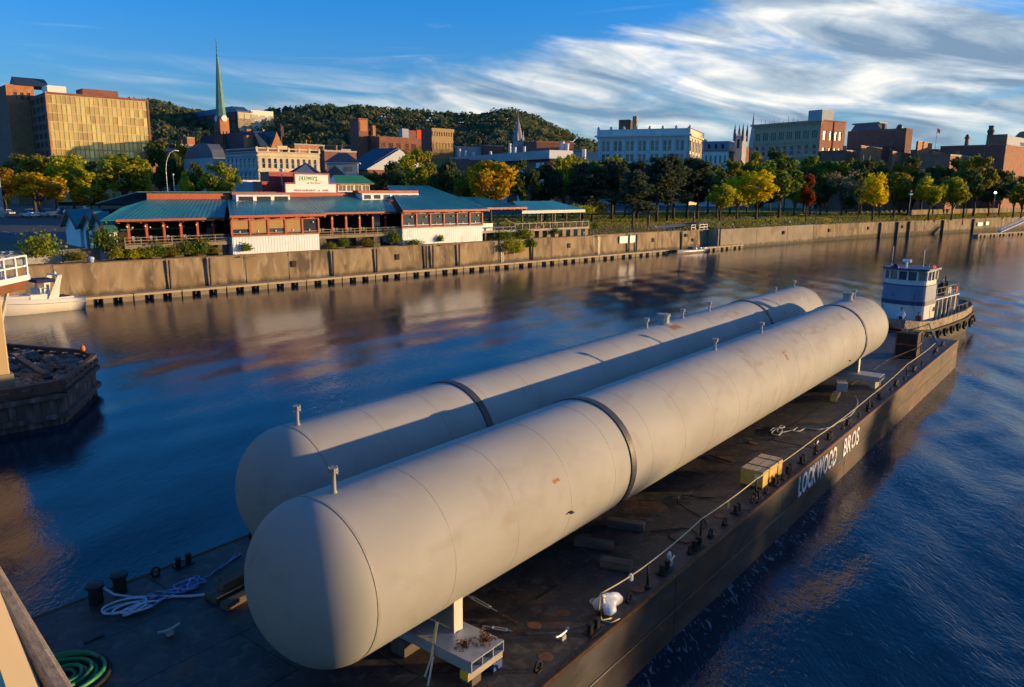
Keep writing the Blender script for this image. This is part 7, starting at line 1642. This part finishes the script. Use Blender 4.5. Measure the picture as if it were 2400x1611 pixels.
# the near-side bank lies out of frame to the right; its tree tops dapple the low sun on the barge
nb = MB(); nb.add([(128,-160,-1),(134,-160,2.2),(900,-160,2.6),(900,64,2.6),(150,64,2.2),(144,64,-1)],[(0,1,4,5),(1,2,3,4)]); struct(nb.build('near_bank', M_grass))
for i,(x,y,H,W_,k) in enumerate(((152,-14,21.6,12,'broad'),(150,-3,20.2,11,'round'),(156,6,23.0,12,'tall'),(152,15,19.6,12,'broad'),(158,23,18.2,12,'round'),(154,34,20.4,10,'tall'),(161,42,17.0,12,'tall'),(158,51,16.6,12,'broad'),(166,10,20.6,13,'broad'),(168,27,18.6,13,'round'),(170,42,17.4,13,'broad'),(165,-9,21.0,13,'round'))):
    tm, km = TV[k][i % len(TV[k])]; bw = {'broad':7.6,'round':7.9,'tall':6.0}[k]
    th = thing('tree', 'tall green tree on the near bank, number %s from the bridge' % ('one two three four five six seven eight nine ten eleven twelve'.split()[i]), 'tree', (x,y,2.1), i*1.3, 'trees on the near bank')
    link('trunk', tm, th, scale=(1.4,1.4,(H-2.1)/9.75)); link('crown', km, th, scale=(W_/bw,W_/bw,(H-2.1)/9.75), mat=LM['green'])
# ---------------------------------------------------------------- shrubs and climbers
def shrub_mesh(seed, n=900):
    r = random.Random(seed); mb = MB()
    for i in range(n):
        c = Vector((r.gauss(0,.42),r.gauss(0,.42),abs(r.gauss(.35,.30)))); leaf_quad(mb, c, rdir(r), r.uniform(.05,.11), r)
    me = mb.mesh('foliage'); me.materials.append(M_bark); return me
SV = [shrub_mesh(i) for i in range(3)]
stm = MB()
for k in range(5): stm.tube([(0,0,0),(.25*math.cos(k*1.3),.25*math.sin(k*1.3),.7)],.03,4,r1=.01)
stm = stm.mesh('stem'); stm.materials.append(M_bark)
def shrub(px, py, w_, h_, col, label, t=None, z=4.7, group='shrubs along the river wall'):
    if t is None: p = gz(px,py,z)
    else:
        d = ray(px,py); k = (t+QO.dot(QB)-0)/d.dot(QB); p = Vector((0,0,CAM_H))+d*k; z = p.z
    i = _tn[0]; _tn[0] += 1
    th = thing('shrub', label, 'shrub', Vector((p.x,p.y,p.z)), i*1.7, group)
    link('foliage', SV[i%3], th, scale=(w_/1.7,w_/1.7,h_/1.1), mat=LM[col]); link('stem', stm, th, scale=(w_/1.7,w_/1.7,h_/1.1))
for a in ((95,600,4.0,3.0,'greengold','wide green and yellow bush left of the low grey wall',2.0),(245,580,2.8,3.0,'green','round green bush at the end of the low grey wall',2.2),(262,590,2.2,2.4,'dark','dark bush beside the terrace corner',1.6),(180,610,2.0,1.2,'olive','low weeds on the wall left of the blue marker',1.2),(275,605,1.6,1.6,'yelgreen','yellow-green weeds left of the terrace corner',.8),(315,604,2.2,1.2,'yelgreen','yellow-green weeds below the left terrace start',.7),(345,603,2.0,1.5,'greengold','weeds below the left terrace, second clump',.7),(372,600,2.0,1.9,'green','taller green shrub below the left terrace',.7),(405,598,1.8,1.4,'olive','olive weeds below the middle of the left terrace',.7),(440,594,2.0,2.0,'green','green shrub below the right half of the left terrace',.7),(472,592,2.2,2.2,'green','bushy green shrub near the first white skirt',.7),(500,594,1.6,1.0,'olive','low weeds left of the first white skirt',.7),(578,588,1.5,1.2,'green','small shrub growing up the first white skirt',-.15),(775,582,1.6,1.0,'olive','olive weeds right of the first white skirt',.7),(806,578,1.8,1.6,'green','green shrub below the right terrace',.7),(860,575,2.0,1.2,'olive','olive weeds below the right terrace, right half',.7),(925,568,2.2,2.3,'green','green shrub against the second white skirt',.5),(970,573,3.0,.9,'green','creeper along the foot of the second white skirt',-.2),(1032,566,1.2,1.2,'green','small round shrub on the second white skirt',-.1),(1395,535,1.6,1.5,'green','shrub growing through the wire fence',1.0),(1300,548,2.0,1.3,'green','shrub below the pavilion deck',.8),(1180,560,3.2,1.6,'green','green creeper top spilling over the wall below the pavilion',.2),(1230,555,3.0,1.8,'greengold','yellow-green creeper at the wall top below the pavilion',.2),(1190,588,3.0,2.6,'greengold','yellow-green creeper hanging down the wall, left strand',-.45),(1215,592,2.4,2.6,'yelgreen','yellowest creeper strand hanging down the wall',-.45),(1245,578,2.2,1.8,'green','green creeper strand hanging down the wall, right one',-.45),
          (1370,500,4.5,1.8,'yelgreen','long yellow-green bush right of the pavilion',9),(1405,500,3.0,2.2,'rust','orange bush at the end of the pavilion garden',9.5),(1345,500,3.5,2.0,'greengold','green bush inside the pavilion end',9)):
    shrub(*a[:6], t=a[6])
# ================================================================ cars
def car_meshes():
    b = MB().pry([(-2.2,.35),(-2.25,.62),(-2.05,.80),(-1.2,.88),(1.1,.90),(2.0,.82),(2.25,.66),(2.25,.35)],-.86,.86).mesh('body')
    c = MB(); P0 = [(-1.1,-.80),(1.55,-.80),(1.55,.80),(-1.1,.80)]; P1 = [(-.45,-.66),(1.0,-.66),(1.0,.66),(-.45,.66)]
    c.add([(x,y,.88) for x,y in P0]+[(x,y,1.42) for x,y in P1],[(0,1,5,4),(1,2,6,5),(2,3,7,6),(3,0,4,7),(0,3,2,1)]); g = c.mesh('cabin_glass')
    r = MB().bx(-.50,1.04,-.69,.69,1.42,1.47).bx(.25,.33,-.74,-.68,.9,1.43).bx(.25,.33,.68,.74,.9,1.43).mesh('roof')
    t = MB().lathe([(.20,-.1),(.32,-.1),(.33,0),(.32,.1),(.20,.1)],12,ax='y').mesh('tyre'); h = MB().lathe([(.0,-.105),(.20,-.105),(.20,.105),(0,.105)],10,ax='y').mesh('rim')
    l = MB().bx(-.03,.03,-.18,.18,-.07,.07).mesh('light')
    return b,g,r,t,h,l
CB,CG,CR,CT,CH,CLt = car_meshes()
for me in (CB,CR): me.materials.append(M_white)
CG.materials.append(M_win); CT.materials.append(M_black); CH.materials.append(M_steel); CLt.materials.append(M_lampw)
M_tail = glow('tail_lamp',(.9,.02,.01),2.5); M_tail2 = pmat('tail_lens',(.4,.01,.01),.3,var=.02)
def car(name, px, py, head, col, label, Y=None, truck=False, lit=False, sc_=1.0):
    p = gz(px,py,5.5) if Y is None else gy(px,py,Y); p = Vector((p.x,p.y,5.52))
    th = thing(name, label, 'pickup truck' if truck else 'car', p, rad(90-head), 'parked cars')
    th.scale = (sc_,)*3
    m_ = pmat('car_paint_'+str(len(bpy.data.materials)), col, .35, .1, var=.03, spec=.7)
    link('body', CB, th, mat=m_); 
    if truck:
        link('cabin_glass', CG, th, (-.35,0,0), scale=(.62,1,1.15)); link('roof', CR, th, (-.30,0,.21), scale=(.62,1,1), mat=m_)
        MB().bx(.75,2.2,-.84,-.76,.88,1.12).bx(.75,2.2,.76,.84,.88,1.12).bx(2.12,2.2,-.76,.76,.88,1.12).build('cargo_bed', m_, th)
    else: link('cabin_glass', CG, th); link('roof', CR, th, mat=m_)
    for x in (-1.4,1.4):
        for y in (-.82,.82): w_ = link('tyre', CT, th, (x,y,.33)); link('rim', CH, w_)
    for y in (-.6,.6): link('headlight', CLt, th, (-2.23,y,.66)); link('tail_light', CLt, th, (2.24,y,.68), mat=M_tail if lit else M_tail2)
car('pickup_truck',70,510,-62+180,(.55,.68,.78),'pale blue pickup truck nearest the river in the car park',truck=True,sc_=1.3)
car('pickup_truck',112,508,-62+180,(.80,.76,.66),'cream pickup truck right beside the pale blue one',truck=True,sc_=1.25)
car('parked_car',143,500,-50+180,(.04,.12,.40),'dark blue car right of the cream pickup truck')
car('parked_car',158,503,-40+180,(.80,.84,.86),'white car lowest in the row beside the restaurant wing')
car('parked_car',205,492,-50,(.40,.46,.54),'silver car under the small golden tree')
car('parked_car',178,470,30,(.22,.03,.03),'dark red car between the two golden trees',Y=235)
car('parked_car',262,463,-60,(.62,.66,.70),'white car left of the yellow tree trunk',Y=240)
car('parked_car',280,470,-60,(.10,.14,.20),'dark grey car behind the yellow tree trunk',Y=232)
car('parked_car',316,470,-62,(.58,.60,.62),'silver sport utility car right of the yellow tree trunk',Y=225,sc_=1.15)
car('parked_car',15,465,-60,(.45,.45,.48),'grey car at the left edge under the yellow tree',Y=225)
car('parked_car',345,462,40,(.60,.56,.50),'pale car beyond the restaurant wing roof',Y=262)
car('parked_car',440,445,-60,(.10,.20,.45),'blue car near the foot of the curved lamp',Y=250)
car('parked_car',562,432,-55,(.55,.60,.68),'pale car under the white canopy before the arcade hall',Y=235)
car('parked_car',1478,480,8,(.08,.10,.16),'dark car with red tail lights lit behind the pines',Y=262,lit=True,sc_=1.2)
car('parked_car',1505,478,8,(.45,.38,.25),'tan car just right of the red tail lights',Y=268)
car('parked_car',1345,472,60,(.5,.53,.58),'pale car left of the pines on the street',Y=262)
car('parked_car',2143,487,80,(.06,.07,.09),'dark car beyond the path beside the double lamp',Y=300)
cn = thing('canopy','white flat canopy in front of the arcade hall','canopy',gy(590,424,222)); cn.rotation_euler.z = QROT
MB().bx(-7,9,-3,3,-.35,.15).build('roof', M_white, cn)
for x in (-6,0,8): MB().bx(x-.15,x+.15,-2,-1.7,-9.5,-.35).build('post', M_white, cn)
# ================================================================ lamps, bollards, flag
def lamp(label, px, base_y, top_y, Y, arm=True):
    p = gy(px,base_y,Y); t = gy(px,top_y,Y).z-5.4; th = thing('street_lamp', label, 'street lamp', Vector((p.x,p.y,5.4)), QROT)
    if arm:
        pts = [(0,0,0),(0,0,t*.72)]+[(2.2*(1-math.cos(a)),0,t*.72+t*.28*math.sin(a)) for a in [i*math.pi/16 for i in range(1,9)]]
        MB().tube(pts,.10,7,r1=.07).build('pole', M_steel, th, True); MB().bx(2.0,3.0,-.15,.15,t-.12,t+.06).build('lamp_head', M_white, th, bevel=.04)
    else:
        MB().tube([(0,0,0),(0,0,t-.4)],.09,7,r1=.06).build('pole', M_steel, th, True); MB().lathe([(0,t-.45),(.25,t-.25),(.25,t-.05),(0,t+.05)],10).build('lamp_head', M_lampw, th, True)
    return th
lamp('tall curved street lamp left of the restaurant roof',392,440,352,165)
lamp('short globe lamp beside the tall curved lamp',408,440,408,190,False)
lamp('globe lamp in front of the arcade hall',633,440,412,200,False)
th = lamp('white double lamp beside the path on the right',2130,500,447,250,False)
MB().bx(-.9,.9,-.05,.05,7.3,7.4).build('cross_arm', M_white, th)
for x in (-.9,.9): MB().lathe([(0,-.4),(.3,-.2),(.3,.15),(0,.3)],10,(x,0,7.6)).build('lantern', M_lampw, th, True)
p = gy(2333,452,268); th = thing('park_lamp','bright lit lamp among dark trees at the right','street lamp',Vector((p.x,p.y,5.4)))
MB().tube([(0,0,0),(0,0,p.z-5.8)],.09,7).build('pole', M_steel, th); MB().lathe([(0,-.42),(.38,-.2),(.42,.05),(.3,.32),(0,.42)],12,(0,0,p.z-5.4)).build('lantern', glow('lit_lantern',(.75,1.0,.85),3.0), th, True)
for i in range(12):
    px = 2020+11.4*i; p = gz(px,505-.25*i,5.0); q = p-QO; p.z = ground_z(q.dot(QA),q.dot(QB))
    tag(MB().lathe([(.16,0),(.16,.55),(.30,.6),(.30,.95),(.12,1.1),(0,1.12)],8).build('bollard', M_white, None, True, p), ('leftmost','second','third','fourth','fifth','sixth','seventh','eighth','ninth','tenth','eleventh','rightmost')[i]+' of the twelve short white bollards edging the far path, counted from the left', 'bollard', 'white bollards')
p = gy(661,345,330); th = thing('flag_pole','thin flag pole rising behind the arcade hall','flag pole',Vector((p.x,p.y,5.4))); h_ = gy(661,290,330).z-5.4
MB().tube([(0,0,0),(0,0,h_)],.14,6,r1=.06).build('pole', M_steel, th); MB().add([(0,0,h_-.5),(.9,.3,h_-1.2),(.8,.2,h_-5.2),(0,0,h_-4.8),(.45,.05,h_-.9),(.4,.0,h_-5)],[(0,4,5,3),(4,1,2,5)]).build('flag', pmat('faded_flag',(.35,.12,.14),.8,var=.2), th)
p = gy(2197,305,395); th = thing('roof_flag','small dark flag flying above the dark brick block','flag',Vector((p.x,p.y,gy(2190,350,395).z)))
hh = p.z-th.location.z; MB().tube([(0,0,0),(0,0,hh+1)],.12,6).build('pole', M_slate, th); MB().add([(0,0,hh+.8),(1.6,.4,hh+.2),(1.8,.4,hh-1.6),(0,0,hh-1.2)],[(0,1,2,3)]).build('flag', M_rust, th)
